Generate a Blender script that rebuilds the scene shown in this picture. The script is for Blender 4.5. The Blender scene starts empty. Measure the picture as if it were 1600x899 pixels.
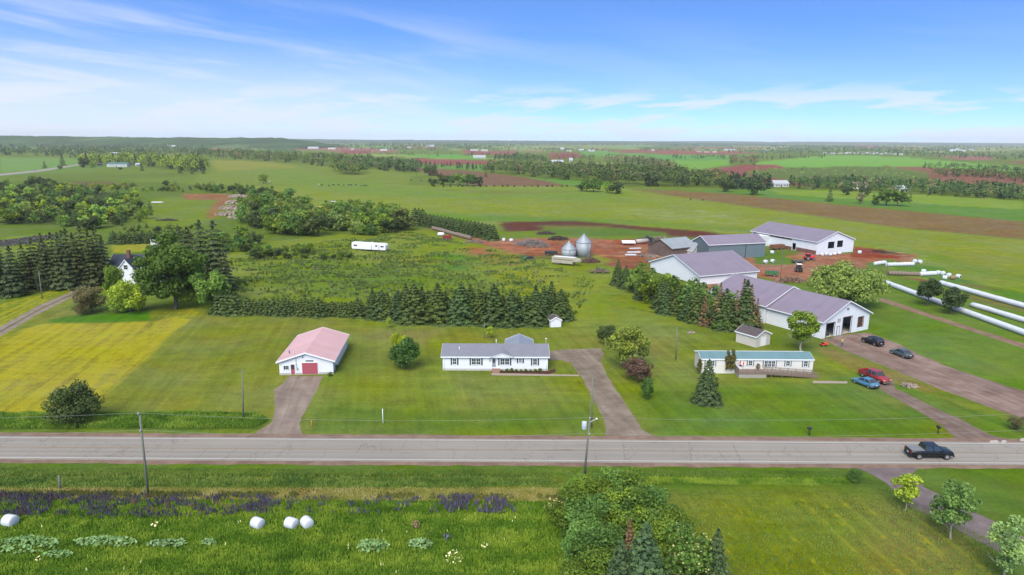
import bpy, bmesh, math, random
import numpy as np
from mathutils import Vector, Matrix
random.seed(7); rng = np.random.default_rng(7)
sc = bpy.context.scene
R_ = math.radians
# ---------------------------------------------------------------- camera
CAMH = 42.0; FPX = 1067.0; PITCH = R_(12.2); ROLL = R_(0.33)
cf = np.array([0, math.cos(PITCH), -math.sin(PITCH)])
cr0 = np.array([1.0, 0, 0]); cu0 = np.array([0, math.sin(PITCH), math.cos(PITCH)])
cr = cr0*math.cos(ROLL)+cu0*math.sin(ROLL); cu = -cr0*math.sin(ROLL)+cu0*math.cos(ROLL)
cpos = np.array([0, 0, CAMH])
cam = bpy.data.cameras.new('camera'); camo = bpy.data.objects.new('camera', cam)
sc.collection.objects.link(camo); sc.camera = camo
cam.sensor_width = 36; cam.lens = FPX*36/1600; cam.clip_start = 0.5; cam.clip_end = 60000
camo.matrix_world = Matrix(((cr[0], cu[0], -cf[0], 0), (cr[1], cu[1], -cf[1], 0), (cr[2], cu[2], -cf[2], CAMH), (0, 0, 0, 1)))
# ---------------------------------------------------------------- sky and sun
SUN_EL = R_(48); SUN_AZ = R_(197)      # compass style: 0 = +Y, clockwise; the sun stands behind the viewer, a little left
w = bpy.data.worlds.new('World'); sc.world = w; w.use_nodes = True
nt = w.node_tree; N = nt.nodes; L = nt.links; N.clear()
def nd(t, **k):
    n = N.new(t)
    for a, b in k.items(): setattr(n, a, b)
    return n
sky = nd('ShaderNodeTexSky', sky_type='NISHITA', sun_disc=False)
sky.sun_elevation = SUN_EL; sky.sun_rotation = SUN_AZ; sky.altitude = 50; sky.air_density = 1.0; sky.dust_density = 0.4; sky.ozone_density = 2.5
tc = nd('ShaderNodeTexCoord')
sx = nd('ShaderNodeSeparateXYZ'); L.new(tc.outputs['Generated'], sx.inputs[0])
def mth(op, a, b=None, c=None, clamp=False):
    n = nd('ShaderNodeMath', operation=op); n.use_clamp = clamp
    for i, v in enumerate((a, b, c)):
        if v is None: continue
        if isinstance(v, (int, float)): n.inputs[i].default_value = v
        else: L.new(v, n.inputs[i])
    return n.outputs[0]
el = sx.outputs['Z']
lift = mth('MULTIPLY_ADD', mth('MAXIMUM', el, 0.0), 3.0, 0.13)
cx = nd('ShaderNodeCombineXYZ'); L.new(sx.outputs['X'], cx.inputs[0]); L.new(sx.outputs['Y'], cx.inputs[1]); L.new(lift, cx.inputs[2])
vn = nd('ShaderNodeVectorMath', operation='NORMALIZE'); L.new(cx.outputs[0], vn.inputs[0]); L.new(vn.outputs[0], sky.inputs['Vector'])
# thin cirrus and small fair weather clouds, laid out on the dome by azimuth and elevation
cc = nd('ShaderNodeCombineXYZ'); L.new(sx.outputs['X'], cc.inputs[0]); L.new(el, cc.inputs[1]); L.new(mth('MULTIPLY', sx.outputs['Y'], .15), cc.inputs[2])
def cloud(rot, sc_xy, lo, hi, detail=7, rough=.55, dist=.3, off=(0, 0, 0)):
    mp = nd('ShaderNodeMapping'); mp.inputs['Rotation'].default_value = (0, 0, R_(rot)); L.new(cc.outputs[0], mp.inputs[0])
    m2 = nd('ShaderNodeMapping'); m2.inputs['Scale'].default_value = (sc_xy[0], sc_xy[1], 1); m2.inputs['Location'].default_value = off; L.new(mp.outputs[0], m2.inputs[0])
    n = nd('ShaderNodeTexNoise'); n.inputs['Scale'].default_value = 1; n.inputs['Detail'].default_value = detail
    n.inputs['Roughness'].default_value = rough; n.inputs['Distortion'].default_value = dist
    L.new(m2.outputs[0], n.inputs['Vector']); return ramp(n.outputs['Fac'], lo, hi)
def ramp(v, a, b):
    mr = nd('ShaderNodeMapRange', interpolation_type='SMOOTHSTEP'); mr.inputs['From Min'].default_value = a; mr.inputs['From Max'].default_value = b
    L.new(v, mr.inputs['Value']); return mr.outputs[0]
az = sx.outputs['X']
c1 = cloud(9, (2.6, 26), .44, .70, rough=.5, off=(5.1, 2.3, 0))     # long streaks falling to the right
c1b = cloud(6, (5, 60), .50, .72, rough=.6, off=(1.1, 7.3, 0))
c2 = cloud(-4, (7, 42), .47, .60, detail=8, rough=.6, off=(2.3, 4.2, 0))  # small puffs low over the horizon
left = ramp(az, .10, -.42); low = ramp(el, .085, .045)
a1 = mth('MULTIPLY', c1, mth('MULTIPLY', mth('MULTIPLY_ADD', left, .80, .10), ramp(el, .19, .11)))
a1b = mth('MULTIPLY', c1b, mth('MULTIPLY', mth('MULTIPLY_ADD', left, .45, .04), ramp(el, .17, .09)))
a2 = mth('MULTIPLY', mth('MULTIPLY', c2, low), .75)
veil = mth('MULTIPLY', mth('MULTIPLY_ADD', left, .50, .20), ramp(el, .15, .03))
hz = mth('MULTIPLY', ramp(el, .04, .0), .50)
def inv1(v): return mth('SUBTRACT', 1.0, v)
over = mth('MULTIPLY', ramp(el, .28, .65), .70)   # unseen thin cloud added overhead to raise the ambient light
m = inv1(mth('MULTIPLY', inv1(over), mth('MULTIPLY', mth('MULTIPLY', mth('MULTIPLY', inv1(a1), inv1(a2)), inv1(a1b)), mth('MULTIPLY', inv1(veil), inv1(hz)))))
mul = nd('ShaderNodeMix', data_type='RGBA', blend_type='MULTIPLY'); mul.inputs[0].default_value = 1
L.new(sky.outputs[0], mul.inputs[6]); mul.inputs[7].default_value = (.70, 1.0, 1.36, 1)
mix = nd('ShaderNodeMix', data_type='RGBA'); L.new(m, mix.inputs[0]); L.new(mul.outputs[2], mix.inputs[6])
SKYCLOUD = (3.35, 3.62, 4.0, 1)
mix.inputs[7].default_value = SKYCLOUD
bg = nd('ShaderNodeBackground'); bg.inputs['Strength'].default_value = 0.125; L.new(mix.outputs[2], bg.inputs['Color'])
out = nd('ShaderNodeOutputWorld'); L.new(bg.outputs[0], out.inputs['Surface'])
sl = bpy.data.lights.new('sun', 'SUN'); sl.energy = 2.7; sl.angle = R_(38); sl.color = (1, .94, .83)
so = bpy.data.objects.new('sun', sl); sc.collection.objects.link(so)
sd = Vector((math.sin(SUN_AZ)*math.cos(SUN_EL), math.cos(SUN_AZ)*math.cos(SUN_EL), math.sin(SUN_EL)))
so.rotation_euler = sd.to_track_quat('Z', 'Y').to_euler(); so.location = (0, -50, 120)
sc.view_settings.view_transform = 'Standard'; sc.view_settings.look = 'None'; sc.view_settings.gamma = 1.0
sc.view_settings.use_curve_mapping = False; sc.view_settings.exposure = 0.98
sc.cycles.max_bounces = 5; sc.cycles.diffuse_bounces = 2; sc.cycles.glossy_bounces = 2; sc.cycles.transmission_bounces = 3
sc.cycles.volume_bounces = 0; sc.cycles.transparent_max_bounces = 6

# ---------------------------------------------------------------- basics
def P(px, py, z=0.0):
    """ground point seen at photograph pixel (px, py): used to survey the place"""
    d = cf+cr*(px-800)/FPX-cu*(py-449.5)/FPX
    t = (z-CAMH)/d[2]; q = cpos+d*t
    return Vector((q[0], q[1], z))
def lin(c): return tuple(((v/255)/12.92 if v/255 <= .04045 else ((v/255+.055)/1.055)**2.4) for v in c)
EXPO = 2.15
def col(r, g, b, k=1.0):
    """base colour of a matt surface whose daylight colour in the photograph is (r,g,b)"""
    return tuple(min(v*k/EXPO, .85) for v in lin((r, g, b)))
def tag(o, label=None, cat=None, group=None, kind=None):
    if label: o['label'] = label
    if cat: o['category'] = cat
    if group: o['group'] = group
    if kind: o['kind'] = kind
    return o
def empty(name, loc=(0, 0, 0), rz=0, label=None, cat=None, group=None, parent=None):
    o = bpy.data.objects.new(name, None); sc.collection.objects.link(o); o.location = loc; o.rotation_euler = (0, 0, rz); o.empty_display_size = .2
    if parent: o.parent = parent
    return tag(o, label, cat, group)
def link(name, me, parent=None):
    o = bpy.data.objects.new(name, me); sc.collection.objects.link(o)
    if parent: o.parent = parent
    return o
def np_mesh(name, V, F, mats, smooth=False, tint=None, extra=None, mi=None):
    me = bpy.data.meshes.new(name); V = np.asarray(V, np.float32); F = np.asarray(F, np.int32); k = F.shape[1]
    me.vertices.add(len(V)); me.vertices.foreach_set('co', V.ravel())
    me.loops.add(F.size); me.loops.foreach_set('vertex_index', F.ravel())
    me.polygons.add(len(F)); me.polygons.foreach_set('loop_start', np.arange(0, F.size, k, dtype=np.int32)); me.polygons.foreach_set('loop_total', np.full(len(F), k, np.int32))
    if mi is not None: me.polygons.foreach_set('material_index', np.asarray(mi, np.int32))
    if smooth: me.polygons.foreach_set('use_smooth', np.ones(len(F), bool))
    for m_ in (mats if isinstance(mats, (list, tuple)) else [mats]): me.materials.append(m_)
    if tint is not None:
        a = me.attributes.new('tint', 'FLOAT', 'POINT'); a.data.foreach_set('value', np.asarray(tint, np.float32))
    for nm, arr in (extra or {}).items():
        a = me.attributes.new(nm, 'FLOAT_COLOR', 'POINT'); a.data.foreach_set('color', np.asarray(arr, np.float32).ravel())
    me.update(calc_edges=True); me.validate()
    return me
class MB:
    """collects simple shaped pieces into one mesh"""
    def __init__(s): s.v = []; s.f = []; s.sm = []
    def add(s, vs, fs, smooth=False):
        b = len(s.v); s.v += [tuple(v) for v in vs]; s.f += [tuple(b+i for i in f) for f in fs]; s.sm += [smooth]*len(fs); return s
    def box(s, c, d, rz=0, M=None, taper=1.0):
        x, y, z = (d[0]/2, d[1]/2, d[2]/2); vs = []
        for sz in (-1, 1):
            t = taper if sz > 0 else 1
            for sx_, sy_ in ((-1, -1), (1, -1), (1, 1), (-1, 1)): vs.append(Vector((sx_*x*t, sy_*y*t, sz*z)))
        if rz: vs = [Matrix.Rotation(rz, 3, 'Z') @ v for v in vs]
        if M: vs = [M @ v for v in vs]
        vs = [v+Vector(c) for v in vs]
        return s.add(vs, [(3, 2, 1, 0), (4, 5, 6, 7), (0, 1, 5, 4), (1, 2, 6, 5), (2, 3, 7, 6), (3, 0, 4, 7)])
    def bar(s, a, b, wd, ht=None):
        a = Vector(a); b = Vector(b); d = b-a; q = d.to_track_quat('Z', 'Y').to_matrix()
        return s.box((a+b)/2, (wd, ht or wd, d.length), M=q)
    def tube(s, pts, rad, n=10, cap=True, smooth=True, squash=1.0):
        pts = [Vector(p) for p in pts]; rs = rad if isinstance(rad, (list, tuple)) else [rad]*len(pts); b = len(s.v); vs = []
        for i, p in enumerate(pts):
            d = (pts[min(i+1, len(pts)-1)]-pts[max(i-1, 0)]).normalized(); up = Vector((0, 0, 1)) if abs(d.z) < .95 else Vector((1, 0, 0))
            x = d.cross(up).normalized(); y = x.cross(d).normalized()
            for k in range(n):
                a = 2*math.pi*k/n; vs.append(p+x*math.cos(a)*rs[i]+y*math.sin(a)*rs[i]*squash)
        fs = [(i*n+k, i*n+(k+1) % n, (i+1)*n+(k+1) % n, (i+1)*n+k) for i in range(len(pts)-1) for k in range(n)]
        s.add(vs, fs, smooth)
        if cap:
            s.f += [tuple(b+k for k in range(n))[::-1], tuple(b+(len(pts)-1)*n+k for k in range(n))]; s.sm += [False, False]
        return s
    def lathe(s, prof, c=(0, 0, 0), n=20, axis='Z', smooth=True):
        vs = []
        for (r, h) in prof:
            for k in range(n):
                a = 2*math.pi*k/n; v = (r*math.cos(a), r*math.sin(a), h)
                if axis == 'Y': v = (v[0], v[2], v[1])
                if axis == 'X': v = (v[2], v[0], v[1])
                vs.append(Vector(v)+Vector(c))
        fs = [(i*n+k, i*n+(k+1) % n, (i+1)*n+(k+1) % n, (i+1)*n+k) for i in range(len(prof)-1) for k in range(n)]
        b = len(s.v); s.add(vs, fs, smooth)
        s.f += [tuple(b+k for k in range(n))[::-1], tuple(b+(len(prof)-1)*n+k for k in range(n))]; s.sm += [False, False]
        return s
    def prism(s, poly, h0, h1, plane='XY', off=0):
        """poly of 2D points, extruded; plane XY: h is z; XZ: h is y; YZ: h is x"""
        f = {'XY': lambda p, h: (p[0], p[1], h), 'XZ': lambda p, h: (p[0], h, p[1]), 'YZ': lambda p, h: (h, p[0], p[1])}[plane]
        n = len(poly); vs = [f(p, h0) for p in poly]+[f(p, h1) for p in poly]
        return s.add(vs, [tuple(range(n))[::-1], tuple(range(n, 2*n))]+[(i, (i+1) % n, n+(i+1) % n, n+i) for i in range(n)])
    def quad(s, a, b, c, d): return s.add([a, b, c, d], [(0, 1, 2, 3)])
    def mesh(s, name, mat, bevel=0):
        me = bpy.data.meshes.new(name); me.from_pydata(s.v, [], s.f); me.polygons.foreach_set('use_smooth', s.sm)
        bm = bmesh.new(); bm.from_mesh(me); bmesh.ops.recalc_face_normals(bm, faces=bm.faces)
        if bevel: bmesh.ops.bevel(bm, geom=[e for e in bm.edges if len(e.link_faces) == 2 and e.calc_face_angle(0) > .7], offset=bevel, segments=2, affect='EDGES', profile=.6)
        bm.to_mesh(me); bm.free(); me.materials.append(mat); me.update(); return me
    def build(s, name, mat, parent=None, bevel=0): return link(name, s.mesh(name, mat, bevel), parent)
def copy_tree(o, parent=None):
    c = o.copy(); sc.collection.objects.link(c)
    if parent: c.parent = parent
    for ch in list(o.children):
        copy_tree(ch, c)
    return c
# ---------------------------------------------------------------- materials
class NB:
    def __init__(s, name):
        s.m = bpy.data.materials.new(name); s.m.use_nodes = True; s.N = s.m.node_tree.nodes; s.L = s.m.node_tree.links; s.N.clear()
        s.out = s.N.new('ShaderNodeOutputMaterial')
    def n(s, t, ins=None, **k):
        o = s.N.new(t)
        for a, b in k.items(): setattr(o, a, b)
        for i, v in (ins or {}).items(): s.set(o.inputs[i], v)
        return o
    def set(s, sock, v):
        if hasattr(v, 'is_linked') or isinstance(v, bpy.types.NodeSocket): s.L.new(v, sock)
        elif isinstance(v, tuple) and len(v) == 3 and sock.type == 'RGBA': sock.default_value = (*v, 1)
        else: sock.default_value = v
    def noise(s, scale, detail=4, vec=None, rough=.55, dist=0):
        o = s.n('ShaderNodeTexNoise', {'Scale': scale, 'Detail': detail, 'Roughness': rough, 'Distortion': dist})
        if vec is not None: s.L.new(vec, o.inputs['Vector'])
        return o.outputs['Fac']
    def math(s, op, a, b=0.0, c=0.0, clamp=False):
        o = s.n('ShaderNodeMath', {0: a, 1: b, 2: c}, operation=op); o.use_clamp = clamp; return o.outputs[0]
    def mr(s, v, a, b, c=0.0, d=1.0, smooth=True):
        return s.n('ShaderNodeMapRange', {'Value': v, 'From Min': a, 'From Max': b, 'To Min': c, 'To Max': d}, interpolation_type='SMOOTHSTEP' if smooth else 'LINEAR').outputs[0]
    def mix(s, f, a, b, mode='MIX'): return s.n('ShaderNodeMix', {0: f, 6: a, 7: b}, data_type='RGBA', blend_type=mode).outputs[2]
    def pos(s): return s.n('ShaderNodeNewGeometry').outputs['Position']
    def obj(s): return s.n('ShaderNodeTexCoord').outputs['Object']
    def map(s, vec, scale=(1, 1, 1), rz=0, loc=(0, 0, 0)):
        if rz: vec = s.n('ShaderNodeMapping', {'Vector': vec, 'Rotation': (0, 0, rz)}).outputs[0]   # turn first, then stretch
        return s.n('ShaderNodeMapping', {'Vector': vec, 'Scale': scale, 'Location': loc}).outputs[0]
    def xyz(s, vec): return s.n('ShaderNodeSeparateXYZ', {0: vec}).outputs
    def bump(s, h, strength=.3, dist=.1): return s.n('ShaderNodeBump', {'Height': h, 'Strength': strength, 'Distance': dist}).outputs[0]
    def bsdf(s, color, rough=.7, metal=0.0, normal=None, spec=.5, coat=0.0):
        b = s.n('ShaderNodeBsdfPrincipled', {'Base Color': color, 'Roughness': rough, 'Metallic': metal, 'Specular IOR Level': spec, 'Coat Weight': coat})
        if normal is not None: s.L.new(normal, b.inputs['Normal'])
        s.L.new(b.outputs[0], s.out.inputs['Surface']); return s.m
def scalev(b, v, f): # colour * scalar
    return b.n('ShaderNodeVectorMath', {0: v, 'Scale': f}, operation='SCALE').outputs[0]
MATS = {}
def plain(name, c, rough=.7, metal=0.0, var=.12, scale=1.5, spec=.4, coat=0.0, grime=0.0):
    if name in MATS: return MATS[name]
    b = NB(name); n = b.noise(scale, 5, b.obj()); f = b.mr(n, .25, .75, 1-var, 1+var, False)
    cc_ = scalev(b, b.n('ShaderNodeRGB').outputs[0], f); b.N[-1]; 
    for q in b.N:
        if q.type == 'RGB': q.outputs[0].default_value = (*c, 1)
    if grime:
        g = b.mr(b.noise(.6, 6, b.map(b.obj(), (1, 1, 3))), .5, .75); cc_ = b.mix(b.math('MULTIPLY', g, grime), cc_, (.16, .12, .09))
    MATS[name] = b.bsdf(cc_, rough, metal, spec=spec, coat=coat); return MATS[name]
def siding(name, c, axis='Z', pitch=.2, grime=.15, strength=.35, rough=.6, var=.05):
    if name in MATS: return MATS[name]
    b = NB(name); o = b.obj(); x = b.xyz(o)[{'X': 0, 'Y': 1, 'Z': 2}[axis]]
    fr = b.math('FRACT', b.math('MULTIPLY', x, 1/pitch)); lapv = b.mr(fr, 0, .14, .80, 1.0)
    n = b.mr(b.noise(.5, 5, o), .25, .75, 1-var, 1+var, False); f = b.math('MULTIPLY', lapv, n)
    rgb = b.n('ShaderNodeRGB'); rgb.outputs[0].default_value = (*c, 1)
    cc_ = scalev(b, rgb.outputs[0], f)
    st = b.mr(b.noise(1.2, 6, b.map(o, (1, 1, .25))), .52, .75); zlow = b.mr(b.xyz(o)[2], 2.0, 0.0)
    cc_ = b.mix(b.math('MULTIPLY', b.math('MULTIPLY', st, zlow), grime), cc_, (.22, .15, .10))
    MATS[name] = b.bsdf(cc_, rough, normal=b.bump(fr, strength, .03), spec=.3); return MATS[name]
def metalroof(name, c, axis='Y', pitch=.45, wear=0.0, wearc=(.2, .08, .04), rough=.45, var=.10):
    if name in MATS: return MATS[name]
    b = NB(name); o = b.obj(); x = b.xyz(o)[{'X': 0, 'Y': 1}[axis]]
    fr = b.math('PINGPONG', b.math('MULTIPLY', x, 1/pitch), .5); rib = b.mr(fr, .0, .10, 1.0, 0.0)
    sheet = b.math('FLOOR', b.math('MULTIPLY', x, 1/(pitch*2)))
    wn = b.n('ShaderNodeTexWhiteNoise', {'W': sheet}, noise_dimensions='1D').outputs[0]
    n = b.mr(b.noise(.35, 6, b.map(o, (1, .5, 1) if axis == 'Y' else (.5, 1, 1))), .25, .75, 1-var, 1+var, False)
    f = b.math('MULTIPLY', n, b.math('MULTIPLY', b.mr(wn, 0, 1, .96, 1.04, False), b.mr(rib, 0, 1, 1, .93)))
    rgb = b.n('ShaderNodeRGB'); rgb.outputs[0].default_value = (*c, 1)
    cc_ = scalev(b, rgb.outputs[0], f)
    if wear:
        g = b.mr(b.noise(.5, 6, o, dist=1), .62-wear*.3, .70-wear*.3); cc_ = b.mix(g, cc_, wearc)
    MATS[name] = b.bsdf(cc_, rough, normal=b.bump(rib, .3, .03), spec=.4); return MATS[name]
LEAFK = 3.0
def leafmat(name, c, hi=None, trans=.25, objvar=.12, hue=.03):
    """c: the leaf colour, hi: the colour of its palest leaves"""
    if name in MATS: return MATS[name]
    b = NB(name); t = b.n('ShaderNodeAttribute', attribute_name='tint').outputs['Fac']
    c = tuple(v*LEAFK for v in c)
    hi = tuple(v*LEAFK*.9 for v in hi) if hi else None
    c = (c[0]*1.12, c[1], c[2]*.74)
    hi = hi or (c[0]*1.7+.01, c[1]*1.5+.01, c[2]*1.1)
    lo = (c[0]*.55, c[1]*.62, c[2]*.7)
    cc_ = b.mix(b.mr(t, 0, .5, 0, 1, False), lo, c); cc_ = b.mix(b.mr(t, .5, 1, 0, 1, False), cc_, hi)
    rnd = b.n('ShaderNodeObjectInfo').outputs['Random']
    h = b.n('ShaderNodeHueSaturation', {'Hue': b.mr(rnd, 0, 1, .5-hue, .5+hue*.5, False), 'Saturation': b.mr(rnd, 0, 1, 1.02, .88, False), 'Value': b.mr(b.math('FRACT', b.math('MULTIPLY', rnd, 7.3)), 0, 1, 1-objvar, 1+objvar, False), 'Color': cc_}).outputs[0]
    d = b.n('ShaderNodeBsdfPrincipled', {'Base Color': h, 'Roughness': .65, 'Specular IOR Level': .25}).outputs[0]
    tr = b.n('ShaderNodeBsdfTranslucent', {'Color': h}).outputs[0]
    b.L.new(b.n('ShaderNodeMixShader', {0: trans, 1: d, 2: tr}).outputs[0], b.out.inputs['Surface'])
    MATS[name] = b.m; return b.m
# numpy value noise
_perm = rng.random((256, 256)).astype(np.float32)
def vnoise(x, y):
    xi = np.floor(x).astype(int); yi = np.floor(y).astype(int); fx = x-xi; fy = y-yi; fx = fx*fx*(3-2*fx); fy = fy*fy*(3-2*fy)
    g = lambda a, b: _perm[a & 255, b & 255]
    return (g(xi, yi)*(1-fx)+g(xi+1, yi)*fx)*(1-fy)+(g(xi, yi+1)*(1-fx)+g(xi+1, yi+1)*fx)*fy
def fbm(x, y, o=4):
    s = 0; a = .5; t = 0
    for i in range(o): s = s+a*vnoise(x*2**i+17.3*i, y*2**i+5.1*i); t += a; a *= .5
    return s/t
def sdist(poly, X, Y):
    """signed distance, positive inside"""
    n = len(poly); best = np.full(X.shape, 1e18); ins = np.zeros(X.shape, bool)
    for i in range(n):
        x0, y0 = poly[i][:2]; x1, y1 = poly[(i+1) % n][:2]; dx, dy = x1-x0, y1-y0
        t = np.clip(((X-x0)*dx+(Y-y0)*dy)/(dx*dx+dy*dy+1e-9), 0, 1); best = np.minimum(best, (X-x0-t*dx)**2+(Y-y0-t*dy)**2)
        c = ((y0 > Y) != (y1 > Y)) & (X < (x1-x0)*(Y-y0)/((y1-y0) if y1 != y0 else 1e-9)+x0); ins ^= c
    return np.where(ins, 1, -1)*np.sqrt(best)
# ================================================================ GROUND
def dirang(a, b_):
    A_, B_ = P(*a), P(*b_); return math.atan2(B_.x-A_.x, B_.y-A_.y)
def poly(*pts): return [P(*p)[:] for p in pts]
HALF = [-30, -12, -6, -3, -2, -1.5, -1.25]
def build_ground():
    us = np.concatenate([HALF, np.linspace(-1.1, 1.1, 760), [-h for h in HALF[::-1]]])
    ts = np.concatenate([[42/25., 42/32., 42/38., 42/43.], np.linspace(42/47., 42/14000., 520)])
    Y = CAMH/ts; U_, Yg = np.meshgrid(us, Y); X = np.clip(U_*Yg, -15000, 15000); Yg = Yg.copy()
    n = X.size; base = np.zeros((*X.shape, 3)); dist = np.hypot(X, Yg)
    jit = lambda s, a, k=0: (fbm(X/s+k, Yg/s+k*1.7, 4)-.5)*2*a
    base[:] = col(112, 140, 52)
    n1 = fbm(X/90, Yg/60, 4)[..., None]; base[:] = base*(1+.5*(n1-.5))
    mA = np.zeros((*X.shape, 4))      # r yellow flowers, g white flowers, b rough dark weeds / lupins, a stripes
    Xr, Yr = X.ravel(), Yg.ravel(); baser, mAr = base.reshape(-1, 3), mA.reshape(-1, 4)
    def cover(pw, soft, jitter, js, k):
        mg = soft+jitter*2; xs = [p[0] for p in pw]; ys_ = [p[1] for p in pw]
        ix = np.nonzero((Xr > min(xs)-mg) & (Xr < max(xs)+mg) & (Yr > min(ys_)-mg) & (Yr < max(ys_)+mg))[0]
        x, y = Xr[ix], Yr[ix]; d = sdist(pw, x, y)
        if jitter: d = d+(fbm(x/js+k, y/js+k*1.7, 4)-.5)*2*jitter
        return ix, np.clip(d/soft*.5+.5, 0, 1)
    def paint(pw, c, soft=1.0, jitter=1.0, js=6.0, a=1.0):
        ix, m = cover(pw, soft, jitter, js, (sum(p[1] for p in pw)/len(pw)) % 7); m = m*a; m = (m*m*(3-2*m))[:, None]
        baser[ix] = baser[ix]*(1-m)+np.array(c)*m
    def mask(pw, ch, val, soft=3, jitter=3, js=10):
        ix, m = cover(pw, soft, jitter, js, ch*3.3); mAr[ix, ch] = np.maximum(mAr[ix, ch], m*val)
    def unmask(pw, soft=1, jitter=.5):
        ix, m = cover(pw, soft, jitter, 4, 1); mAr[ix] = mAr[ix]*(1-m[:, None])
    G = col
    # ---- far country (y 222 .. 300)
    rr = np.random.default_rng(5)
    far = [([(0, 246), (125, 248), (190, 262), (0, 276)], G(112, 150, 72)), ([(0, 246), (125, 249), (125, 258), (60, 266), (0, 270)], G(120, 165, 90)),
     ([(330, 249), (500, 258), (640, 268), (640, 290), (300, 288)], G(126, 152, 62)), ([(330, 250), (420, 253), (470, 262), (340, 268)], G(146, 158, 66)),
     ([(485, 231), (540, 230), (620, 234), (618, 240), (530, 239)], G(176, 128, 108)), ([(532, 235), (576, 235), (578, 240), (536, 240)], G(170, 98, 84)),
     ([(540, 240), (700, 243), (810, 250), (700, 249), (560, 243)], G(150, 176, 100)), ([(620, 241), (740, 243), (760, 250), (660, 247)], G(112, 178, 74)),
     ([(642, 247), (772, 252), (780, 257), (700, 258), (655, 255)], G(168, 98, 84)), ([(724, 235), (800, 236), (812, 242), (726, 241)], G(170, 104, 90)),
     ([(857, 238), (900, 239), (914, 246), (858, 249)], G(166, 98, 82)), ([(905, 236), (985, 236), (1010, 241), (1000, 248), (915, 245)], G(112, 170, 84)),
     ([(640, 258), (760, 258), (790, 263), (760, 266), (660, 264)], G(108, 160, 74)), ([(940, 234.5), (1060, 235), (1180, 238), (1182, 241), (1060, 242), (960, 238)], G(172, 106, 86)),
     ([(840, 254), (960, 255), (1000, 262), (930, 262), (860, 258)], G(138, 166, 92)), ([(1004, 241), (1170, 243), (1150, 249), (1040, 254), (1000, 250)], G(104, 170, 84)),
     ([(1045, 252), (1140, 250), (1140, 258), (1080, 266), (1050, 262)], G(124, 182, 66)), ([(1180, 254), (1250, 247), (1300, 243), (1400, 245), (1600, 262), (1600, 270), (1440, 260), (1300, 262), (1180, 262)], G(124, 186, 76)),
     ([(1095, 267), (1160, 258), (1210, 258), (1230, 262), (1165, 268), (1172, 273), (1265, 283), (1262, 291), (1190, 287), (1150, 281)], G(166, 92, 82)),
     ([(1230, 262), (1380, 260), (1460, 275), (1420, 290), (1262, 288), (1170, 272)], G(104, 128, 62)), ([(1380, 259.5), (1430, 261), (1540, 267), (1600, 275), (1600, 292), (1520, 290), (1455, 282), (1450, 270)], G(160, 108, 84)),
     ([(1460, 243), (1550, 245), (1550, 250), (1500, 250)], G(178, 120, 108)), ([(1560, 251), (1600, 253), (1600, 257)], G(160, 104, 80)),
     ([(640, 262), (745, 268), (885, 286), (870, 291), (740, 290), (690, 280)], G(146, 112, 84)), ([(820, 277), (900, 281), (960, 285), (950, 292), (885, 289)], G(106, 158, 70)),
     ([(1060, 296), (1200, 296), (1330, 300), (1600, 311), (1600, 346), (1300, 319), (1140, 303)], G(102, 150, 62)), ([(1200, 296), (1330, 299), (1600, 311), (1600, 328), (1400, 316), (1220, 304)], G(132, 168, 62)),
     ([(955, 294), (1020, 296.5), (1140, 303), (1300, 319), (1600, 347), (1600, 374), (1400, 355), (1200, 327), (1060, 308), (985, 303)], G(150, 122, 74)),
    ]
    for i in range(90):   # the patchwork towards the horizon
        px = rr.uniform(330, 1600); py = rr.uniform(224.5, 234)+px*.002; hw = rr.uniform(15, 45); hh = rr.uniform(.5, 1.3)*(1+(py-224)/9)
        c = [G(120, 168, 96), G(140, 165, 100), G(96, 130, 72), G(174, 120, 100), G(160, 176, 120), G(84, 118, 66)][rr.integers(6)]
        far.insert(0, ([(px-hw, py-hh), (px+hw*.8, py-hh*.9), (px+hw, py+hh), (px-hw*.9, py+hh*.8)], c))
    farpoly = poly((-100, 216), (800, 221.8), (1700, 227), (1700, 236), (1000, 232), (500, 226), (-100, 222)); paint(farpoly, G(108, 140, 78), 200, 200, 800)
    for pl, c in far:
        pw = poly(*pl); cy = sum(p[1] for p in pw)/len(pw); paint(pw, c, soft=cy*.004, jitter=cy*.004, js=cy*.06)
    # ---- the large field behind the farm
    paint(poly((170, 290), (660, 290), (960, 292), (1060, 308), (1200, 327), (1400, 356), (1600, 375), (1700, 385), (1700, 500), (1500, 452), (1380, 420), (1340, 395), (1100, 372), (800, 355), (640, 350), (480, 320), (380, 300)), G(136, 158, 58), 3, 2, 20)
    paint(poly((650, 330), (1000, 345), (1200, 362), (1000, 352), (640, 345)), G(98, 148, 54), 12, 8, 30, .7)
    paint(poly((1330, 372), (1450, 392), (1700, 445), (1700, 470), (1450, 415)), G(98, 146, 56), 10, 6, 20, .7)
    paint(poly((400, 262), (640, 292), (1000, 298), (1000, 316), (640, 310), (480, 300)), G(120, 156, 62), 30, 20, 40, .8)
    paint(poly((660, 296), (900, 300), (780, 304)), G(132, 126, 70), 20, 12, 30, .5)
    paint(poly((1150, 340), (1600, 395), (1600, 440), (1380, 385)), G(140, 154, 48), 16, 14, 30, .6)
    paint(poly((1620, 380), (1500, 371), (1620, 388)), G(140, 154, 48), 16, 8, 30, .6)
    mask(poly((900, 322), (1110, 326), (1230, 345), (1180, 358), (1010, 345)), 1, .9, 14, 12, 22)
    mask(poly((830, 308), (900, 312), (880, 320), (820, 318)), 1, .55, 20, 12, 22)
    mask(poly((1340, 378), (1400, 380), (1470, 398), (1500, 415), (1430, 412), (1350, 392)), 1, .9, 6, 6, 14)
    mask(poly((300, 290), (1000, 298), (1600, 380), (1700, 470), (1100, 362), (640, 345)), 0, .22, 20, 20, 40)
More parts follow.
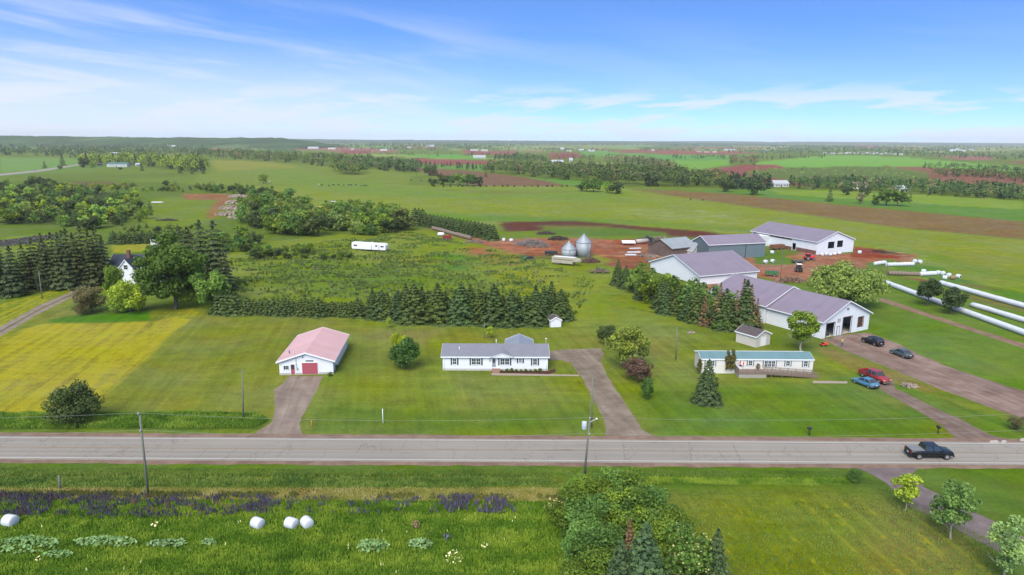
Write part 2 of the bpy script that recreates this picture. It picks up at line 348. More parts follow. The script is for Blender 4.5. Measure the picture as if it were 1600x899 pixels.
    # ---- scrubland to the left and behind
    paint(poly((0, 283), (150, 280), (380, 292), (420, 330), (640, 345), (640, 372), (420, 400), (350, 395), (0, 400)), G(104, 134, 46), 6, 6, 14)
    paint(poly((0, 300), (180, 300), (230, 320), (190, 352), (0, 352)), G(66, 84, 36), 5, 4, 10, .7)
    paint(poly((0, 372), (80, 365), (90, 385), (0, 400)), G(126, 154, 44), 3, 3, 10)
    paint(poly((0, 378), (85, 366), (90, 373), (0, 390)), G(112, 112, 100), 2, 3, 6, .5)
    paint(poly((235, 312), (350, 303), (360, 330), (300, 358), (210, 350)), G(120, 148, 48), 4, 4, 10)
    paint(poly((285, 303), (360, 303), (362, 312), (345, 325), (335, 340), (324, 342), (328, 325), (340, 313), (290, 312)), G(178, 122, 84), 2.5, 2, 6, .85)
    paint(poly((175, 380), (240, 378), (250, 392), (175, 396)), G(148, 160, 44), 1, 1, 5)
    mask(poly((175, 380), (240, 378), (250, 392), (175, 396)), 0, .8, 1, 1, 5)
    paint(poly((100, 284), (170, 283), (230, 292), (130, 292)), G(142, 100, 72), 8, 8, 12, .6)
    # rough meadow behind the spruces
    paint(poly((345, 492), (340, 400), (420, 378), (640, 356), (760, 380), (870, 410), (960, 418), (1000, 470), (1200, 520), (1060, 512), (900, 505), (580, 500)), G(128, 152, 46), 1.5, 1.5, 8)
    mask(poly((380, 480), (380, 395), (560, 386), (800, 408), (860, 450), (800, 470), (560, 475)), 2, .62, 10, 8, 14)
    mask(poly((930, 450), (1000, 460), (1080, 500), (940, 490)), 2, .8, 3, 3, 8)
    paint(poly((400, 415), (500, 405), (700, 420), (760, 440), (600, 470), (420, 460)), G(104, 140, 44), 10, 10, 12, .7)
    paint(poly((690, 395), (760, 400), (730, 425), (640, 415)), G(92, 146, 48), 5, 6, 12, .8)
    paint(poly((740, 420), (880, 425), (900, 450), (860, 470), (790, 455)), G(140, 156, 42), 6, 6, 12, .8)
    paint(poly((560, 404), (690, 404), (760, 412), (640, 416)), G(142, 142, 52), 4, 5, 12, .5)
    # mown path beside the spruces
    paint(poly((922, 425), (952, 430), (928, 470), (930, 510), (880, 512), (898, 470)), G(134, 156, 54), 1.5, 1, 8, .9)
    unmask(poly((922, 425), (952, 430), (928, 470), (930, 510), (880, 512), (898, 470)))
    # ---- farmyard: red soil
    paint(poly((640, 349), (655, 349), (700, 360), (740, 370), (790, 374), (850, 372), (960, 374), (1060, 374), (1060, 400), (1010, 412), (1000, 424), (960, 418), (940, 410), (935, 398), (830, 400), (800, 396), (760, 384), (700, 366)), G(184, 120, 88), .8, 1.2, 7)
    paint(poly((780, 347), (900, 346), (980, 352), (1100, 362), (1180, 372), (1120, 374), (1000, 366), (860, 360), (790, 362)), G(116, 68, 48), 2.5, 3, 10, .95)
    paint(poly((850, 353), (970, 356), (1040, 364), (1040, 370), (900, 368), (845, 364)), G(98, 134, 50), 1.8, 2.5, 8)
    paint(poly((840, 352), (960, 352), (950, 358), (850, 358)), G(128, 130, 66), 2, 3, 8, .6)
    paint(poly((760, 385), (820, 398), (828, 412), (790, 418), (700, 390)), G(150, 148, 58), 3, 4, 8, .8)
    paint(poly((724, 388), (770, 388), (772, 402), (735, 398)), G(186, 120, 80), 1.5, 2.5, 5, .7)
    paint(poly((860, 385), (930, 380), (920, 398), (880, 392)), G(168, 88, 58), 2, 3, 5, .6)
    paint(poly((925, 396), (1010, 394), (1010, 422), (950, 414)), G(160, 94, 62), 2, 3, 5, .7)
    paint(poly((905, 400), (940, 398), (960, 408), (935, 416), (910, 410)), G(138, 150, 58), 1.5, 2, 5, .9)
    for k_ in range(22):
        x_ = rr.uniform(800, 1010); y_ = rr.uniform(376, 404); w_ = rr.uniform(15, 50); paint(poly((x_-w_, y_-rr.uniform(.6, 1.5)), (x_+w_, y_-.8+w_*.05), (x_+w_, y_+.9+w_*.05), (x_-w_, y_+1)), [G(206, 142, 106), G(140, 78, 52), G(170, 96, 64)][rr.integers(3)], 1.2, 1.6, 5, .7)
    for k_ in range(0):
        x_ = rr.uniform(1060, 1380); y_ = rr.uniform(404, 436) if x_ < 1300 else rr.uniform(394, 402); w_ = rr.uniform(15, 45); 
        far.append(([(x_-w_, y_-1), (x_+w_, y_-.8+w_*.05), (x_+w_, y_+.9+w_*.05), (x_-w_, y_+1)], [G(204, 140, 108), G(146, 86, 62)][rr.integers(2)]))
    # yard between the purple roofed barns and the long barn
    paint(poly((1030, 410), (1100, 395), (1200, 404), (1270, 392), (1340, 398), (1430, 398), (1428, 408), (1350, 420), (1300, 436), (1220, 440), (1180, 448), (1100, 452)), G(184, 126, 98), 1.5, 1.5, 7)
    paint(poly((1178, 396), (1210, 396), (1255, 408), (1240, 414), (1180, 414)), G(100, 140, 54), 1, 1.5, 6)
    paint(poly((1185, 432), (1225, 440), (1300, 448), (1280, 462), (1180, 442)), G(106, 140, 54), 1, 1.5, 6)
    paint(poly((1350, 412), (1395, 406), (1400, 414), (1360, 422)), G(104, 140, 56), .8, 1, 5)
    paint(poly((1335, 386), (1380, 390), (1430, 400), (1400, 405), (1330, 402)), G(166, 84, 60), 1.2, 1.5, 6)
    paint(poly((1362, 390), (1400, 394), (1403, 398), (1366, 395)), G(74, 62, 44), .5, .6, 4)
    paint(poly((1378, 432), (1440, 436), (1470, 446), (1440, 450), (1385, 440)), G(172, 104, 76), 1, 1.5, 6)
    # grass right of the barns
    paint(poly((1330, 470), (1390, 430), (1480, 448), (1700, 500), (1700, 640), (1600, 612), (1420, 555), (1345, 520)), G(106, 142, 48), 1, 1, 6)
    paint(poly((1380, 405), (1480, 420), (1500, 436), (1600, 458), (1700, 480), (1700, 500), (1500, 446), (1400, 424)), G(96, 142, 48), 2, 2, 8)
    paint(poly((1500, 440), (1560, 452), (1580, 456), (1500, 446)), G(150, 120, 70), 1.2, 1.5, 5, .6)
    paint(poly((1480, 452), (1700, 505), (1700, 512), (1490, 462)), G(142, 126, 80), .8, 1, 6, .6)
    paint(poly((1560, 470), (1700, 505), (1700, 512)), G(156, 116, 82), .6, 1, 4, .6)
    # ---- lawns
    lawn = poly((430, 660), (410, 570), (560, 500), (900, 512), (1050, 512), (1190, 540), (1300, 560), (1600, 660), (1700, 690), (1700, 686), (-100, 686), (-100, 660))
    paint(lawn, G(126, 148, 56), 1, .8, 8); mask(lawn, 3, .8, 3, 0)
    paint(poly((480, 640), (700, 640), (920, 640), (940, 678), (480, 682)), G(96, 132, 44), 2, 2, 8, .7)
    paint(poly((1020, 630), (1440, 640), (1470, 684), (1040, 684)), G(94, 140, 40), 2, 2, 8, .8)
    paint(poly((1270, 596), (1330, 602), (1440, 650), (1460, 684), (1000, 680), (1010, 610)), G(100, 138, 42), 3, 2, 8, .8)
    paint(poly((560, 515), (860, 522), (1050, 530), (1040, 560), (860, 530), (560, 540)), G(134, 142, 64), 3, 3, 8, .7)
    paint(poly((590, 515), (690, 516), (660, 540), (620, 535)), G(150, 142, 86), 1.5, 2.5, 4, .5)
    paint(poly((540, 545), (690, 550), (690, 570), (540, 575)), G(110, 130, 54), 2, 2, 5, .6)
    paint(poly((1272, 545), (1300, 545), (1420, 590), (1470, 612), (1440, 612), (1330, 578)), G(160, 142, 78), .8, 1, 5, .75)
    paint(poly((1300, 590), (1340, 580), (1600, 665), (1700, 700), (1560, 684), (1420, 630)), G(104, 140, 48), .8, 1, 5, .9)
    # yellow meadow at the left
    paint(poly((-60, 530), (70, 480), (170, 492), (300, 482), (560, 492), (430, 650), (-60, 660)), G(130, 146, 62), 1, 1, 6)
    mask(poly((-60, 530), (70, 480), (170, 492), (300, 482), (560, 492), (430, 650), (-60, 660)), 3, .8, 1, 0)
    mask(poly((280, 483), (440, 495), (430, 640), (180, 640)), 0, .34, 3, 2)
    ym = poly((-60, 525), (40, 512), (70, 506), (180, 505), (240, 502), (275, 494), (300, 500), (270, 520), (225, 565), (165, 617), (140, 650), (-60, 650))
    paint(ym, G(180, 174, 48), .5, .4, 6); mask(ym, 0, .92, .6, .4, 6)
    mask(poly((250, 485), (300, 482), (330, 494), (250, 500)), 0, .8, 1, 1, 5)
    mask(poly((230, 545), (275, 515), (170, 612), (150, 640)), 0, 1.0, .6, .4, 6)
    paint(poly((75, 500), (120, 492), (230, 485), (235, 501), (180, 504), (80, 505)), G(84, 138, 36), .6, .6, 6)
    paint(poly((232, 500), (243, 502), (237, 518), (230, 516)), G(110, 142, 44), .4, .3, 6, .8)
    paint(poly((-60, 555), (0, 500), (165, 428), (165, 440), (120, 470), (0, 540)), G(132, 150, 48), 1, .5); mask(poly((-60, 540), (0, 475), (110, 445), (60, 490), (0, 520)), 0, .95, 1, 1, 5)
    mask(poly((40, 500), (120, 460), (120, 490), (60, 505)), 0, .6, 1, 1, 5)
    # roadside ditches
    for pl, c in [(((-60, 645), (400, 645), (425, 660), (400, 672), (-60, 672)), G(80, 112, 36)), (((-60, 672), (400, 672), (380, 683), (-60, 683)), G(112, 142, 48))]: paint(poly(*pl), c, .5, .5, 3)
    # ---- near side of the road
    near = poly((-60, 722), (1700, 726), (1700, 1000), (-200, 1000)); paint(near, G(96, 132, 36), .8, .3, 4)
    for ch in (3,): pass
    paint(poly((-60, 745), (880, 748), (880, 765), (-60, 765)), G(104, 122, 46), .6, .6, 4)
    paint(poly((-60, 762), (230, 764), (880, 762), (880, 780), (-60, 776)), G(156, 150, 88), .6, .6, 3, .75)
    paint(poly((100, 762), (180, 764), (180, 770), (100, 768)), G(140, 98, 70), .3, .5, 2, .7); paint(poly((450, 762), (500, 764), (500, 774), (450, 772)), G(120, 78, 56), .3, .5, 2, .7)
    paint(poly((800, 765), (875, 762), (875, 782), (800, 778)), G(176, 158, 104), .4, .5, 2, .8)
    paint(poly((-60, 737), (860, 737), (860, 748), (-60, 745)), G(118, 118, 52), .5, .5, 3, .6)
    paint(poly((-100, 778), (880, 783), (900, 1000), (-200, 1000)), G(80, 118, 32), .5, .5, 3)
    paint(poly((1000, 740), (1340, 743), (1400, 760), (1340, 758), (1000, 758)), G(86, 118, 36), .5, .5, 3, .8)
    rf = poly((1030, 770), (1380, 765), (1520, 840), (1640, 1000), (1100, 1000), (1060, 850)); paint(rf, G(122, 140, 46), 2, 1.5, 6, .9); mask(rf, 0, .62, 3, 1.5, 6); mask(rf, 3, 1.0, 3, 1)
    paint(poly((1380, 800), (1480, 830), (1560, 900), (1400, 1000), (1330, 880)), G(142, 140, 62), 3, 2, 4, .6)
    paint(poly((1280, 770), (1400, 790), (1560, 860), (1540, 880), (1380, 820)), G(122, 120, 50), .8, .8, 4, .4)
    # ---- relief
    Z = np.zeros(X.shape); lx = np.abs(U_)
    def bandz(y0, y1, x0, x1, dz, soft=1.2):
        nonlocal Z
        d = sdist(poly((x0, y0), (x1, y0), (x1, y1), (x0, y1)), X, Yg); Z += dz*np.clip(d/soft, 0, 1)
    bandz(738, 760, -200, 860, -.55); bandz(742, 758, 1000, 1330, -.5); bandz(647, 668, -200, 395, -.5)
    rough = np.clip(sdist(poly((-300, 782), (880, 785), (900, 1010), (-300, 1010)), X, Yg)/1.5, 0, 1); Z += rough*(fbm(X/1.6, Yg/1.2, 3)-.5)*.5
    sc_r = np.clip(sdist(poly((345, 490), (345, 400), (640, 358), (860, 410), (930, 440), (900, 500), (580, 480)), X, Yg)/4, 0, 1); Z += sc_r*(fbm(X/3, Yg/2.4, 3)-.45)*.9
    Z = np.where(dist > 3000, Z+(dist-3000)**1.0*.0015*fbm(X/1800, Yg/1800, 3), Z)
    V = np.stack([X, Yg, Z], -1).reshape(-1, 3); nr, nc = X.shape
    i = np.arange((nr-1)*(nc-1)); r, c = i//(nc-1), i % (nc-1); a = r*nc+c
    F = np.stack([a, a+1, a+nc+1, a+nc], 1)
    kb = len(V)   # the rest of the country, round and below the surveyed part
    V = np.vstack([V, [[-15500, -2000, -1.2], [15500, -2000, -1.2], [15500, 14200, -1.2], [-15500, 14200, -1.2]]]); F = np.vstack([F, [[kb, kb+1, kb+2, kb+3]]])
    gm_ = np.clip((base[..., 1]-base[..., 0]*.95)/(base[..., 1]+1e-6)*6, 0, 1)[..., None]; base = base*(1+gm_*(np.array([1.25, 1.10, .82])-1))
    ba = np.ones((len(V), 4)); ba[:kb, :3] = base.reshape(-1, 3); ba[kb:, :3] = col(95, 128, 60)
    mk = np.zeros((len(V), 4)); mk[:kb] = mA.reshape(-1, 4)
    # material
    b = NB('ground_soil_and_grass'); pos = b.pos()
    bc = b.n('ShaderNodeAttribute', attribute_name='base').outputs['Color']; mm = b.n('ShaderNodeAttribute', attribute_name='cover')
    s3 = b.n('ShaderNodeSeparateColor', {0: mm.outputs['Color']}).outputs; yel, whi, dark, stripe = s3[0], s3[1], s3[2], mm.outputs['Alpha']
    n0 = b.noise(.035, 5, pos, .6); n1_ = b.mr(b.noise(.28, 6, pos, .7), .30, .70, .1, .9, False); n2 = b.mr(b.noise(1.7, 6, pos, .75), .30, .70, .15, .85, False); n3 = b.noise(.09, 4, b.map(pos, (.35, 2.5, 1)), .6)
    v = b.math('ADD', b.math('MULTIPLY', b.math('SUBTRACT', n0, .5), .40), b.math('MULTIPLY', b.math('SUBTRACT', n1_, .5), .46))
    v = b.math('ADD', v, b.math('MULTIPLY', b.math('SUBTRACT', n2, .5), .62)); v = b.math('ADD', v, b.math('MULTIPLY', b.math('SUBTRACT', n3, .5), .34)); v = b.math('ADD', v, 1.0)
    # mowing stripes and drill rows
    a1_, a2_ = dirang((165, 617), (270, 520)), dirang((1130, 790), (1200, 880)); isn = b.mr(b.xyz(pos)[1], 80, 82)
    st = b.n('ShaderNodeMix', {0: isn, 2: b.noise(1.0, 3, b.map(pos, (.9, .03, 1), a2_), .55, .1), 3: b.noise(1.0, 3, b.map(pos, (.7, .02, 1), a1_), .55, .1)}, data_type='FLOAT').outputs[0]; st = b.mr(st, .3, .7, 0.1, .9, False); v = b.math('ADD', v, b.math('MULTIPLY', b.math('MULTIPLY', b.math('SUBTRACT', st, .5), .42), stripe))
    st2 = b.noise(.5, 2, b.map(pos, (.03, 1.3, 1), R_(2)), .5, .1); v = b.math('ADD', v, b.math('MULTIPLY', b.math('MULTIPLY', b.math('SUBTRACT', st2, .5), .35), stripe))
    sr = b.n('ShaderNodeSeparateColor', {0: bc}).outputs; red = b.math('MULTIPLY', b.math('SUBTRACT', sr[0], sr[1]), 9.0, clamp=True); v = b.math('MULTIPLY_ADD', b.math('SUBTRACT', v, 1.0), b.math('MULTIPLY_ADD', red, .9, 1.0), 1.0)
    c = scalev(b, b.n('ShaderNodeMix', {0: 1.0, 6: bc, 7: (1.0, 1.0, .90)}, data_type='RGBA', blend_type='MULTIPLY').outputs[2], v)
    hue = b.n('ShaderNodeHueSaturation', {'Hue': b.mr(b.noise(.11, 5, pos), .3, .7, .482, .518, False), 'Saturation': b.mr(b.noise(.05, 4, pos), .3, .7, .86, 1.12, False), 'Value': 1.0, 'Color': c}).outputs[0]
    c = hue
    fy = b.noise(.55, 6, pos, .72); fy2 = st
    thr = b.math('MULTIPLY_ADD', yel, -.36, .80); fsum = b.math('ADD', b.math('MULTIPLY', fy, .72), b.math('MULTIPLY', fy2, .28))
    fm = b.mr(b.math('SUBTRACT', fsum, thr), -.05, .09); c = b.mix(b.math('MULTIPLY', fm, .60), c, col(206, 196, 36))
    wn_ = b.noise(.16, 7, b.map(pos, (.45, 1.6, 1)), .75); thw = b.math('MULTIPLY_ADD', whi, -.34, .82)
    c = b.mix(b.math('MULTIPLY', b.mr(b.math('SUBTRACT', wn_, thw), -.04, .12), .6), c, col(196, 202, 150))
    dn = b.noise(.22, 6, b.map(pos, (.7, 1.2, 1)), .65); dm = b.mr(b.math('SUBTRACT', dn, b.math('MULTIPLY_ADD', dark, -.30, .80)), -.02, .07)
    c = b.mix(b.math('MULTIPLY', dm, .75), c, col(78, 98, 46))
    ln = b.noise(.33, 6, b.map(pos, (.5, 1.4, 1), loc=(40, 9, 0)), .65); lm = b.mr(b.math('SUBTRACT', ln, b.math('MULTIPLY_ADD', dark, -.24, .82)), -.01, .06)
    c = b.mix(b.math('MULTIPLY', lm, .7), c, col(106, 102, 118))
    nb = b.noise(3.5, 4, pos, .7)
    b.bsdf(c, .9, normal=b.bump(b.math('ADD', nb, b.math('MULTIPLY', n1_, 1.6)), .55, .25), spec=.1)
    me = np_mesh('ground', V, F, b.m, smooth=True, extra={'base': ba, 'cover': mk})
    tag(link('ground', me), kind='structure')
build_ground()

# ---------------------------------------------------------------- roads and drives: sheets that follow surveyed outlines
def ragged(pw, step=.8, amp=.25, seed=0):
    out = []; r = random.Random(seed)
    for i in range(len(pw)):
        a = Vector(pw[i][:2]); b_ = Vector(pw[(i+1) % len(pw)][:2]); n = max(1, int((b_-a).length/step)); nrm = Vector(((b_-a).y, -(b_-a).x)).normalized()
        for k in range(n):
            p = a.lerp(b_, k/n); q = float(fbm(np.array([p.x/1.7+seed]), np.array([p.y/1.7]), 3)[0])-.5
            out.append(p+nrm*q*2*amp)
    return out
def sheet(name, pw, z, mat, amp=.25, step=.8, seed=0, kind='structure'):
    from mathutils.geometry import tessellate_polygon
    pts = ragged(pw, step, amp, seed) if amp else [Vector(p[:2]) for p in pw]
    vs = [Vector((p.x, p.y, z)) for p in pts]; tris = tessellate_polygon([vs])
    me = bpy.data.meshes.new(name); me.from_pydata(vs, [], [tuple(t) for t in tris]); bm = bmesh.new(); bm.from_mesh(me)
    for f in bm.faces:
        f.normal_update()
        if f.normal.z < 0: f.normal_flip()
    bm.to_mesh(me); bm.free(); me.materials.append(mat); return tag(link(name, me), kind=kind)
def gravel(name, c, c2, scale=.5, tracks=None, spots=.3):
    b = NB(name); pos = b.pos(); n = b.noise(scale, 6, pos, .65); m = b.noise(6, 4, pos, .7); k = b.noise(.12, 4, pos)
    c_ = b.mix(b.mr(n, .35, .65), c, c2); c_ = scalev(b, c_, b.math('ADD', b.math('MULTIPLY', b.math('SUBTRACT', m, .5), .5), b.mr(k, .3, .7, .88, 1.12, False)))
    if tracks is not None:
        w_ = b.noise(1.0, 3, b.map(pos, (1.1, .06, 1), tracks), .5, .3); c_ = scalev(b, c_, b.mr(w_, .3, .7, 1-spots, 1+spots*.7, False))
    return b.bsdf(c_, .9, normal=b.bump(m, .4, .05), spec=.15)
def asphalt():
    b = NB('worn_asphalt'); pos = b.pos(); xyz = b.xyz(pos)
    n = b.noise(9, 4, pos, .7); band = b.noise(1.0, 4, b.map(pos, (.012, 1.5, 1)), .6, .2); big = b.noise(.08, 4, pos)
    v = b.math('ADD', b.mr(band, .3, .7, .84, 1.14, False), b.math('MULTIPLY', b.math('SUBTRACT', n, .5), .35)); v = b.math('MULTIPLY', v, b.mr(big, .3, .7, .94, 1.06, False))
    rgb = b.n('ShaderNodeRGB'); rgb.outputs[0].default_value = (*col(186, 178, 166), 1); c = scalev(b, rgb.outputs[0], v)
    # cross cracks and wandering cracks
    vo = b.n('ShaderNodeTexVoronoi', {'Vector': b.map(b.n('ShaderNodeVectorMath', {0: pos, 1: scalev(b, b.n('ShaderNodeTexNoise', {'Vector': pos, 'Scale': .5, 'Detail': 3}).outputs['Color'], 1.6)}, operation='ADD').outputs[0], (.15, .22, 1)), 'Scale': 1.0}, feature='DISTANCE_TO_EDGE').outputs['Distance']
    cr1 = b.mr(vo, 0, .012, 1, 0); gate = b.mr(b.noise(.11, 3, pos), .45, .6)
    vo2 = b.n('ShaderNodeTexVoronoi', {'Vector': b.map(b.n('ShaderNodeVectorMath', {0: pos, 1: scalev(b, b.n('ShaderNodeTexNoise', {'Vector': pos, 'Scale': 1.2, 'Detail': 3}).outputs['Color'], .6)}, operation='ADD').outputs[0], (.28, .05, 1)), 'Scale': 1.0}, feature='DISTANCE_TO_EDGE').outputs['Distance']
    cr2 = b.math('MULTIPLY', b.mr(vo2, 0, .016, 1, 0), b.mr(b.noise(.17, 3, pos), .42, .55))
    tar = b.math('MULTIPLY', b.mr(b.noise(.5, 4, b.map(pos, (.08, 1.3, 1), loc=(9, 3, 0))), .66, .70), .75)
    c = b.mix(b.math('MULTIPLY', b.math('MAXIMUM', b.math('MULTIPLY', cr1, gate), cr2), .40), c, col(74, 66, 66)); c = b.mix(tar, c, col(92, 84, 84))
    return b.bsdf(c, .85, normal=b.bump(n, .25, .03), spec=.2)
def worn_line(name, c, keep=.5):
    b = NB(name); pos = b.pos(); n = b.noise(1.6, 5, b.map(pos, (.45, 3, 1)), .7); n2 = b.noise(.06, 2, pos)
    f = b.mr(b.math('ADD', n, b.math('MULTIPLY', n2, .5)), .75-keep*.4, .85-keep*.4)
    return b.bsdf(b.mix(f, col(164, 150, 144), c), .7, spec=.2)
def lineY(pa, pb):  # world y as a function of x through two surveyed points
    a, b_ = P(*pa), P(*pb); k = (b_.y-a.y)/(b_.x-a.x); return lambda x: a.y+k*(x-a.x)
yn = lineY((0, 683.5), (1600, 693.5)); ys = lineY((0, 715.5), (1600, 724.5))
XA, XB = -420, 420
def strip(name, f, o1, o2, z, mat, amp=0, x0=XA, x1=XB, seed=1):
    return sheet(name, [(x0, f(x0)+o1), (x1, f(x1)+o1), (x1, f(x1)+o2), (x0, f(x0)+o2)], z, mat, amp, 2.0, seed)
shoulder = gravel('shoulder_gravel', col(152, 124, 108), col(176, 148, 128), .4)
sheet('road_shoulder', [(XA, ys(XA)-1.55), (XB, ys(XB)-1.55), (XB, yn(XB)+1.7), (XA, yn(XA)+1.7)], .012, shoulder, .35, 1.0, 3)
sheet('road', [(XA, ys(XA)-.5), (XB, ys(XB)-.5), (XB, yn(XB)+.45), (XA, yn(XA)+.45)], .024, asphalt(), .08, 1.5, 5)
wl = worn_line('worn_white_paint', col(232, 226, 220), .62)
strip('road_edge_line', yn, -.16, 0.02, .030, wl); strip('road_edge_line', ys, -.02, .17, .030, wl)
mid = lambda x: (yn(x)+ys(x))/2
strip('road_centre_line', mid, -.07, .07, .030, worn_line('worn_yellow_paint', col(190, 160, 118), .42))
gr_grey = gravel('drive_gravel_grey', col(184, 166, 150), col(164, 144, 130), .35, dirang((475, 590), (440, 680)), .18)
sheet('driveway', poly((452, 588), (505, 588), (498, 605), (478, 640), (466, 664), (472, 684), (476, 685.5), (380, 685.5), (398, 678), (425, 660), (430, 640), (428, 610), (440, 600)), .008, gr_grey, .3, .8, 11)
gr_brown = gravel('drive_paving_brown', col(178, 162, 144), col(152, 134, 116), .3, dirang((905, 570), (985, 650)), .22)
sheet('driveway', poly((856, 549), (880, 546.5), (938, 544.5), (944, 553), (938, 562), (952, 592), (984, 642), (1004, 672), (1040, 688.5), (925, 688), (948, 684), (946, 662), (930, 628), (908, 590), (893, 568), (878, 563), (858, 563)), .008, gr_brown, .25, .8, 12)
gr_pink = gravel('farm_drive_gravel', col(182, 156, 142), col(156, 128, 114), .3, dirang((1350, 540), (1600, 640)), .25)
sheet('driveway', poly((1284, 531), (1320, 523), (1357, 520), (1400, 536), (1440, 556), (1500, 580), (1600, 612), (1720, 650), (1720, 694), (1640, 668), (1560, 642), (1480, 612), (1400, 580), (1330, 552)), .008, gr_pink, .5, 1, 13)
gr_tan = gravel('narrow_drive_gravel', col(162, 142, 128), col(142, 118, 106), .4, dirang((1380, 610), (1520, 680)), .2)
sheet('driveway', poly((1352, 597), (1395, 595), (1400, 608), (1455, 634), (1510, 660), (1548, 680), (1600, 692), (1460, 691.5), (1492, 684), (1470, 664), (1420, 634), (1375, 608)), .0085, gr_tan, .3, .8, 14)
sheet('farm_track', poly((1376, 466), (1392, 470), (1460, 493), (1540, 519), (1620, 543), (1720, 575), (1720, 585), (1600, 545), (1500, 512), (1420, 486), (1372, 470)), .01, gravel('track_gravel', col(178, 150, 124), col(156, 124, 102), .4), .2, 1, 15)
gr_near = gravel('near_drive_gravel', col(158, 144, 142), col(138, 122, 120), .35, dirang((1400, 750), (1560, 830)), .12)
sheet('driveway', poly((1330, 729), (1440, 729), (1426, 742), (1445, 762), (1500, 790), (1560, 818), (1640, 862), (1720, 905), (1720, 960), (1600, 885), (1500, 830), (1420, 790), (1385, 756), (1360, 740)), .009, gr_near, .3, .8, 16)
sheet('farm_track', poly((-60, 533), (0, 511), (60, 478), (120, 452), (163, 434), (166, 440), (120, 461), (60, 491), (0, 526), (-60, 552)), .010, gravel('lane_gravel', col(186, 168, 152), col(164, 146, 130), .5), .15, .8, 17)
sheet('farm_track', poly((-60, 541.4), (0, 517.2), (60, 483.8), (120, 456), (150, 443), (120, 457.5), (60, 486), (0, 519.8), (-60, 544.4)), .016, gravel('lane_grass', col(138, 128, 100), col(118, 116, 80), .5), .1, .8, 18)
conc = plain('pale_concrete', col(200, 184, 160), .85)
sheet('path', poly((768, 583.5), (905, 586.2), (905, 588.6), (768, 587.2)), .05, conc, .03, .8, 19)
sheet('path', poly((1270, 595.5), (1324, 596.5), (1324, 600), (1270, 599.5)), .05, conc, .05, .8, 20)
sheet('flower_bed', poly((768, 580), (856, 580), (868, 576), (868, 582), (856, 585), (768, 583.4)), .03, gravel('bed_soil', col(84, 58, 50), col(120, 76, 64), 2), .15, .5, 21)
sheet('road', poly((-60, 279), (0, 272), (60, 266), (125, 256.5), (125, 258.5), (60, 269), (0, 275), (-60, 283)), .08, gravel('far_road', col(196, 190, 176), col(180, 172, 158), .2), .3, 4, 22)
# ================================================================ TREES
def leaf_quads(C, Nrm, size, r, aspect=(.55, 1.0), flat=.75):
    """one small leaf-spray quad per centre C, facing roughly along Nrm"""
    n = len(C); nn = Nrm+r.normal(0, flat, (n, 3)); nn /= np.linalg.norm(nn, axis=1)[:, None]+1e-9
    t = np.cross(nn, r.normal(0, 1, (n, 3))); t /= np.linalg.norm(t, axis=1)[:, None]+1e-9; s = np.cross(nn, t)
    sz = size*r.uniform(.6, 1.35, n)[:, None]; asp = r.uniform(*aspect, n)[:, None]
    t = t*sz*.5; s = s*sz*asp*.5
    V = np.stack([C-t, C-s*1.0+t*.1, C+t, C+s-t*.1], 1).reshape(-1, 3); F = np.arange(4*n).reshape(-1, 4); return V, F
def trunk_mb(H, r0, limbs, r, lean=.0, first=.3, spread=.5):
    mb = MB(); pts = []; k = 7
    for i in range(k+1):
        z = H*i/k; pts.append((lean*z+(math.sin(i*1.3)*.03*H if i else 0), math.cos(i*1.7)*.02*H if i else 0, z))
    mb.tube([(pts[0][0], pts[0][1], -.4)]+pts, [r0*1.25]+[r0*(1.1-.95*(i/k)) for i in range(k+1)], 7)
    for j in range(limbs):
        f = first+(.92-first)*j/max(1, limbs-1); a = j*2.4+r.random(); i = f*k; i0 = int(i); p = Vector(pts[i0]).lerp(Vector(pts[min(k, i0+1)]), i-i0)
        Ln = spread*(1.1-f*.6); e = p+Vector((math.cos(a)*Ln, math.sin(a)*Ln, Ln*.75)); m = p.lerp(e, .5)+Vector((0, 0, -.06*Ln)); rr = r0*(.5-.3*f)
        mb.tube([p, m, e], [rr, rr*.65, rr*.2], 5)
        for q in range(2):
            a2 = a+(q-.5)*1.3; e2 = m+Vector((math.cos(a2)*Ln*.5, math.sin(a2)*Ln*.5, Ln*.5)); mb.tube([m, m.lerp(e2, .5), e2], [rr*.5, rr*.35, rr*.12], 4)
    return mb
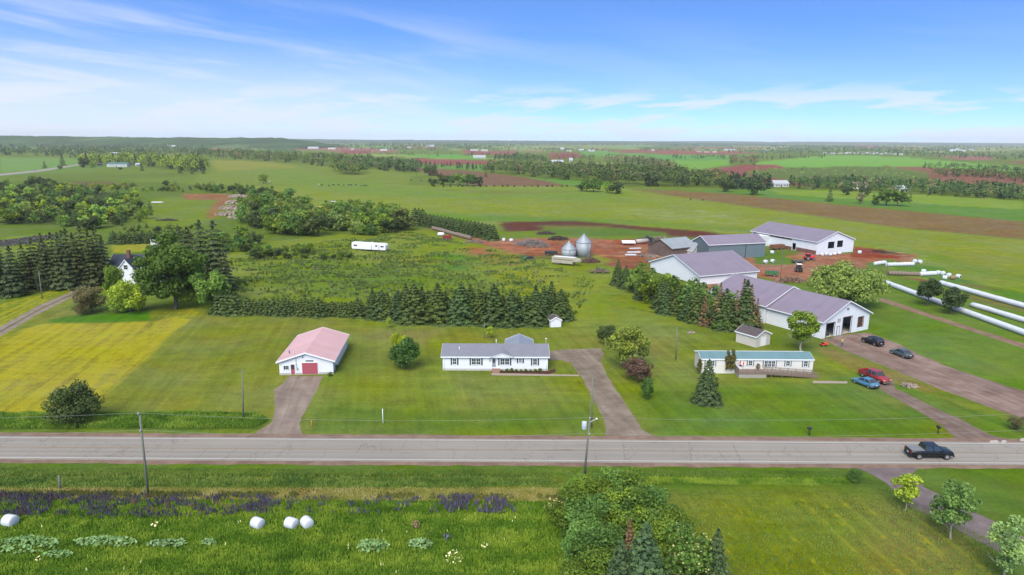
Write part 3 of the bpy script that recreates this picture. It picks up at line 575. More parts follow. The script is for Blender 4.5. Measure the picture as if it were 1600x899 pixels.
def crown(H, R, z0, n, size, seed, clumps=26, shape='round', fill=.25, clump_r=.34, holes=.0):
    """leaf clumps spread through the crown's volume"""
    r = np.random.default_rng(seed); ch = (H-z0)/2; cz = z0+ch; cs = []; k = 0
    while len(cs) < clumps:
        u = r.normal(0, 1, 3); u /= np.linalg.norm(u); q = r.uniform(.5, .92) if len(cs) > clumps*.2 else r.uniform(.0, .5)
        if shape == 'round': rad = 1.0
        p = u*q
        if shape == 'egg': p[:2] *= (1.05-.45*max(0, p[2])) if p[2] > 0 else (1.0-.15*abs(p[2]))
        if shape == 'cone': p[:2] *= max(.12, .62-.55*p[2])*1.15
        if shape == 'vase': p[:2] *= .72+.35*p[2]
        if shape == 'dome': p[2] = abs(p[2])*1.3-.45 if r.random() < .7 else p[2]
        cs.append((p[0]*R, p[1]*R, cz+p[2]*ch*.95, r.uniform(.7, 1.2)*clump_r))
    cs = np.array(cs); wgt = cs[:, 3]**2; wgt /= wgt.sum(); idx = r.choice(len(cs), n, p=wgt)
    d = r.normal(0, 1, (n, 3)); d /= np.linalg.norm(d, axis=1)[:, None]; rad = np.where(r.random(n) < fill, r.uniform(.3, .9, n), r.normal(1.0, .10, n))
    sx_ = cs[idx, 3]*R; sz_ = cs[idx, 3]*min(R*1.0, ch*1.1)*.85
    C = cs[idx, :3]+d*np.stack([sx_, sx_, sz_], 1)*rad[:, None]
    C[:, 2] = np.maximum(C[:, 2], z0*.7 if z0 > .2 else .05)
    V, F = leaf_quads(C, d*1.0+np.array([0, 0, .25]), size, r)
    ct = r.uniform(.28, .72, len(cs)); tint = np.clip(ct[idx]+r.normal(0, .13, n), 0, 1)
    return V, F, np.repeat(tint, 4)
def conifer(H, R, z0, n, size, seed, power=.85, droop=.35, gap=.55, whorls=None, ragged_=.18):
    """whorls of drooping boughs built of needle sprays"""
    r = np.random.default_rng(seed); wh = whorls or max(8, int(H/gap)); C = []; Nn = []; T = []; tot = 0
    levels = [z0+(H-z0)*(i/wh)**1.0 for i in range(wh)]; area = [max(.06, (1-(z-z0)/(H-z0))**power) for z in levels]; sm = sum(a**1.5 for a in area)
    for z, a in zip(levels, area):
        nb = max(5, int(6+7*a)); rl = R*a; m = max(4, int(n*a**1.5/sm/nb)); off = r.uniform(0, 6.3)
        for b_ in range(nb):
            an = off+b_*2*math.pi/nb+r.normal(0, .12); Lb = rl*r.uniform(1-ragged_*1.6, 1+ragged_*.6); t = np.sqrt(r.uniform(.02, 1, m)); tn = r.uniform(.3, .68)
            wdt = .42*Lb*(1.05-t)+.10*Lb; sd_ = r.normal(0, .5, m)*wdt; rr = t*Lb
            zz = z+(H-z0)*.035*1.0-droop*Lb*t**1.6+.12*Lb*t*t-np.abs(sd_)*.3+r.normal(0, .04, m)*(1+Lb*.2)
            C.append(np.stack([math.cos(an)*rr-math.sin(an)*sd_, math.sin(an)*rr+math.cos(an)*sd_, zz], 1))
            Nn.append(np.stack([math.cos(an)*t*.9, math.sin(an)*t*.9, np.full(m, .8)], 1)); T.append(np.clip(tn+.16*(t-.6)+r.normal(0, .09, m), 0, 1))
    k = max(6, n//60); zt = r.uniform(H-.09*H, H*1.01, k); C.append(np.stack([r.normal(0, .02*R, k), r.normal(0, .02*R, k), zt], 1)); Nn.append(np.tile([0, .3, .5], (k, 1))); T.append(r.uniform(.4, .6, k))
    C = np.concatenate(C); Nn = np.concatenate(Nn); T = np.concatenate(T); C[:, 2] = np.maximum(C[:, 2], .04)
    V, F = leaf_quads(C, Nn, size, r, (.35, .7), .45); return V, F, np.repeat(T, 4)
bark = plain('tree_bark', (.11, .085, .065), .9, var=.3, scale=4); bark_pale = plain('pale_bark', (.30, .27, .23), .85, var=.25, scale=4)
LM = dict(
 maple=leafmat('leaves_deep_green', col(58, 92, 34)), mid=leafmat('leaves_mid_green', col(82, 118, 42)), lime=leafmat('leaves_lime_green', col(116, 148, 38)),
 willow=leafmat('leaves_willow', col(98, 122, 54)), birch=leafmat('leaves_birch', col(90, 122, 50)), dark=leafmat('leaves_dark', col(54, 74, 38)),
 plum=leafmat('leaves_purple', col(78, 56, 50), hi=col(112, 82, 70)), spruce=leafmat('needles_spruce', col(52, 74, 38), trans=.1), blue=leafmat('needles_blue_spruce', col(56, 80, 52), trans=.1),
 brown=leafmat('needles_browning', col(92, 84, 64), trans=.1), cedar=leafmat('needles_cedar', col(76, 80, 40), trans=.1), pine=leafmat('needles_pine', col(56, 72, 40), hi=col(84, 96, 62), trans=.1),
 dry=leafmat('twigs_dry', col(88, 92, 58), hi=col(110, 106, 74)), poplar=leafmat('leaves_poplar', col(104, 138, 84)), rust=leafmat('leaves_greyish', col(108, 110, 84)),
 flower=leafmat('elder_blossom', col(140, 142, 90), hi=col(160, 160, 110), trans=.1), thick=leafmat('leaves_thicket', col(68, 100, 32)))
PROTO = {}
def proto(key, kind, H, R, z0, n, size, mat, seed, trunk_r=.12, limbs=6, spread=None, bk=None, **k):
    V, F, T = (conifer if kind == 'con' else crown)(H, R, z0, n, size, seed, **k)
    me = np_mesh(key+'_crown', V, F, LM[mat], tint=T); r = random.Random(seed)
    tr = trunk_mb(H*(.93 if kind == 'con' else .72), trunk_r, 0 if kind == 'con' else limbs, r, first=max(.2, z0/H), spread=spread or R*.8).mesh(key+'_trunk', bk or bark) if trunk_r else None
    PROTO[key] = (H, me, tr)
def tree(key, px, py, H=None, name=None, label=None, cat='tree', group=None, wscale=1.0, at=None, rz=None):
    h0, me, tr = PROTO[key]; p = at or P(px, py); s = (H or h0)/h0
    if tr is None:
        o = link(name or 'shrub', me); o.location = p; tag(o, label, cat, group)
    else:
        o = empty(name or 'tree', p, 0, label, cat, group); c = link('crown', me, o); t = link('trunk', tr, o)
    o.scale = (s*wscale, s*wscale, s); o.rotation_euler = (0, 0, rz if rz is not None else random.uniform(0, 6.28)); return o
# prototypes -------------------------------------------------------
proto('maple', 'd', 6.4, 2.6, .6, 9000, .32, 'maple', 1, .13, shape='egg', clumps=70, clump_r=.30)
proto('bigmaple', 'd', 17.5, 7.3, 1.5, 17000, .62, 'maple', 2, .45, 9, shape='egg', clumps=60, clump_r=.25)
proto('mid', 'd', 8, 3.6, 1.0, 6500, .42, 'mid', 3, .2, 7, clumps=34, clump_r=.30)
proto('airy', 'd', 8.3, 4.1, .7, 5200, .40, 'willow', 4, .22, 9, clumps=44, clump_r=.24, shape='egg', bk=bark)
proto('willow', 'd', 12.5, 10.2, .8, 20000, .55, 'willow', 5, .4, 10, clumps=80, clump_r=.22, shape='dome', spread=7)
proto('lime', 'd', 6.5, 3.6, .2, 6500, .36, 'lime', 6, .1, 4, clumps=30, clump_r=.33)
proto('sapling', 'd', 4.9, 1.5, .9, 1700, .27, 'lime', 7, .07, 5, clumps=18, clump_r=.34, shape='egg', bk=bark_pale)
proto('birchnear', 'd', 7.2, 2.4, 1.0, 3200, .28, 'birch', 8, .10, 8, clumps=30, clump_r=.27, shape='egg', bk=bark_pale)
proto('poplar', 'd', 7.2, 2.3, 1.0, 2600, .27, 'poplar', 9, .09, 8, clumps=30, clump_r=.26, shape='egg', bk=bark_pale)
proto('darkround', 'd', 7.6, 3.1, 1.5, 5200, .42, 'dark', 10, .16, 6, clumps=30, clump_r=.32, shape='egg')
proto('plum', 'd', 4.2, 2.5, .4, 4200, .28, 'plum', 11, .1, 5, clumps=26, clump_r=.33)
proto('ash', 'd', 8.2, 4.0, 1.9, 5200, .38, 'mid', 12, .2, 9, clumps=34, clump_r=.27, shape='vase', bk=bark_pale)
proto('dry', 'd', 6.8, 3.9, .2, 3600, .34, 'dry', 13, .1, 9, clumps=40, clump_r=.25)
proto('bush', 'd', 4.6, 3.0, .0, 7500, .24, 'thick', 14, .08, 5, clumps=36, clump_r=.31)
proto('bush2', 'd', 5.6, 2.7, .1, 7500, .23, 'mid', 15, .09, 5, clumps=40, clump_r=.29)
proto('darkbush', 'd', 6.6, 4.1, .1, 8500, .30, 'dark', 16, .13, 6, clumps=44, clump_r=.28)
proto('elder', 'd', 4.6, 2.3, .0, 5200, .20, 'thick', 17, .07, 5, clumps=28, clump_r=.32)
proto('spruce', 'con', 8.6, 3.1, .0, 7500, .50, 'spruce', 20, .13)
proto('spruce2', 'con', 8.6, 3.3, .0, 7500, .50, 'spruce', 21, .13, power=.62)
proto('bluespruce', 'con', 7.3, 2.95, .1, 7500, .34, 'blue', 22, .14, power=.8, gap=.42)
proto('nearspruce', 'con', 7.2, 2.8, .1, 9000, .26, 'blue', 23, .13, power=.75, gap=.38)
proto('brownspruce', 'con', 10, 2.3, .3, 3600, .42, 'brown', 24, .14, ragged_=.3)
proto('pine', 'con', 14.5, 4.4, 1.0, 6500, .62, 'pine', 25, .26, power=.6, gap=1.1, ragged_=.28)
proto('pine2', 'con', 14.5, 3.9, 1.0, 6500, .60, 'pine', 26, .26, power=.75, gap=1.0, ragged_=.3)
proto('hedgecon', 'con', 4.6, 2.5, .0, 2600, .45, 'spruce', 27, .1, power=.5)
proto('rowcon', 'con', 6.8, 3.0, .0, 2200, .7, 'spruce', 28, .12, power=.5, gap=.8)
proto('cedar', 'd', 5.0, .75, .0, 2200, .22, 'cedar', 29, 0, clumps=40, clump_r=.42, shape='cone')
for i, (mt, hh, rr) in enumerate([('mid', 7.5, 3.3), ('thick', 7.0, 3.2), ('birch', 8.5, 2.9), ('dark', 6.5, 3.2), ('lime', 6.5, 2.7), ('willow', 6.5, 3.3)]):
    proto('wild%d' % i, 'd', hh, rr, .1, 1300, .62, mt, 40+i, .12, 3, clumps=22, clump_r=.33)
proto('wildcon', 'con', 6.5, 2.2, .1, 900, .62, 'spruce', 50, .1, gap=.8)
for i, (mt, hh, rr) in enumerate([('mid', 9, 4.5), ('dark', 8, 4.2), ('rust', 11, 4.3), ('maple', 9, 5)]):
    proto('far%d' % i, 'd', hh, rr, 1.0, 420, 1.25, mt, 60+i, .22, 2, clumps=16, clump_r=.36)
proto('farcon', 'con', 10, 2.9, .3, 320, 1.3, 'spruce', 70, .2, gap=1.4)
ORD = ['first', 'second', 'third', 'fourth', 'fifth', 'sixth', 'seventh', 'eighth', 'ninth', 'tenth', 'eleventh', 'twelfth', 'thirteenth', 'fourteenth', 'fifteenth', 'sixteenth', 'seventeenth', 'eighteenth', 'nineteenth', 'twentieth', 'twenty-first', 'twenty-second', 'twenty-third', 'twenty-fourth', 'twenty-fifth']
# ---- yard trees
tree('maple', 632, 577, 6.5, 'maple_tree', 'dense egg shaped green maple standing alone on the lawn left of the white bungalow')
tree('lime', 623, 552, 4.4, 'lime_green_tree', 'small bright lime green tree just behind the round maple', wscale=.62)
tree('sapling', 608, 513, 2.6, 'sapling', 'thin pale sapling in front of the left end of the spruce row')
tree('sapling', 765, 529, 3.0, 'sapling', 'small bushy sapling beside the short pole behind the bungalow')
tree('darkround', 947, 538, 4.4, 'crabapple_tree', 'small dark bluish green round tree at the far end of the paved drive', wscale=1.12)
tree('airy', 982, 575, 8.4, 'willow_tree', 'large airy light green tree between the paved drive and the lawn')
tree('plum', 996, 597, 4.4, 'plum_tree', 'round purple brown leaved tree under the large airy green tree')
tree('maple', 1011, 624, 4.0, 'young_maple_tree', 'young small green tree in front of the purple leaved tree', wscale=.72)
tree('bluespruce', 1104, 629, 7.3, 'blue_spruce', 'bushy blue green spruce on the lawn before the blue roofed mobile home')
tree('cedar', 1092, 586, 3.6, 'cedar_shrub', 'low brownish columnar cedar at the left end of the mobile home', 'shrub')
tree('cedar', 1136, 585, 5.4, 'cedar_shrub', 'tall brown green columnar cedar, left one of the pair before the mobile home', 'shrub', wscale=.7)
tree('cedar', 1143.5, 585.5, 5.8, 'cedar_shrub', 'tall brown green columnar cedar, right one of the pair by the deck', 'shrub', wscale=.7)
tree('ash', 1251, 549, 8.3, 'ash_tree', 'open crowned tree with pale trunk behind the right end of the mobile home')
tree('bush', 1172, 516, 3.6, 'shrub', 'bright green shrub between the brown spruces and the beige shed', 'shrub', wscale=.8)
tree('willow', 1322, 480, 12.6, 'willow_tree', 'huge spreading light green tree behind the open fronted purple roofed barn')
tree('darkround', 1449, 478, 8.0, 'linden_tree', 'dark round tree beside the silage tube, the left one of two')
tree('darkround', 1486, 491, 7.3, 'linden_tree', 'dark round tree beside the silage tube, the right one of two')
tree('sapling', 1414, 798, 5.1, 'young_birch_tree', 'small lime green young tree beside the near grey drive')
tree('birchnear', 1485, 843, 7.4, 'birch_tree', 'leafy young tree half covering the near grey drive')
tree('poplar', 1570, 905, 7.2, 'poplar_tree', 'pale blue green young poplar at the bottom right corner')
tree('darkbush', 118, 662, 6.6, 'maple_bush', 'broad dark green multi stemmed tree at the edge of the yellow meadow')
# ---- farmhouse grove
tree('bigmaple', 274, 483, 19.6, 'maple_tree', 'huge dense dark green maple right of the white farmhouse')
tree('mid', 333, 485, 10.6, 'maple_tree', 'rounded mid green tree right of the huge maple by the farmhouse', wscale=.98)
tree('lime', 204, 488, 8.0, 'lime_green_tree', 'bright yellow green shrubby tree in front of the farmhouse')
tree('lime', 188, 489, 4.2, 'lime_green_shrub', 'low yellow green shrub at the foot of the bright yellow green tree', 'shrub')
tree('mid', 180, 465, 9.4, 'apple_tree', 'greyish green tree in front of the left end of the farmhouse', wscale=.6)
tree('dry', 145, 489, 7.4, 'willow_shrub', 'pale brownish twiggy bush beside the two track lane', 'shrub')
tree('dry', 130, 492, 4.5, 'willow_shrub', 'low twiggy bush left of the tall pale brownish one', 'shrub')
for i, (x, y, h) in enumerate([(300, 447, 17), (320, 452, 19.5), (341, 455, 19.5), (354, 470, 13)]):
    tree(('pine', 'pine2')[i % 2], x, y, h, 'pine_tree', '%s tall dark pine from the left behind the huge maple' % ORD[i], group='pines behind the huge maple')
for i, (x, y, h) in enumerate([(-14, 462, 14), (8, 458, 13), (24, 463, 13.5), (42, 452, 13), (58, 449, 14), (74, 451, 14.5), (88, 444, 15), (100, 452, 16), (112, 443, 16), (122, 449, 15.5), (134, 440, 16.5), (146, 446, 16), (156, 438, 15.5), (166, 443, 14), (-20, 448, 13), (72, 438, 14), (104, 432, 14)]):
    tree(('pine', 'pine2')[i % 2], x, y, h, 'pine_tree', '%s tall dark evergreen in the dense stand beside the lane' % ORD[i], group='tall evergreens beside the two track lane')
for i in range(11):
    x = 178+i*11.5; tree('hedgecon', x, 381-i*.4+(i % 2), 5.0, 'spruce_shrub', '%s dark low spruce from left in the hedge behind the farmhouse lawn' % ORD[i], group='low spruces behind the farmhouse lawn', wscale=1.2)
for i in range(22):
    x = 346+i*10.2; y = 489+i*.28+random.uniform(-1, 1); h = random.uniform(3.3, 4.3) if i > 2 else 5.0
    tree('hedgecon', x, y, h, 'hedge_spruce', '%s low spruce from the left in the hedge behind the red roofed garage' % ORD[i], group='low spruce hedge behind the garage', wscale=random.uniform(1.1, 1.4))
for i in range(24):
    x = 583+i*12.7+random.uniform(-2.5, 2.5); y = 499+i*.42+random.uniform(-3, 1.5)-(9 if i > 20 else 0); h = random.uniform(6.3, 9.3)+(.4 if i < 2 else 0)
    tree(('spruce', 'spruce2')[i % 2], x, y, h, 'spruce_tree', '%s spruce from the left in the dark row behind the bungalow' % ORD[i], group='row of dark spruces behind the bungalow', wscale=random.uniform(1.05, 1.45))
for i in range(22):
    f = i/21; x = 649+f*122; y = 352+f*23.5-(f*(1-f))*4; tree('rowcon', x, y, 6.6 if i > 2 else 8.5, 'windbreak_spruce', '%s dark spruce from the far left in the windbreak above the red track' % ORD[i], group='windbreak of dark spruces along the red track', wscale=random.uniform(.9, 1.15))
BG = [('spruce', 965, 446, 7.6), ('spruce2', 977, 451, 6.6), ('wild2', 991, 459, 7.4), ('wild1', 1003, 455, 8.2), ('spruce', 1001, 468, 7), ('wild2', 1013, 464, 8.6), ('wild1', 1020, 474, 8.4), ('spruce2', 1032, 482, 7.6), ('wild0', 1036, 471, 8.6), ('spruce', 1041, 490, 8.4), ('wild2', 1052, 480, 9.0), ('spruce2', 1058, 492, 7.6), ('wild1', 1067, 484, 9.2), ('wild2', 1076, 494, 8.8), ('spruce', 1074, 500, 7.8), ('spruce2', 1088, 504, 8.2), ('wild2', 1092, 492, 8.6), ('brownspruce', 1100, 509, 7.5), ('wild1', 1104, 497, 8.2),
      ('brownspruce', 1122, 512, 10.4), ('spruce2', 1132, 514, 9.3), ('wild2', 1141, 507, 8.4), ('brownspruce', 1148, 514, 9.0), ('wild5', 1128, 503, 6.8), ('brownspruce', 1158, 513, 11.4), ('spruce', 1163, 514, 11.2), ('brownspruce', 1170, 515, 10.4), ('brownspruce', 1181, 513, 7.0), ('wild3', 1112, 510, 4.6), ('wild1', 1120, 516, 2.6), ('wild1', 1134, 517, 2.8)]
for i, (k, x, y, h) in enumerate(BG):
    kn = {'s': ('spruce_tree', 'dark green spruce'), 'w': ('birch_tree', 'light green leafy birch'), 'b': ('spruce_tree', 'thin browning spruce')}[k[0]]
    tree(k, x, y, h, kn[0], '%s from the left in the belt before the barns' % ((ORD[[j for j, q in enumerate(BG) if q[0][0] == k[0]].index(i)])+' '+kn[1]), group='mixed tree belt before the barns')
# ---- near thicket
NT = [('bush2', 903, 792, 3.9), ('bush', 893, 822, 3.8), ('bush', 932, 800, 4.0), ('bush2', 958, 792, 4.7), ('bush', 985, 795, 4.3), ('bush2', 1003, 802, 3.9), ('bush', 930, 842, 4.8), ('bush2', 962, 838, 5.4), ('bush', 993, 835, 5.0), ('bush', 1018, 828, 4.4), ('bush', 1040, 842, 3.6), ('bush2', 915, 880, 4.4), ('bush', 948, 900, 4.6), ('bush', 925, 930, 4.2), ('bush2', 1030, 880, 4.8), ('bush', 1062, 862, 3.0)]
for i, (k, x, y, h) in enumerate(NT): tree(k, x, y, h, wscale=1.2, name='alder_shrub', label= '%s leafy alder shrub of the near roadside thicket, counted from its left edge' % ORD[sorted(q[1] for q in NT).index(x)], cat='shrub', group='alder shrubs in the near roadside thicket')
def h_for(base, topy):
    d = np.array(base)-cpos; lo, hi = 0, 40
    for _ in range(40):
        mm_ = (lo+hi)/2; q = np.array([base[0], base[1], mm_])-cpos
        if 449.5-FPX*(q @ cu)/(q @ cf) > topy: lo = mm_
        else: hi = mm_
    return lo
tree('nearspruce', 1002, 960, h_for(P(1002, 960), 820), 'blue_spruce', 'bluish spruce at the bottom edge, left of the creamy flowering elder', wscale=1.15)
tree('nearspruce', 966, 965, h_for(P(966, 965), 846), 'blue_spruce', 'smaller bluish spruce half hidden at the bottom edge of the thicket')
tree('brownspruce', 980, 925, h_for(P(980, 925), 812), 'dead_spruce', 'thin half dead spruce top rising left of the bluish spruce', wscale=.8)
tree('nearspruce', 1113, 955, h_for(P(1113, 955), 828), 'blue_spruce', 'bluish spruce at the bottom edge, right of the creamy flowering elder', wscale=.8)
el = tree('elder', 1067, 950, h_for(P(1067, 950), 826), 'elder_shrub', 'elder bush covered in creamy white blossom at the bottom edge', 'shrub', wscale=1.0)
r_ = np.random.default_rng(3); cV = np.empty(len(PROTO['elder'][1].vertices)*3, np.float32); PROTO['elder'][1].vertices.foreach_get('co', cV); cV = cV.reshape(-1, 4, 3).mean(1); cV = cV[r_.choice(len(cV), 800, False)]; cV = cV+(cV-np.array([0, 0, 2.2]))*.05
fV, fF = leaf_quads(cV, np.tile([0, 0, 1.0], (len(cV), 1)), .11, r_, (.8, 1), .4); tag(link('blossom', np_mesh('blossom', fV, fF, LM['flower'], tint=r_.uniform(.3, 1, len(fV))), el), kind='stuff')
# ---- wild regrowth: trees scattered over the surveyed scrub, kept apart
def scatter(pp, n, sep, seed, inside=None):
    r = random.Random(seed); xs = [p[0] for p in pp]; ys_ = [p[1] for p in pp]; out = []; tries = 0
    A = np.array
    while len(out) < n and tries < n*60:
        tries += 1; x = r.uniform(min(xs), max(xs)); y = r.uniform(min(ys_), max(ys_))
        if sdist(pp, A([x]), A([y]))[0] < 0: continue
        if sep and any((x-a)**2*.16+(y-b_)**2 < sep*sep for a, b_ in out): continue
        out.append((x, y))
    return sorted(out, key=lambda q: q[1])
WILD = [
 ([(380, 315), (430, 305), (470, 315), (500, 330), (560, 330), (630, 338), (636, 362), (600, 366), (500, 370), (420, 368), (380, 352), (370, 335)], 110, 2.6, 'leafy young tree in the dense thicket behind the camper', 'young trees in the thicket behind the camper', (5.5, 10.5), [0, 1, 0, 3, 0, 2, 1, 5]),
 ([(0, 300), (60, 296), (150, 302), (215, 308), (240, 330), (225, 352), (150, 360), (60, 352), (0, 352)], 135, 2.4, 'young tree of the overgrown scrub at the far left', 'young trees of the overgrown scrub at the left', (4.5, 9), [0, 1, 2, 3, 4, 5, 6, 3]),
 ([(240, 290), (300, 292), (380, 296), (380, 303), (300, 301), (236, 299)], 30, 1.6, 'small bushy tree in the scrub line beyond the red dirt patch', 'small trees beyond the red dirt patch', (3, 6), [0, 3, 6, 5, 6]),
 ([(90, 288), (240, 290), (240, 300), (160, 303), (90, 298)], 34, 2, 'low green bush of the scrub beyond the overgrown trees', 'low bushes beyond the overgrown scrub', (2, 5), [1, 5, 0, 4]),
 ([(0, 288), (90, 290), (90, 300), (0, 300)], 22, 2, 'bush at the back of the overgrown scrub on the far left', 'bushes at the back of the far left scrub', (3, 6), [1, 5, 0, 3]),
 ([(300, 300), (375, 297), (400, 300), (378, 306)], 12, 2, 'bushy tree above the pale rubble heap', 'bushy trees above the rubble heap', (4, 7), [3, 0, 1]),
 ([(40, 282), (85, 284), (80, 292), (45, 292)], 9, 2, 'dark green tree in the clump near the far left lane', 'dark tree clump near the far lane', (5, 8), [3, 0, 3]),
 ([(345, 375), (400, 372), (400, 395), (380, 400), (345, 392)], 16, 2.6, 'leafy shrubby tree right of the pines by the farmhouse', 'shrubby trees right of the pines', (3, 7), [0, 1, 3, 6]),
 ([(395, 392), (440, 392), (490, 396), (490, 404), (440, 408), (395, 406)], 20, 2.2, 'low dark shrub in the meadow left of the camper', 'low shrubs in the meadow left of the camper', (2, 4), [3, 1, 6, 0]),
 ([(500, 402), (548, 402), (548, 408), (500, 408)], 7, 2, 'low green shrub below the camper', 'low shrubs below the camper', (2, 3), [3, 1]),
 ([(180, 352), (330, 356), (330, 366), (200, 364)], 20, 2.0, 'low shrub in the strip behind the low dark spruces', 'low shrubs behind the farmhouse hedge', (1.6, 3.4), [1, 3, 6, 5]),
]
for pp, n, sep, lb, gr, hr, kinds in WILD:
    for i, (x, y) in enumerate(scatter(pp, n, sep, len(pp)+n)):
        k = kinds[int(random.random()*len(kinds))]; key = 'wildcon' if k == 6 else 'wild%d' % k
        tree(key, x, y, random.uniform(*hr), 'young_tree' if hr[1] > 4.5 else 'shrub', lb, 'tree' if hr[1] > 4.5 else 'shrub', gr, wscale=random.uniform(1.0, 1.4))
tree('wild5', 625, 352, 11, 'willow_tree', 'pale olive tree at the right tip of the thicket behind the camper', wscale=.9)
tree('bush', 580, 368, 5, 'willow_shrub', 'rounded lighter shrub at the front edge of the thicket above the camper', 'shrub')
tree('bush', 1500, 645, .1, 'shrub', 'tiny tuft of a shrub on the strip of grass between the two drives', 'shrub')
tree('dry', 1590, 672, 2.4, 'twiggy_shrub', 'low twiggy bush beside the road at the right edge', 'shrub', wscale=1.1)
tree('bush', 1335, 752, 1.6, 'shrub', 'small green shrub on the ditch bank across from the near drive', 'shrub')
# ---- field trees one can tell apart in the middle distance
MF = [('far0', 412, 287, 9, 'single round tree on the pasture above the left thicket'), ('far1', 677, 291, 7, 'small tree at the left end of the field tree line'), ('far1', 692, 289, 10, 'first broad tree of the line in the middle field'), ('far3', 704, 289, 10, 'second broad tree of the line in the middle field'), ('far0', 718, 290, 12, 'third and tallest tree of the line in the middle field'), ('far3', 731, 291, 12, 'fourth broad tree of the line in the middle field'), ('far1', 748, 291, 9, 'round tree at the right end of the line in the middle field'),
 ('far1', 672, 275, 12, 'dark narrow tree by the far pole, left one'), ('farcon', 681, 275, 12, 'dark narrow tree by the far pole, right one'), ('farcon', 759, 277, 7, 'small dark tree on the edge of the brown field'),
 ('far3', 916, 299, 11, 'left tree of the leaning pair in the far field'), ('far3', 928, 300, 12, 'right tree of the leaning pair in the far field'), ('far0', 952, 302, 9, 'left tree of the smaller pair beside the brown strip'), ('far1', 964, 303, 10, 'right tree of the smaller pair beside the brown strip'), ('far1', 909, 298, 4, 'small bush left of the leaning pair of field trees'),
 ('far1', 1134, 300, 11, 'dark tree before the conifer belt, left of the brown field'), ('far1', 1178, 305, 12, 'dark broad tree standing forward of the conifer belt'), ('farcon', 1296, 315, 9, 'single dark tree on the green strip'), ('far1', 1323, 305, 7, 'dark rounded shrub pair on the green strip'), ('far1', 1352, 306, 7, 'dark shrub beside the thin tree on the green strip'), ('far2', 1343, 318, 8, 'thin greyish tree on the edge of the brown strip'), ('far3', 1385, 321, 12.5, 'left half of the broad double tree on the brown strip edge'), ('far3', 1401, 322, 12, 'right half of the broad double tree on the brown strip edge'), ('far1', 1367, 321, 3.6, 'low dark bush left of the broad double tree'),
 ('farcon', 70, 263, 10, 'small dark conifer beside the far lane'), ('farcon', 98, 259, 16, 'large dark conifer beside the far lane'), ('far1', 94, 265, 5, 'low dark shrub under the large conifer on the far lane'), ('farcon', 222, 267, 9, 'dark conifer beside the far long white building'), ('far1', 188, 266, 4, 'low dark bush before the far long white building'), ('far0', 145, 263, 9, 'light green tree at the end of the far lane'), ('far1', 131, 262, 14, 'dark tree at the end of the far lane'), ('farcon', 281, 271, 9, 'dark conifer at the right end of the far wood'), ('farcon', 300, 272, 8, 'dark conifer at the front right corner of the far wood'), ('farcon', 318, 272, 9, 'dark conifer at the last right corner of the far wood')]
for k, x, y, h, lb in MF: tree(k, x, y, h, 'conifer_tree' if k == 'farcon' else 'field_tree', lb, 'tree', wscale=1.15 if k != 'farcon' else 1.25)
for i in range(25): tree('far1', 645+i*11.5+random.uniform(-3, 3), 283+i*.3 if i < 3 else 292.5+random.uniform(-.4, .4), random.uniform(1.2, 2.6), 'field_edge_bush', '%s tiny dark bush from left on the far field edge' % ORD[i], 'shrub', 'tiny bushes along the far field edge')
# ---- far woods: crowns of many trees read as one mass
def wood(name, pp, n, H, label, mats, seed, q=34, size=1.7, con=.25, R=.42, dense=None, gate=None):
    r = np.random.default_rng(seed); pts = scatter(pp, n, dense or 0, seed); Vs, Fs, Ts, Ms = [], [], [], []; b_ = 0
    for (x, y) in pts:
        p = P(x, y); D = math.hypot(p.x, p.y)
        if gate and float(fbm(np.array([p.x/500.]), np.array([p.y/1100.]), 3)[0]) < gate: continue
        h = H*r.uniform(.65, 1.2); rad = h*R*r.uniform(.8, 1.2); f = max(1.0, D/1500); nq = int(q/(1+.6*(f-1)))+6
        d = r.normal(0, 1, (nq, 3)); d /= np.linalg.norm(d, axis=1)[:, None]; d[:, 2] = np.where(d[:, 2] < -.2, -d[:, 2], d[:, 2])
        if r.random() < con:
            t = r.random(nq)**.7; C = np.stack([d[:, 0]*rad*.6*t, d[:, 1]*rad*.6*t, h*(1.05-t)], 1); m = 1
        else:
            C = d*np.array([rad, rad, h*.5])*r.uniform(.8, 1.1, nq)[:, None]+np.array([0, 0, h*.5]); m = 0 if r.random() < .85 else 2
        C += np.array([p.x, p.y, (D-3000)*.0012 if D > 3000 else 0]); V, F = leaf_quads(C, d+np.array([0, 0, .3]), size*f**.75*h/10, r, (.6, 1), .5)
        Vs.append(V); Fs.append(F+b_); b_ += len(V); Ts.append(np.repeat(np.clip(r.uniform(.15, .75)+r.normal(0, .12, nq), 0, 1), 4)); Ms += [m]*nq
    me = np_mesh(name, np.concatenate(Vs), np.concatenate(Fs), [LM[m] for m in mats], tint=np.concatenate(Ts), mi=Ms); tag(link(name, me), label, 'wood', kind='stuff')
MX = ['far_leaf', 'far_con', 'far_grey']
LM['far_leaf'] = leafmat('far_wood_leaves', col(64, 92, 44)); LM['far_con'] = leafmat('far_wood_needles', col(42, 62, 42)); LM['far_grey'] = leafmat('far_wood_grey_leaves', col(92, 98, 68)); LM['far_light'] = leafmat('far_wood_light_leaves', col(92, 126, 50))
wood('far_wood', [(124, 262), (190, 258), (240, 264), (325, 271), (318, 255), (250, 248), (150, 247), (128, 252)], 330, 14, 'light green wood behind the far long white building', ['far_light', 'far_con', 'far_leaf'], 1, con=.2, q=60, size=1.6)
wood('far_wood', [(-60, 243), (60, 244), (125, 248), (150, 246), (240, 242), (330, 246), (330, 234), (200, 228), (-60, 224)], 900, 13, 'wide dark green forest along the upper left horizon', MX, 2, con=.25)
wood('far_wood', [(322, 249), (430, 254), (520, 262), (560, 265), (560, 252), (480, 246), (400, 240), (330, 238)], 480, 13, 'dark tree belt along the back of the large pasture, left half', MX, 3, q=44)
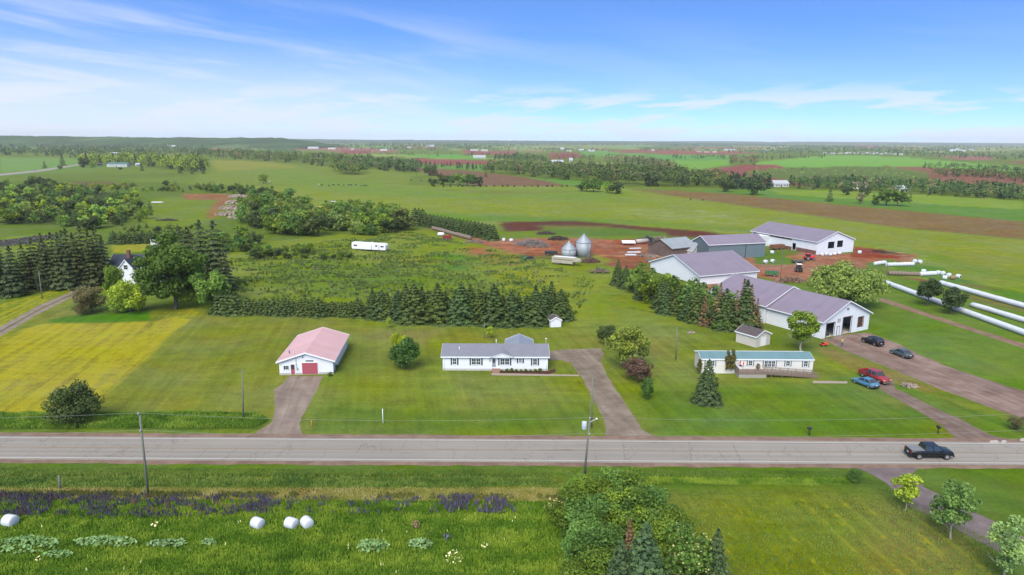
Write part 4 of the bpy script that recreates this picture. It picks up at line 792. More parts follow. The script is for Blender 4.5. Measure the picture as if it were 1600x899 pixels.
wood('far_wood', [(560, 265), (640, 270), (656, 268), (650, 262), (600, 256), (560, 252)], 170, 13, 'dark tree belt along the back of the large pasture, right half', MX, 4, q=50)
wood('far_copse', [(519, 268), (530, 273), (548, 275), (568, 272), (570, 264), (530, 262)], 60, 13, 'rounded dark copse standing forward of the tree belt', MX, 5, con=0, q=80)
wood('far_wood', [(762, 270), (800, 274), (860, 281), (940, 285), (940, 268), (880, 266), (790, 262), (764, 264)], 330, 12, 'green wood behind the reddish ploughed field, left part', ['far_leaf', 'far_con', 'far_grey'], 6, q=50, con=.1)
wood('far_wood', [(940, 284), (985, 292), (1060, 292), (1140, 294), (1140, 286), (1090, 278), (1020, 272), (940, 268)], 330, 12, 'green wood behind the brown strip in the middle', ['far_leaf', 'far_con', 'far_grey'], 7, q=54, con=.15)
wood('conifer_belt', [(1135, 296), (1200, 298), (1206, 292), (1170, 290), (1138, 288)], 60, 12, 'dark conifer belt left of the small white farmhouse', MX, 8, con=.8, q=54)
wood('far_copse', [(770, 250), (800, 254), (855, 257), (858, 249), (790, 246)], 90, 12, 'grove left of the far long white barn', MX, 9, con=.3)
wood('far_wood', [(944, 257), (1010, 262), (1060, 270), (1075, 270), (1010, 252), (950, 249)], 170, 12, 'greyish wood between the far green fields', ['far_grey', 'far_con', 'far_leaf'], 10, con=.25)
wood('far_copse', [(1139, 256), (1180, 259), (1180, 252), (1141, 251)], 50, 13, 'small grey grove left of the bright far field', ['far_grey', 'far_con', 'far_leaf'], 11, con=.2)
wood('scrub_belt', [(1250, 296), (1330, 300), (1400, 303), (1500, 308), (1640, 318), (1640, 302), (1500, 295), (1400, 289), (1300, 285), (1230, 290)], 620, 8, 'dark scrubby belt along the far road at the right', MX, 12, con=.25, q=44)
wood('scrub_belt', [(1170, 266), (1380, 262), (1420, 275), (1450, 290), (1300, 285), (1180, 274)], 130, 5, 'sparse light scrub on the fallow ground at the right', ['far_light', 'far_leaf', 'far_grey'], 13, con=.1)
wood('far_hedgerow', [(1456, 276.5), (1530, 278), (1640, 290), (1640, 284), (1540, 273), (1456, 273)], 150, 9, 'dark hedgerow crossing the far ploughed field, near one', MX, 14, con=.4)
wood('far_hedgerow', [(1440, 264), (1500, 266), (1640, 277), (1640, 274), (1500, 262), (1440, 262)], 110, 9, 'dark hedgerow crossing the far fields, further one', MX, 15, con=.3)
wood('far_hedgerow', [(645, 262), (700, 263), (762, 268), (762, 265), (700, 260), (645, 260)], 46, 9, 'row of dark conifers below the far red fields', MX, 16, con=.8)
wood('far_hedgerow', [(1050, 249), (1180, 250), (1290, 247), (1290, 245), (1180, 248), (1050, 247)], 80, 10, 'hedgerow of dark trees between far bright fields', MX, 17, con=.5)
wood('village_trees', [(1000, 236.5), (1150, 239), (1240, 243), (1300, 242), (1450, 246), (1640, 252), (1640, 244), (1400, 240), (1150, 235), (1000, 233)], 430, 10, 'trees among the far village houses', MX, 18, con=.4, q=22)
wood('village_trees', [(480, 232), (640, 236), (800, 237), (960, 240), (960, 236), (800, 232), (640, 230), (480, 229)], 260, 10, 'scattered trees around the far farmsteads', MX, 19, con=.4, q=22)
wood('far_wood', [(560, 243), (760, 246), (840, 250), (960, 252), (960, 247), (820, 244), (700, 243), (560, 240)], 120, 10, 'loose row of trees between far farm fields', MX, 20, con=.4, q=26)
wood('horizon_forest', [(330, 228), (700, 231), (1000, 232), (1300, 236), (1640, 243), (1640, 231), (1300, 228), (1000, 225), (700, 224), (330, 221)], 5200, 11, 'blue green forests and hedgerows near the horizon', MX, 21, con=.3, q=18, size=2.0, gate=.53)
# ---- low hills closing the view
def ridge(name, D, x0, x1, h, seed, c, depth=1500):
    nx, ny = 900, 14; xs = np.linspace(x0, x1, nx); t = np.linspace(0, 1, ny); X, T = np.meshgrid(xs, t); Y = D+T*depth+(fbm(X/900+seed, X*0+seed, 3)-.5)*900
    e = np.clip(np.minimum(X-x0, x1-X)/((x1-x0)*.12), 0, 1)
    Z = (np.sin(np.clip(T*1.15, 0, 1)*math.pi/2))*h*(.35+1.0*fbm(X/1500+seed*3, X*0+seed, 3))*e+fbm(X/45, Y/60, 4)*13*(T > .05)-3
    V = np.stack([X, Y, Z], -1).reshape(-1, 3); i = np.arange((ny-1)*(nx-1)); a = i//(nx-1)*nx+i % (nx-1); F = np.stack([a, a+1, a+nx+1, a+nx], 1)
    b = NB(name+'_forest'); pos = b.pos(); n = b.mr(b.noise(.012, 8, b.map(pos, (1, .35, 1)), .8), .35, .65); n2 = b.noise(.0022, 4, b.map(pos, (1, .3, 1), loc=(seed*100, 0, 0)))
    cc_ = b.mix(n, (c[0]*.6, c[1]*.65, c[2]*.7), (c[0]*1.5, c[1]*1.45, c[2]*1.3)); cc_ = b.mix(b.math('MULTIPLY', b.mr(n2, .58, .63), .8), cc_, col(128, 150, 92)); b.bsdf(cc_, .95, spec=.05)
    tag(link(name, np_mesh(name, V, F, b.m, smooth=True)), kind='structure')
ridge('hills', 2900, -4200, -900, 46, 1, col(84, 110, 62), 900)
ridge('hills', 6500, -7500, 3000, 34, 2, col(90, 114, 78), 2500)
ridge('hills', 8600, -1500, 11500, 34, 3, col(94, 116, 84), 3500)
# ================================================================ BUILDINGS
white = siding('white_vinyl_siding', (.66, .68, .71)); cream = siding('cream_vinyl_siding', (.62, .60, .55)); whitemetal = siding('white_metal_cladding', (.64, .66, .69), 'X', .3, .18)
whitemetal_y = siding('white_metal_cladding_side', (.66, .68, .71), 'Y', .3, .2); trimw = plain('white_trim', (.70, .71, .72), .5, var=.03); trimcream = plain('cream_trim', (.60, .57, .50), .6, var=.04)
glass = NB('window_glass').bsdf((.035, .05, .055), .08, spec=.8); dark = plain('dark_interior', (.012, .011, .010), .9); darkframe = plain('dark_frame', (.05, .055, .06), .5)
shutter_m = plain('slate_blue_shutter', col(66, 80, 94), .6, var=.05); shutter_g = plain('grey_green_shutter', col(150, 156, 150), .6, var=.05)
red_door = siding('faded_red_door', col(222, 112, 128), 'Z', .45, .05, .3); pink_roof = metalroof('faded_pink_metal_roof', col(255, 204, 200, 1.1), 'Y', .6, var=.07)
purple_roof = metalroof('faded_mauve_metal_roof', col(168, 154, 172), 'Y', .5, var=.08); shingle = plain('grey_shingle_roof', col(158, 160, 172), .85, var=.09, scale=.9)
dark_shingle = plain('charcoal_shingle_roof', col(66, 76, 96), .8, var=.12, scale=1.2); blue_roof = metalroof('blue_metal_roof', col(132, 172, 178), 'Y', .5, var=.06)
grey_shed_roof = metalroof('light_grey_metal_roof', col(176, 184, 196), 'Y', .5, var=.05); brown_shingle = plain('weathered_brown_shingle', col(112, 100, 100), .9, var=.16, scale=1.5)
concrete = plain('concrete', (.36, .34, .31), .85, var=.15); galv = siding('galvanized_ribbed_steel', col(205, 215, 220), 'Z', .28, .3, .4, .35)
def rot_wp(w_, l_):
    def wp(side, u, z, d=0.0):
        """u along the wall from its left end seen from outside, z up, d outwards"""
        if side == 'front': return Vector((-w_/2+u, -d, z))
        if side == 'back': return Vector((w_/2-u, l_+d, z))
        if side == 'left': return Vector((-w_/2-d, l_-u, z))
        return Vector((w_/2+d, u, z))
    return wp
class House:
    def __init__(s, name, label, cat, x, y, yaw, w_, l_, he, hr, wall, roof, oh=.35, thick=.16, z0=0.0, openings={}, fascia=trimw, fnd=None, group=None, gableoh=None, roofname='roof'):
        s.root = empty(name, (x, y, z0), yaw, label, cat, group); s.w, s.l, s.he, s.hr = w_, l_, he, hr; s.wp = rot_wp(w_, l_); mb = MB(); T = .16
        for side in ('front', 'back', 'left', 'right'):
            W = w_ if side in ('front', 'back') else l_; gab = side in ('front', 'back'); ops = sorted(openings.get(side, []))
            e = 0 if gab else T
            xs = sorted(set([e, W-e]+([W/2] if gab else [])+[a for o in ops for a in (o[0], o[1])]))
            top = lambda u: (he+(hr-he)*(1-abs(u-W/2)/(W/2))-.02) if gab else he-.02
            for a, b_ in zip(xs[:-1], xs[1:]):
                o = [q for q in ops if q[0] < (a+b_)/2 < q[1]]; spans = [(0, None)] if not o else [(0, o[0][2]), (o[0][3], None)]
                for z1, z2 in spans:
                    if z2 is not None and z2 <= z1+.01: continue
                    za, zb = (top(a), top(b_)) if z2 is None else (z2, z2); q = [s.wp(side, a, z1), s.wp(side, b_, z1), s.wp(side, b_, zb), s.wp(side, a, za)]; q2 = [s.wp(side, a, z1, -T), s.wp(side, b_, z1, -T), s.wp(side, b_, zb, -T), s.wp(side, a, za, -T)]
                    mb.add(q+q2, [(0, 1, 2, 3), (7, 6, 5, 4), (0, 4, 5, 1), (1, 5, 6, 2), (2, 6, 7, 3), (3, 7, 4, 0)])
        s.wall = mb.build('wall', wall, s.root); g = oh if gableoh is None else gableoh
        rb = MB(); sl = (hr-he)/(w_/2); ze = he-sl*oh
        for sg in (-1, 1):
            a = [(0, hr), (sg*(w_/2+oh), ze), (sg*(w_/2+oh), ze+thick), (0, hr+thick)]; rb.prism(a, -g, l_+g, 'XZ')
        s.roof = rb.build(roofname, roof, s.root)
        fb = MB()
        for yy in (-g-.03, l_+g+.003):
            for sg in (-1, 1): fb.prism([(0, hr-.08), (sg*(w_/2+oh+.03), ze-.10), (sg*(w_/2+oh+.03), ze+thick+.03), (0, hr+thick+.03)], yy, yy+.027, 'XZ')
        for sg in (-1, 1): fb.box((sg*(w_/2+oh+.045), l_/2, ze+.03), (.03, l_+2*g, .24))
        s.fascia = fb.build('fascia', fascia, s.root)
        if fnd: MB().box((0, l_/2, .12), (w_+.04, l_+.04, .5)).build('foundation', fnd, s.root)
        bb = MB(); bb.box((0, l_/2, .02), (w_-.4, l_-.4, .06)); bb.build('floor', concrete, s.root)
    def box(s, mb, side, u0, u1, z0, z1, d0, d1):
        ps = [s.wp(side, u, z, d) for d in (d0, d1) for z in (z0, z1) for u in (u0, u1)]
        return mb.add(ps, [(0, 1, 3, 2), (4, 6, 7, 5), (0, 4, 5, 1), (2, 3, 7, 6), (0, 2, 6, 4), (1, 5, 7, 3)])
    def window(s, side, u0, u1, z0, z1, shut=None, sw=.32, cols=2, rows=2, frame=trimw, gm=None, mull=1, label=None):
        mb = MB(); s.box(mb, side, u0+.03, u1-.03, z0+.03, z1-.03, .02, .035); wn_ = mb.build('window', gm or glass, s.root)
        f = MB(); t = .10
        for a in ((u0-t, u0+.02, z0-t, z1+t), (u1-.02, u1+t, z0-t, z1+t), (u0, u1, z0-t, z0+.02), (u0, u1, z1-.02, z1+t)): s.box(f, side, *a, .003, .07)
        for m in range(1, mull): um = u0+(u1-u0)*m/mull; s.box(f, side, um-.05, um+.05, z0, z1, .04, .06)
        for c in range(1, cols*mull): um = u0+(u1-u0)*c/(cols*mull); s.box(f, side, um-.018, um+.018, z0, z1, .037, .048)
        for r in range(1, rows): zm = z0+(z1-z0)*r/rows; s.box(f, side, u0, u1, zm-.02, zm+.02, .036, .05)
        f.build('frame', frame, wn_)
        if shut:
            for a in (u0-t-.02-sw, u1+t+.02): q = MB(); s.box(q, side, a, a+sw, z0-.1, z1+.1, .003, .05); q.build('shutter', shut, s.root, )
        if label: wn_['label'] = label
        return wn_
    def panel(s, name, side, u0, u1, z0, z1, mat, d=.04, d0=.003, frame=None, label=None, parent=None):
        mb = MB(); s.box(mb, side, u0, u1, z0, z1, d0, d); o = mb.build(name, mat, parent or s.root)
        if frame:
            f = MB(); t = .09
            for a in ((u0-t, u0, z0, z1+t), (u1, u1+t, z0, z1+t), (u0, u1, z1, z1+t)): s.box(f, side, *a, d0, d+.03)
            f.build('frame', frame, o)
        if label: o['label'] = label
        return o
# --- garage with the faded red roof
g = House('garage', 'white workshop garage with faded pink metal roof and red overhead door', 'garage', -37.3, 118.2, R_(4.6), 9.6, 16.4, 2.6, 4.15, white, pink_roof, .42, openings={'front': []}, fnd=concrete)
g.panel('garage_door', 'front', 4.05, 6.85, 0.1, 2.25, red_door, .05, frame=trimw); dr = g.panel('door', 'front', 2.05, 2.75, .1, 2.0, red_door, .05, frame=trimw); g.panel('window', 'front', 2.12, 2.68, 1.05, 1.95, glass, .065, .052, parent=dr)
g.window('front', .75, 1.7, 1.0, 1.8, cols=3, rows=1); sg = g.panel('sign', 'front', 4.75, 6.15, 2.48, 2.72, plain('black_sign_board', (.03, .03, .035), .5), .05); 
lt = MB(); [g.box(lt, 'front', 4.83+i*.105, 4.83+i*.105+(.07 if i % 3 else .05), 2.55, 2.65, .052, .056) for i in range(12) if i != 6]; lt.build('lettering', plain('worn_sign_lettering', (.4, .4, .42), .6), sg)
mb = MB(); mb.box(g.wp('front', 4.25, 3.35, .08), (.18, .16, .14)); mb.build('lamp', darkframe, g.root)
mb = MB(); mb.tube([g.wp('front', 3.15, 1.1, .12), g.wp('front', 3.05, 2.4, .12), g.wp('front', 3.0, 4.7, .55)], .035, 6); mb.box(g.wp('front', 3.2, 1.15, .1), (.22, .14, .4)); mb.build('service_mast', plain('grey_pipe', (.25, .26, .28), .5), g.root)
MB().tube([(-3.6, 3.0, 2.9), (-3.6, 3.0, 3.75)], .09, 8).build('vent_pipe', darkframe, g.root)
MB().tube([g.wp('right', .5, .1, .08), g.wp('right', .5, 2.5, .08)], .05, 6).build('downspout', plain('grey_pipe', (.25, .26, .28), .5), g.root)
for x, y, h in ((516, 588, .75), (524, 578, 1.0)): tree('bush', x, y, h, 'shrub', 'small dark shrub at the right front corner of the garage' if h < .8 else 'dark shrub against the right wall of the garage', 'shrub', wscale=1.0)
# --- white bungalow (long side towards the road)
def longhouse(name, label, cat, pl, pr, depth, *a, **k):
    A_, B_ = P(*pl), P(*pr); yaw = math.atan2(B_.y-A_.y, B_.x-A_.x); Lw = (B_-A_).length
    # local y runs along the long side (right to left), local -x faces the road
    n = Vector((-math.sin(yaw), math.cos(yaw), 0)); o = B_+n*depth/2
    return House(name, label, cat, o.x, o.y, yaw+math.pi/2, depth, Lw, *a, **k), Lw
h, L1 = longhouse('bungalow', 'long white bungalow with light grey roof and dark blue shutters', 'house', (691.9, 579), (855.8, 579.5), 7.6, 2.75, 3.95, white, shingle, .3, z0=0, fnd=plain('grey_foundation', (.42, .40, .38), .8))
s_ = L1/1380; U = lambda px: (px-100)*s_; Zw = lambda py: 2.65-(py-358)*2.65/172
for (a, b_, t, bt, mull) in ((232, 280, 380, 452, 1), (480, 597, 380, 455, 2), (855, 973, 380, 455, 2), (1100, 1138, 378, 428, 1), (1285, 1337, 380, 455, 1)):
    h.window('left', U(a), U(b_), Zw(bt), Zw(t), shutter_m, .26, mull=mull)
dr = h.panel('door', 'left', U(748), U(797), Zw(482), Zw(376), plain('grey_screen_door', (.22, .24, .26), .5), .05, frame=trimw); h.panel('window', 'left', U(757), U(788), Zw(430), Zw(384), glass, .06, .052, parent=dr)
# porch gable over the door
pg = MB(); uc = U(880); yc = h.l-uc; hw = 2.55
pg.add([(-3.8-.55, yc-hw, 2.62), (-3.8-.55, yc+hw, 2.62), (-3.8-.55, yc, 3.42), (-.6, yc, 3.90), (-3.8-.0, yc-hw, 2.75), (-3.8, yc+hw, 2.75)], [(0, 2, 3, 4), (1, 5, 3, 2)])
o = pg.build('porch_roof', shingle, h.root)
pf = MB(); pf.prism([(yc-hw+.1, 2.64), (yc+hw-.1, 2.64), (yc, 3.40)], -3.8-.50, -3.8-.44, 'YZ'); pf.build('porch_gable', white, h.root)
pt = MB(); pt.bar((-4.37, yc-hw-.05, 2.62), (-4.37, yc, 3.46), .12, .06); pt.bar((-4.37, yc+hw+.05, 2.62), (-4.37, yc, 3.46), .12, .06); pt.build('porch_trim', trimw, h.root)
st = MB()
for i in range(3): st.box((-4.15-.3*i, h.l-U(800), .42-.14*i-.06), (.7, 1.5, .14))
st.box((-4.6, h.l-U(800), .12), (1.4, 1.4, .28)); st.build('steps', plain('pinkish_wood_steps', col(190, 150, 130), .8), h.root)
mb = MB(); mb.tube([(-1.9, h.l-U(312), 3.3), (-1.9, h.l-U(312), 3.85)], .07, 8); mb.lathe([(.13, 0), (.13, .12)], (-1.9, h.l-U(312), 3.85), 8); mb.build('roof_vent', trimw, h.root)
MB().tube([(.6, h.l-U(797), 3.7), (.6, h.l-U(797), 4.75)], .06, 8).build('vent_pipe', trimw, h.root)
mb = MB(); mb.bar((.3, h.l-U(1468), 3.8), (.3, h.l-U(1468), 5.0), .04); mb.lathe([(.02, 0), (.16, .05), (.22, .12)], (.3, h.l-U(1468), 4.9), 10); mb.build('antenna', trimw, h.root)
for i, uu in enumerate((118, 1462)): MB().tube([h.wp('left', U(uu), 0, .07), h.wp('left', U(uu), 2.6, .07)], .04, 6).build('downspout', trimw, h.root)
mb = MB(); mb.box(h.wp('left', U(720), 1.95, .08), (.12, .12, .2)); mb.build('lamp', darkframe, h.root)
for i in range(9):
    p = h.root.matrix_basis @ h.wp('left', U(880+i*62), 0, .55); tree('bush', 0, 0, random.uniform(.35, .65), 'foundation_shrub', '%s small dark shrub from the steps in the bed before the bungalow' % ORD[i], 'shrub', 'shrubs in the bed before the bungalow', at=p, wscale=1.0)
# --- light grey garage behind the bungalow, its roof running up to the house
e0, e1, pk = P(789, 530, 2.6), P(832, 530, 2.6), P(810.6, 522.7, 3.75); yf = 125.1
wg = House('bungalow_extension', 'rear extension', 'house', (e0.x+e1.x)/2, yf, R_(-.6), (e1.x-e0.x)-.3, pk.y-yf, 2.6, 3.72, plain('pale_grey_cladding', (.5, .52, .55)), grey_shed_roof, .15, fascia=trimw, gableoh=.0)
M_ = h.root.matrix_basis.inverted() @ wg.root.matrix_basis
for ch in list(wg.root.children): ch.parent = h.root; ch.matrix_basis = M_ @ ch.matrix_basis
bpy.data.objects.remove(wg.root)
# --- small white shed by the spruces
q = House('shed', 'tiny white shed with dark roof at the right end of the spruce row', 'shed', *P(868.5, 511.5)[:2], R_(9), 2.5, 2.6, 1.6, 2.3, white, brown_shingle, .15, fascia=trimw)
# --- blue roofed mobile home
q, L2 = longhouse('mobile_home', 'long cream mobile home with blue metal roof', 'mobile home', (1095.2, 583.5), (1269.0, 584.5), 4.7, 2.75, 3.45, cream, blue_roof, .12, thick=.08, fascia=trimw)
s_ = L2/1262; U2 = lambda px: (px-183)*s_; Zt = lambda py: 2.62-(py-195)*2.62/165
for (a, b_, t, bt, mull, cl) in ((235, 328, 205, 268, 2, 2), (712, 756, 203, 262, 1, 2), (893, 1012, 203, 275, 3, 2), (1137, 1180, 203, 262, 1, 2), (1338, 1382, 203, 270, 1, 2)):
    q.window('left', U2(a), U2(b_), Zt(bt), Zt(t), shutter_g, .2, mull=mull, cols=cl)
dr = q.panel('door', 'left', U2(600), U2(650), .45, 2.3, trimw, .05, frame=trimcream); q.panel('window', 'left', U2(612), U2(640), 1.4, 2.0, glass, .06, .052, parent=dr)
mh = q
# deck with ramp, railings
deckm = plain('weathered_deck_wood', col(172, 150, 136), .85, var=.2, scale=4); skirt = plain('pale_deck_skirt', col(206, 198, 184), .8, var=.06)
dk = empty('deck', mh.root.matrix_basis @ mh.wp('left', U2(560), 0, 0), mh.root.rotation_euler.z-math.pi/2, 'weathered wooden deck with long railed ramp along the mobile home', 'deck')
wd = U2(870)-U2(560); rl = U2(1455)-U2(870); dz = .75
MB().box((wd/2, -1.25, dz), (wd, 2.5, .08)).build('deck_floor', deckm, dk); MB().box((wd/2, -1.25, dz/2-.02), (wd-.06, 2.44, dz-.06)).build('skirting', skirt, dk)
rp = MB(); rp.prism([(wd, dz-.06), (wd, dz+.04), (wd+rl, .12), (wd+rl, .02)], -2.4, -1.1, 'XZ'); rp.build('ramp', deckm, dk)
def rail(name, pts, hgt=.95):
    mb = MB()
    for a, b_ in zip(pts[:-1], pts[1:]):
        a = Vector(a); b_ = Vector(b_); n = max(1, int((b_-a).length/.16)); mb.bar(a+Vector((0, 0, hgt)), b_+Vector((0, 0, hgt)), .09, .06); mb.bar(a+Vector((0, 0, .12)), b_+Vector((0, 0, .12)), .05, .05)
        for i in range(n+1): p = a.lerp(b_, i/n); tk = .10 if i % 9 == 0 else .045; mb.bar(p+Vector((0, 0, -.1)), p+Vector((0, 0, hgt+(.06 if i % 9 == 0 else 0))), tk)
    return mb.build(name, deckm, dk)
rail('railing', [(0.03, -.1, dz), (0.03, -2.45, dz), (wd, -2.45, dz), (wd+rl, -2.42, .1)]); rail('railing', [(wd, -1.12, dz), (wd+rl*.97, -1.12, .12)])
for i in range(5): p_ = wd+rl*(i+.5)/5; MB().bar((p_, -2.3, -.1), (p_, -2.3, dz*(1-(i+.5)/5)), .1).build('post', deckm, dk)
# potted plant on the deck
pp = empty('potted_plant', dk.matrix_basis @ Vector((wd-.9, -.5, dz+.04)), 0, 'brownish potted plant on the wooden deck', 'plant'); MB().lathe([(.14, 0), (.2, .34), (.17, .34), (.15, .3)], (0, 0, 0), 12).build('pot', plain('clay_pot', (.3, .14, .08)), pp)
rr_ = np.random.default_rng(9); d_ = rr_.normal(0, 1, (260, 3)); d_ /= np.linalg.norm(d_, axis=1)[:, None]; V_, F_ = leaf_quads(d_*np.array([.32, .32, .5])+np.array([0, 0, .8]), d_, .14, rr_); link('foliage', np_mesh('foliage', V_, F_, LM['dry'], tint=rr_.uniform(.2, .7, len(V_))), pp)
# --- flag
fl = empty('flag', mh.root.matrix_basis @ mh.wp('left', U2(592), 0, .9), mh.root.rotation_euler.z-math.pi/2, 'red and white maple leaf flag hanging from a tilted pole by the deck', 'flag')
MB().tube([(0, .85, 1.5), (.1, .3, 2.75)], .02, 6).build('flagpole', trimw, fl)
def flagpart(name, u0, u1, mat, off=0.0, shape=None):
    mb = MB(); n = 12; o_ = Vector((.12, .25, 2.7)); ax = Vector((.75, -.15, -.28)); dn = Vector((-.05, .10, -1.0)); wv = lambda u, v: o_+ax*u+dn*v*.62*1.1+Vector((0, -.05*math.sin(u*7+v*2)-off, 0))
    if shape: mb.add([wv(u, v) for u, v in shape]+[wv((sum(p[0] for p in shape))/len(shape), (sum(p[1] for p in shape))/len(shape))], [(i, (i+1) % len(shape), len(shape)) for i in range(len(shape))])
    else:
        vs = [wv(u0+(u1-u0)*i/n, v) for i in range(n+1) for v in (0, 1)]; mb.add(vs, [(2*i, 2*i+1, 2*i+3, 2*i+2) for i in range(n)], True)
    return mb.build(name, mat, fl)
fred = plain('flag_red', (.55, .03, .04), .7); fwh = plain('flag_white', (.7, .7, .7), .7)
flagpart('cloth', 0, 1, fwh); flagpart('red_band', 0, .25, fred, .006); flagpart('red_band', .75, 1.0, fred, .006)
leafp = [(0, -.42), (.07, -.28), (.15, -.32), (.12, -.12), (.24, -.22), (.27, -.15), (.36, -.17), (.32, -.02), (.38, .03), (.20, .17), (.22, .24), (.02, .21), (.02, .42)]
leafp = leafp+[(-a, b_) for a, b_ in leafp[::-1][:-1]]; flagpart('maple_leaf', 0, 0, fred, .008, [(.5+a*.55, .5+b_*.95) for a, b_ in leafp])
# --- beige shed
q = House('shed', 'small beige shed with brown shingle roof and white door', 'shed', 52.7, 137.6, R_(33), 4.6, 5.1, 2.35, 3.35, siding('beige_siding', (.50, .47, .42)), brown_shingle, .22, fascia=trimw)
q.panel('door', 'front', 1.5, 3.1, .05, 2.0, trimw, .05, frame=trimcream)
# --- open fronted barn, two sections
B1 = (74.6, 147.2); yb = R_(29.5)
q = House('barn', 'white barn with mauve metal roof and open doors on the gravel yard', 'barn', B1[0], B1[1], yb, 16.4, 14.9, 3.95, 7.55, whitemetal, purple_roof, .5, thick=.14, openings={'front': [(1.3, 4.1, 0, 3.2), (6.9, 9.9, 0, 3.9), (12.3, 14.2, .9, 3.3)], 'left': []})
for (a, b_, c, d) in ((1.3, 4.1, 0, 3.2), (6.9, 9.9, 0, 3.9), (12.3, 14.2, .9, 3.3)):
    f = MB()
    for e in ((a-.14, a, c, d+.14), (b_, b_+.14, c, d+.14), (a, b_, d, d+.14)): q.box(f, 'front', *e, .003, .06)
    f.build('door_frame', plain('brown_door_frame', (.12, .09, .07)), q.root)
q.panel('window', 'front', 12.3, 14.2, .9, 3.3, plain('rusty_window_board', col(112, 72, 56), .9, var=.3), -.08, -.12)
q.panel('door', 'front', 5.05, 5.85, 0.05, 2.1, plain('pale_door', (.6, .62, .63)), .05, frame=darkframe)
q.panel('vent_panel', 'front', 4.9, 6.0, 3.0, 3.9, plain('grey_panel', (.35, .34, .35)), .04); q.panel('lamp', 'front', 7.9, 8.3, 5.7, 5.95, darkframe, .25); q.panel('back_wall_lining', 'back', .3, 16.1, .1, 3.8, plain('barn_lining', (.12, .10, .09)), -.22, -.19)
# stored things in the doorways
def loc(hs, x, y, z=0): return hs.root.matrix_basis @ Vector((x, y, z))
bx = loc(q, -8.2+2.9, 1.3); mb = MB(); mb.box((0, 0, .45), (1.3, .9, .5)); mb.box((-.2, 0, .9), (.5, .6, .5)); mt = empty('lawn_tractor', bx, yb, 'small dark lawn tractor inside the left open doorway of the barn', 'tractor'); mb.build('body', plain('dull_green_paint', (.04, .09, .03), .5), mt)
for sx_ in (-.45, .45):
    for sy_ in (-.42, .42): MB().lathe([(.3, -.1), (.33, 0), (.3, .1)], (sx_, sy_, .32), 14, 'Y').build('wheel', plain('tyre_rubber', (.02, .02, .02), .9), mt)
MB().box((.1, 0, 1.12), (.4, .45, .12)).build('seat', plain('yellow_seat', (.5, .35, .05)), mt)
q2 = House('barn', 'white taller rear barn section with mauve roof behind the tree belt', 'barn', B1[0]-math.sin(yb)*15.0, B1[1]+math.cos(yb)*15.0, yb, 17.4, 17.5, 4.3, 8.0, whitemetal_y, purple_roof, .5, thick=.14)
# --- middle barn, long side to the road
q = House('barn', 'wide white barn with mauve roof between the tree belt and the grey shed', 'barn', 70.9, 219.4, R_(113), 25.5, 21.8, 2.9, 7.2, whitemetal_y, purple_roof, .5, thick=.14)
# --- weathered wood barn and its cross wing
oldwood = siding('weathered_grey_boards', col(142, 122, 112), 'X', .35, .5, .5, .9, .3); oldmetal = metalroof('old_galvanized_roof', col(186, 194, 200), 'Y', .6, .0, var=.1)
rusty = metalroof('rusting_metal_roof', col(150, 136, 122), 'Y', .6, .45, col(110, 62, 44), var=.15)
q = House('barn', 'old weathered wooden barn with pale metal roof on red soil', 'barn', 54.6, 248.6, R_(-58), 12.4, 13.0, 3.4, 6.1, oldwood, oldmetal, .3, fascia=oldwood, openings={'left': [(1, 4, 0, 2.4)]})
q.root.location = (P(1033, 401.5)[0], P(1033, 401.5)[1]+2.6, 0)
a_, b_ = P(1120, 375.5, 6.2), P(1097, 371, 6.2); yw = math.atan2(-(b_.x-a_.x), b_.y-a_.y); bp = P(1127, 376.5, 6.2)
bw = House('barn', 'small old white gabled barn with rusty patched roof', 'barn', bp.x, bp.y, yw*.72, 7.6, 9, 2.9, 6.2, siding('old_white_boards', (.50, .50, .48), 'X', .3, .5), rusty, .3); bw.panel('window', 'front', 3.3, 4.3, 3.9, 4.7, glass, .05, frame=trimw)
wp_ = P(1090, 388, 3)
House('barn_wing', 'low wing with pale metal roof joining the old wooden and white barns', 'barn', wp_.x, wp_.y, R_(40), 6.4, 9, 2.4, 4.9, siding('old_white_boards', (.50, .50, .48), 'X', .3, .5), oldmetal, .3)
# --- grey steel shed
gsid = siding('grey_blue_steel_cladding', col(140, 160, 166), 'Y', .3, .15)
q = House('machine_shed', 'tall grey blue steel shed with mauve roof behind the wide barn', 'shed', 92.3, 256.3, R_(107), 11, 24, 5.4, 7.9, gsid, purple_roof, .3)
q.panel('door', 'left', 15.4, 15.75, .1, 5.2, plain('dark_door_gap', (.05, .06, .07)), .05)
# --- far long barn
vent = plain('dark_brown_vent_slats', col(126, 104, 84), .9, var=.25, scale=3); brick = siding('worn_red_brick', col(160, 116, 100), 'Z', .22, .3, .4, .9, .2)
q = House('barn', 'long white cattle barn with mauve roof and two dark gable openings', 'barn', 124.4, 260.4, R_(24), 19.4, 34.5, 4.9, 8.3, whitemetal, purple_roof, .45, openings={'front': [(5.6, 9.1, 2.0, 4.6), (10.4, 13.6, 2.2, 4.8)], 'left': [(22.5, 24.3, 0, 2.9)]})
for a in ((6.0, 8.7), (10.8, 13.2)): pass
q.panel('vent_band', 'left', 1.2, 22.0, 3.9, 4.75, vent, .06); q.panel('vent_band', 'left', .2, 14, 3.9, 4.75, vent, .065, .062) if 0 else None
q.panel('brick_base', 'left', 24.6, 34.3, .0, 1.5, brick, .08); q.panel('brick_base', 'left', 14.5, 22.3, .0, 1.3, brick, .08)
for (a, b_, c, d) in ((5.6, 9.1, 2.0, 4.6), (10.4, 13.6, 2.2, 4.8)):
    f = MB(); [q.box(f, 'front', *e, .003, .07) for e in ((a-.18, a, c, d+.18), (b_, b_+.18, c, d+.18), (a, b_, d, d+.18))]; f.build('opening_frame', trimw, q.root)
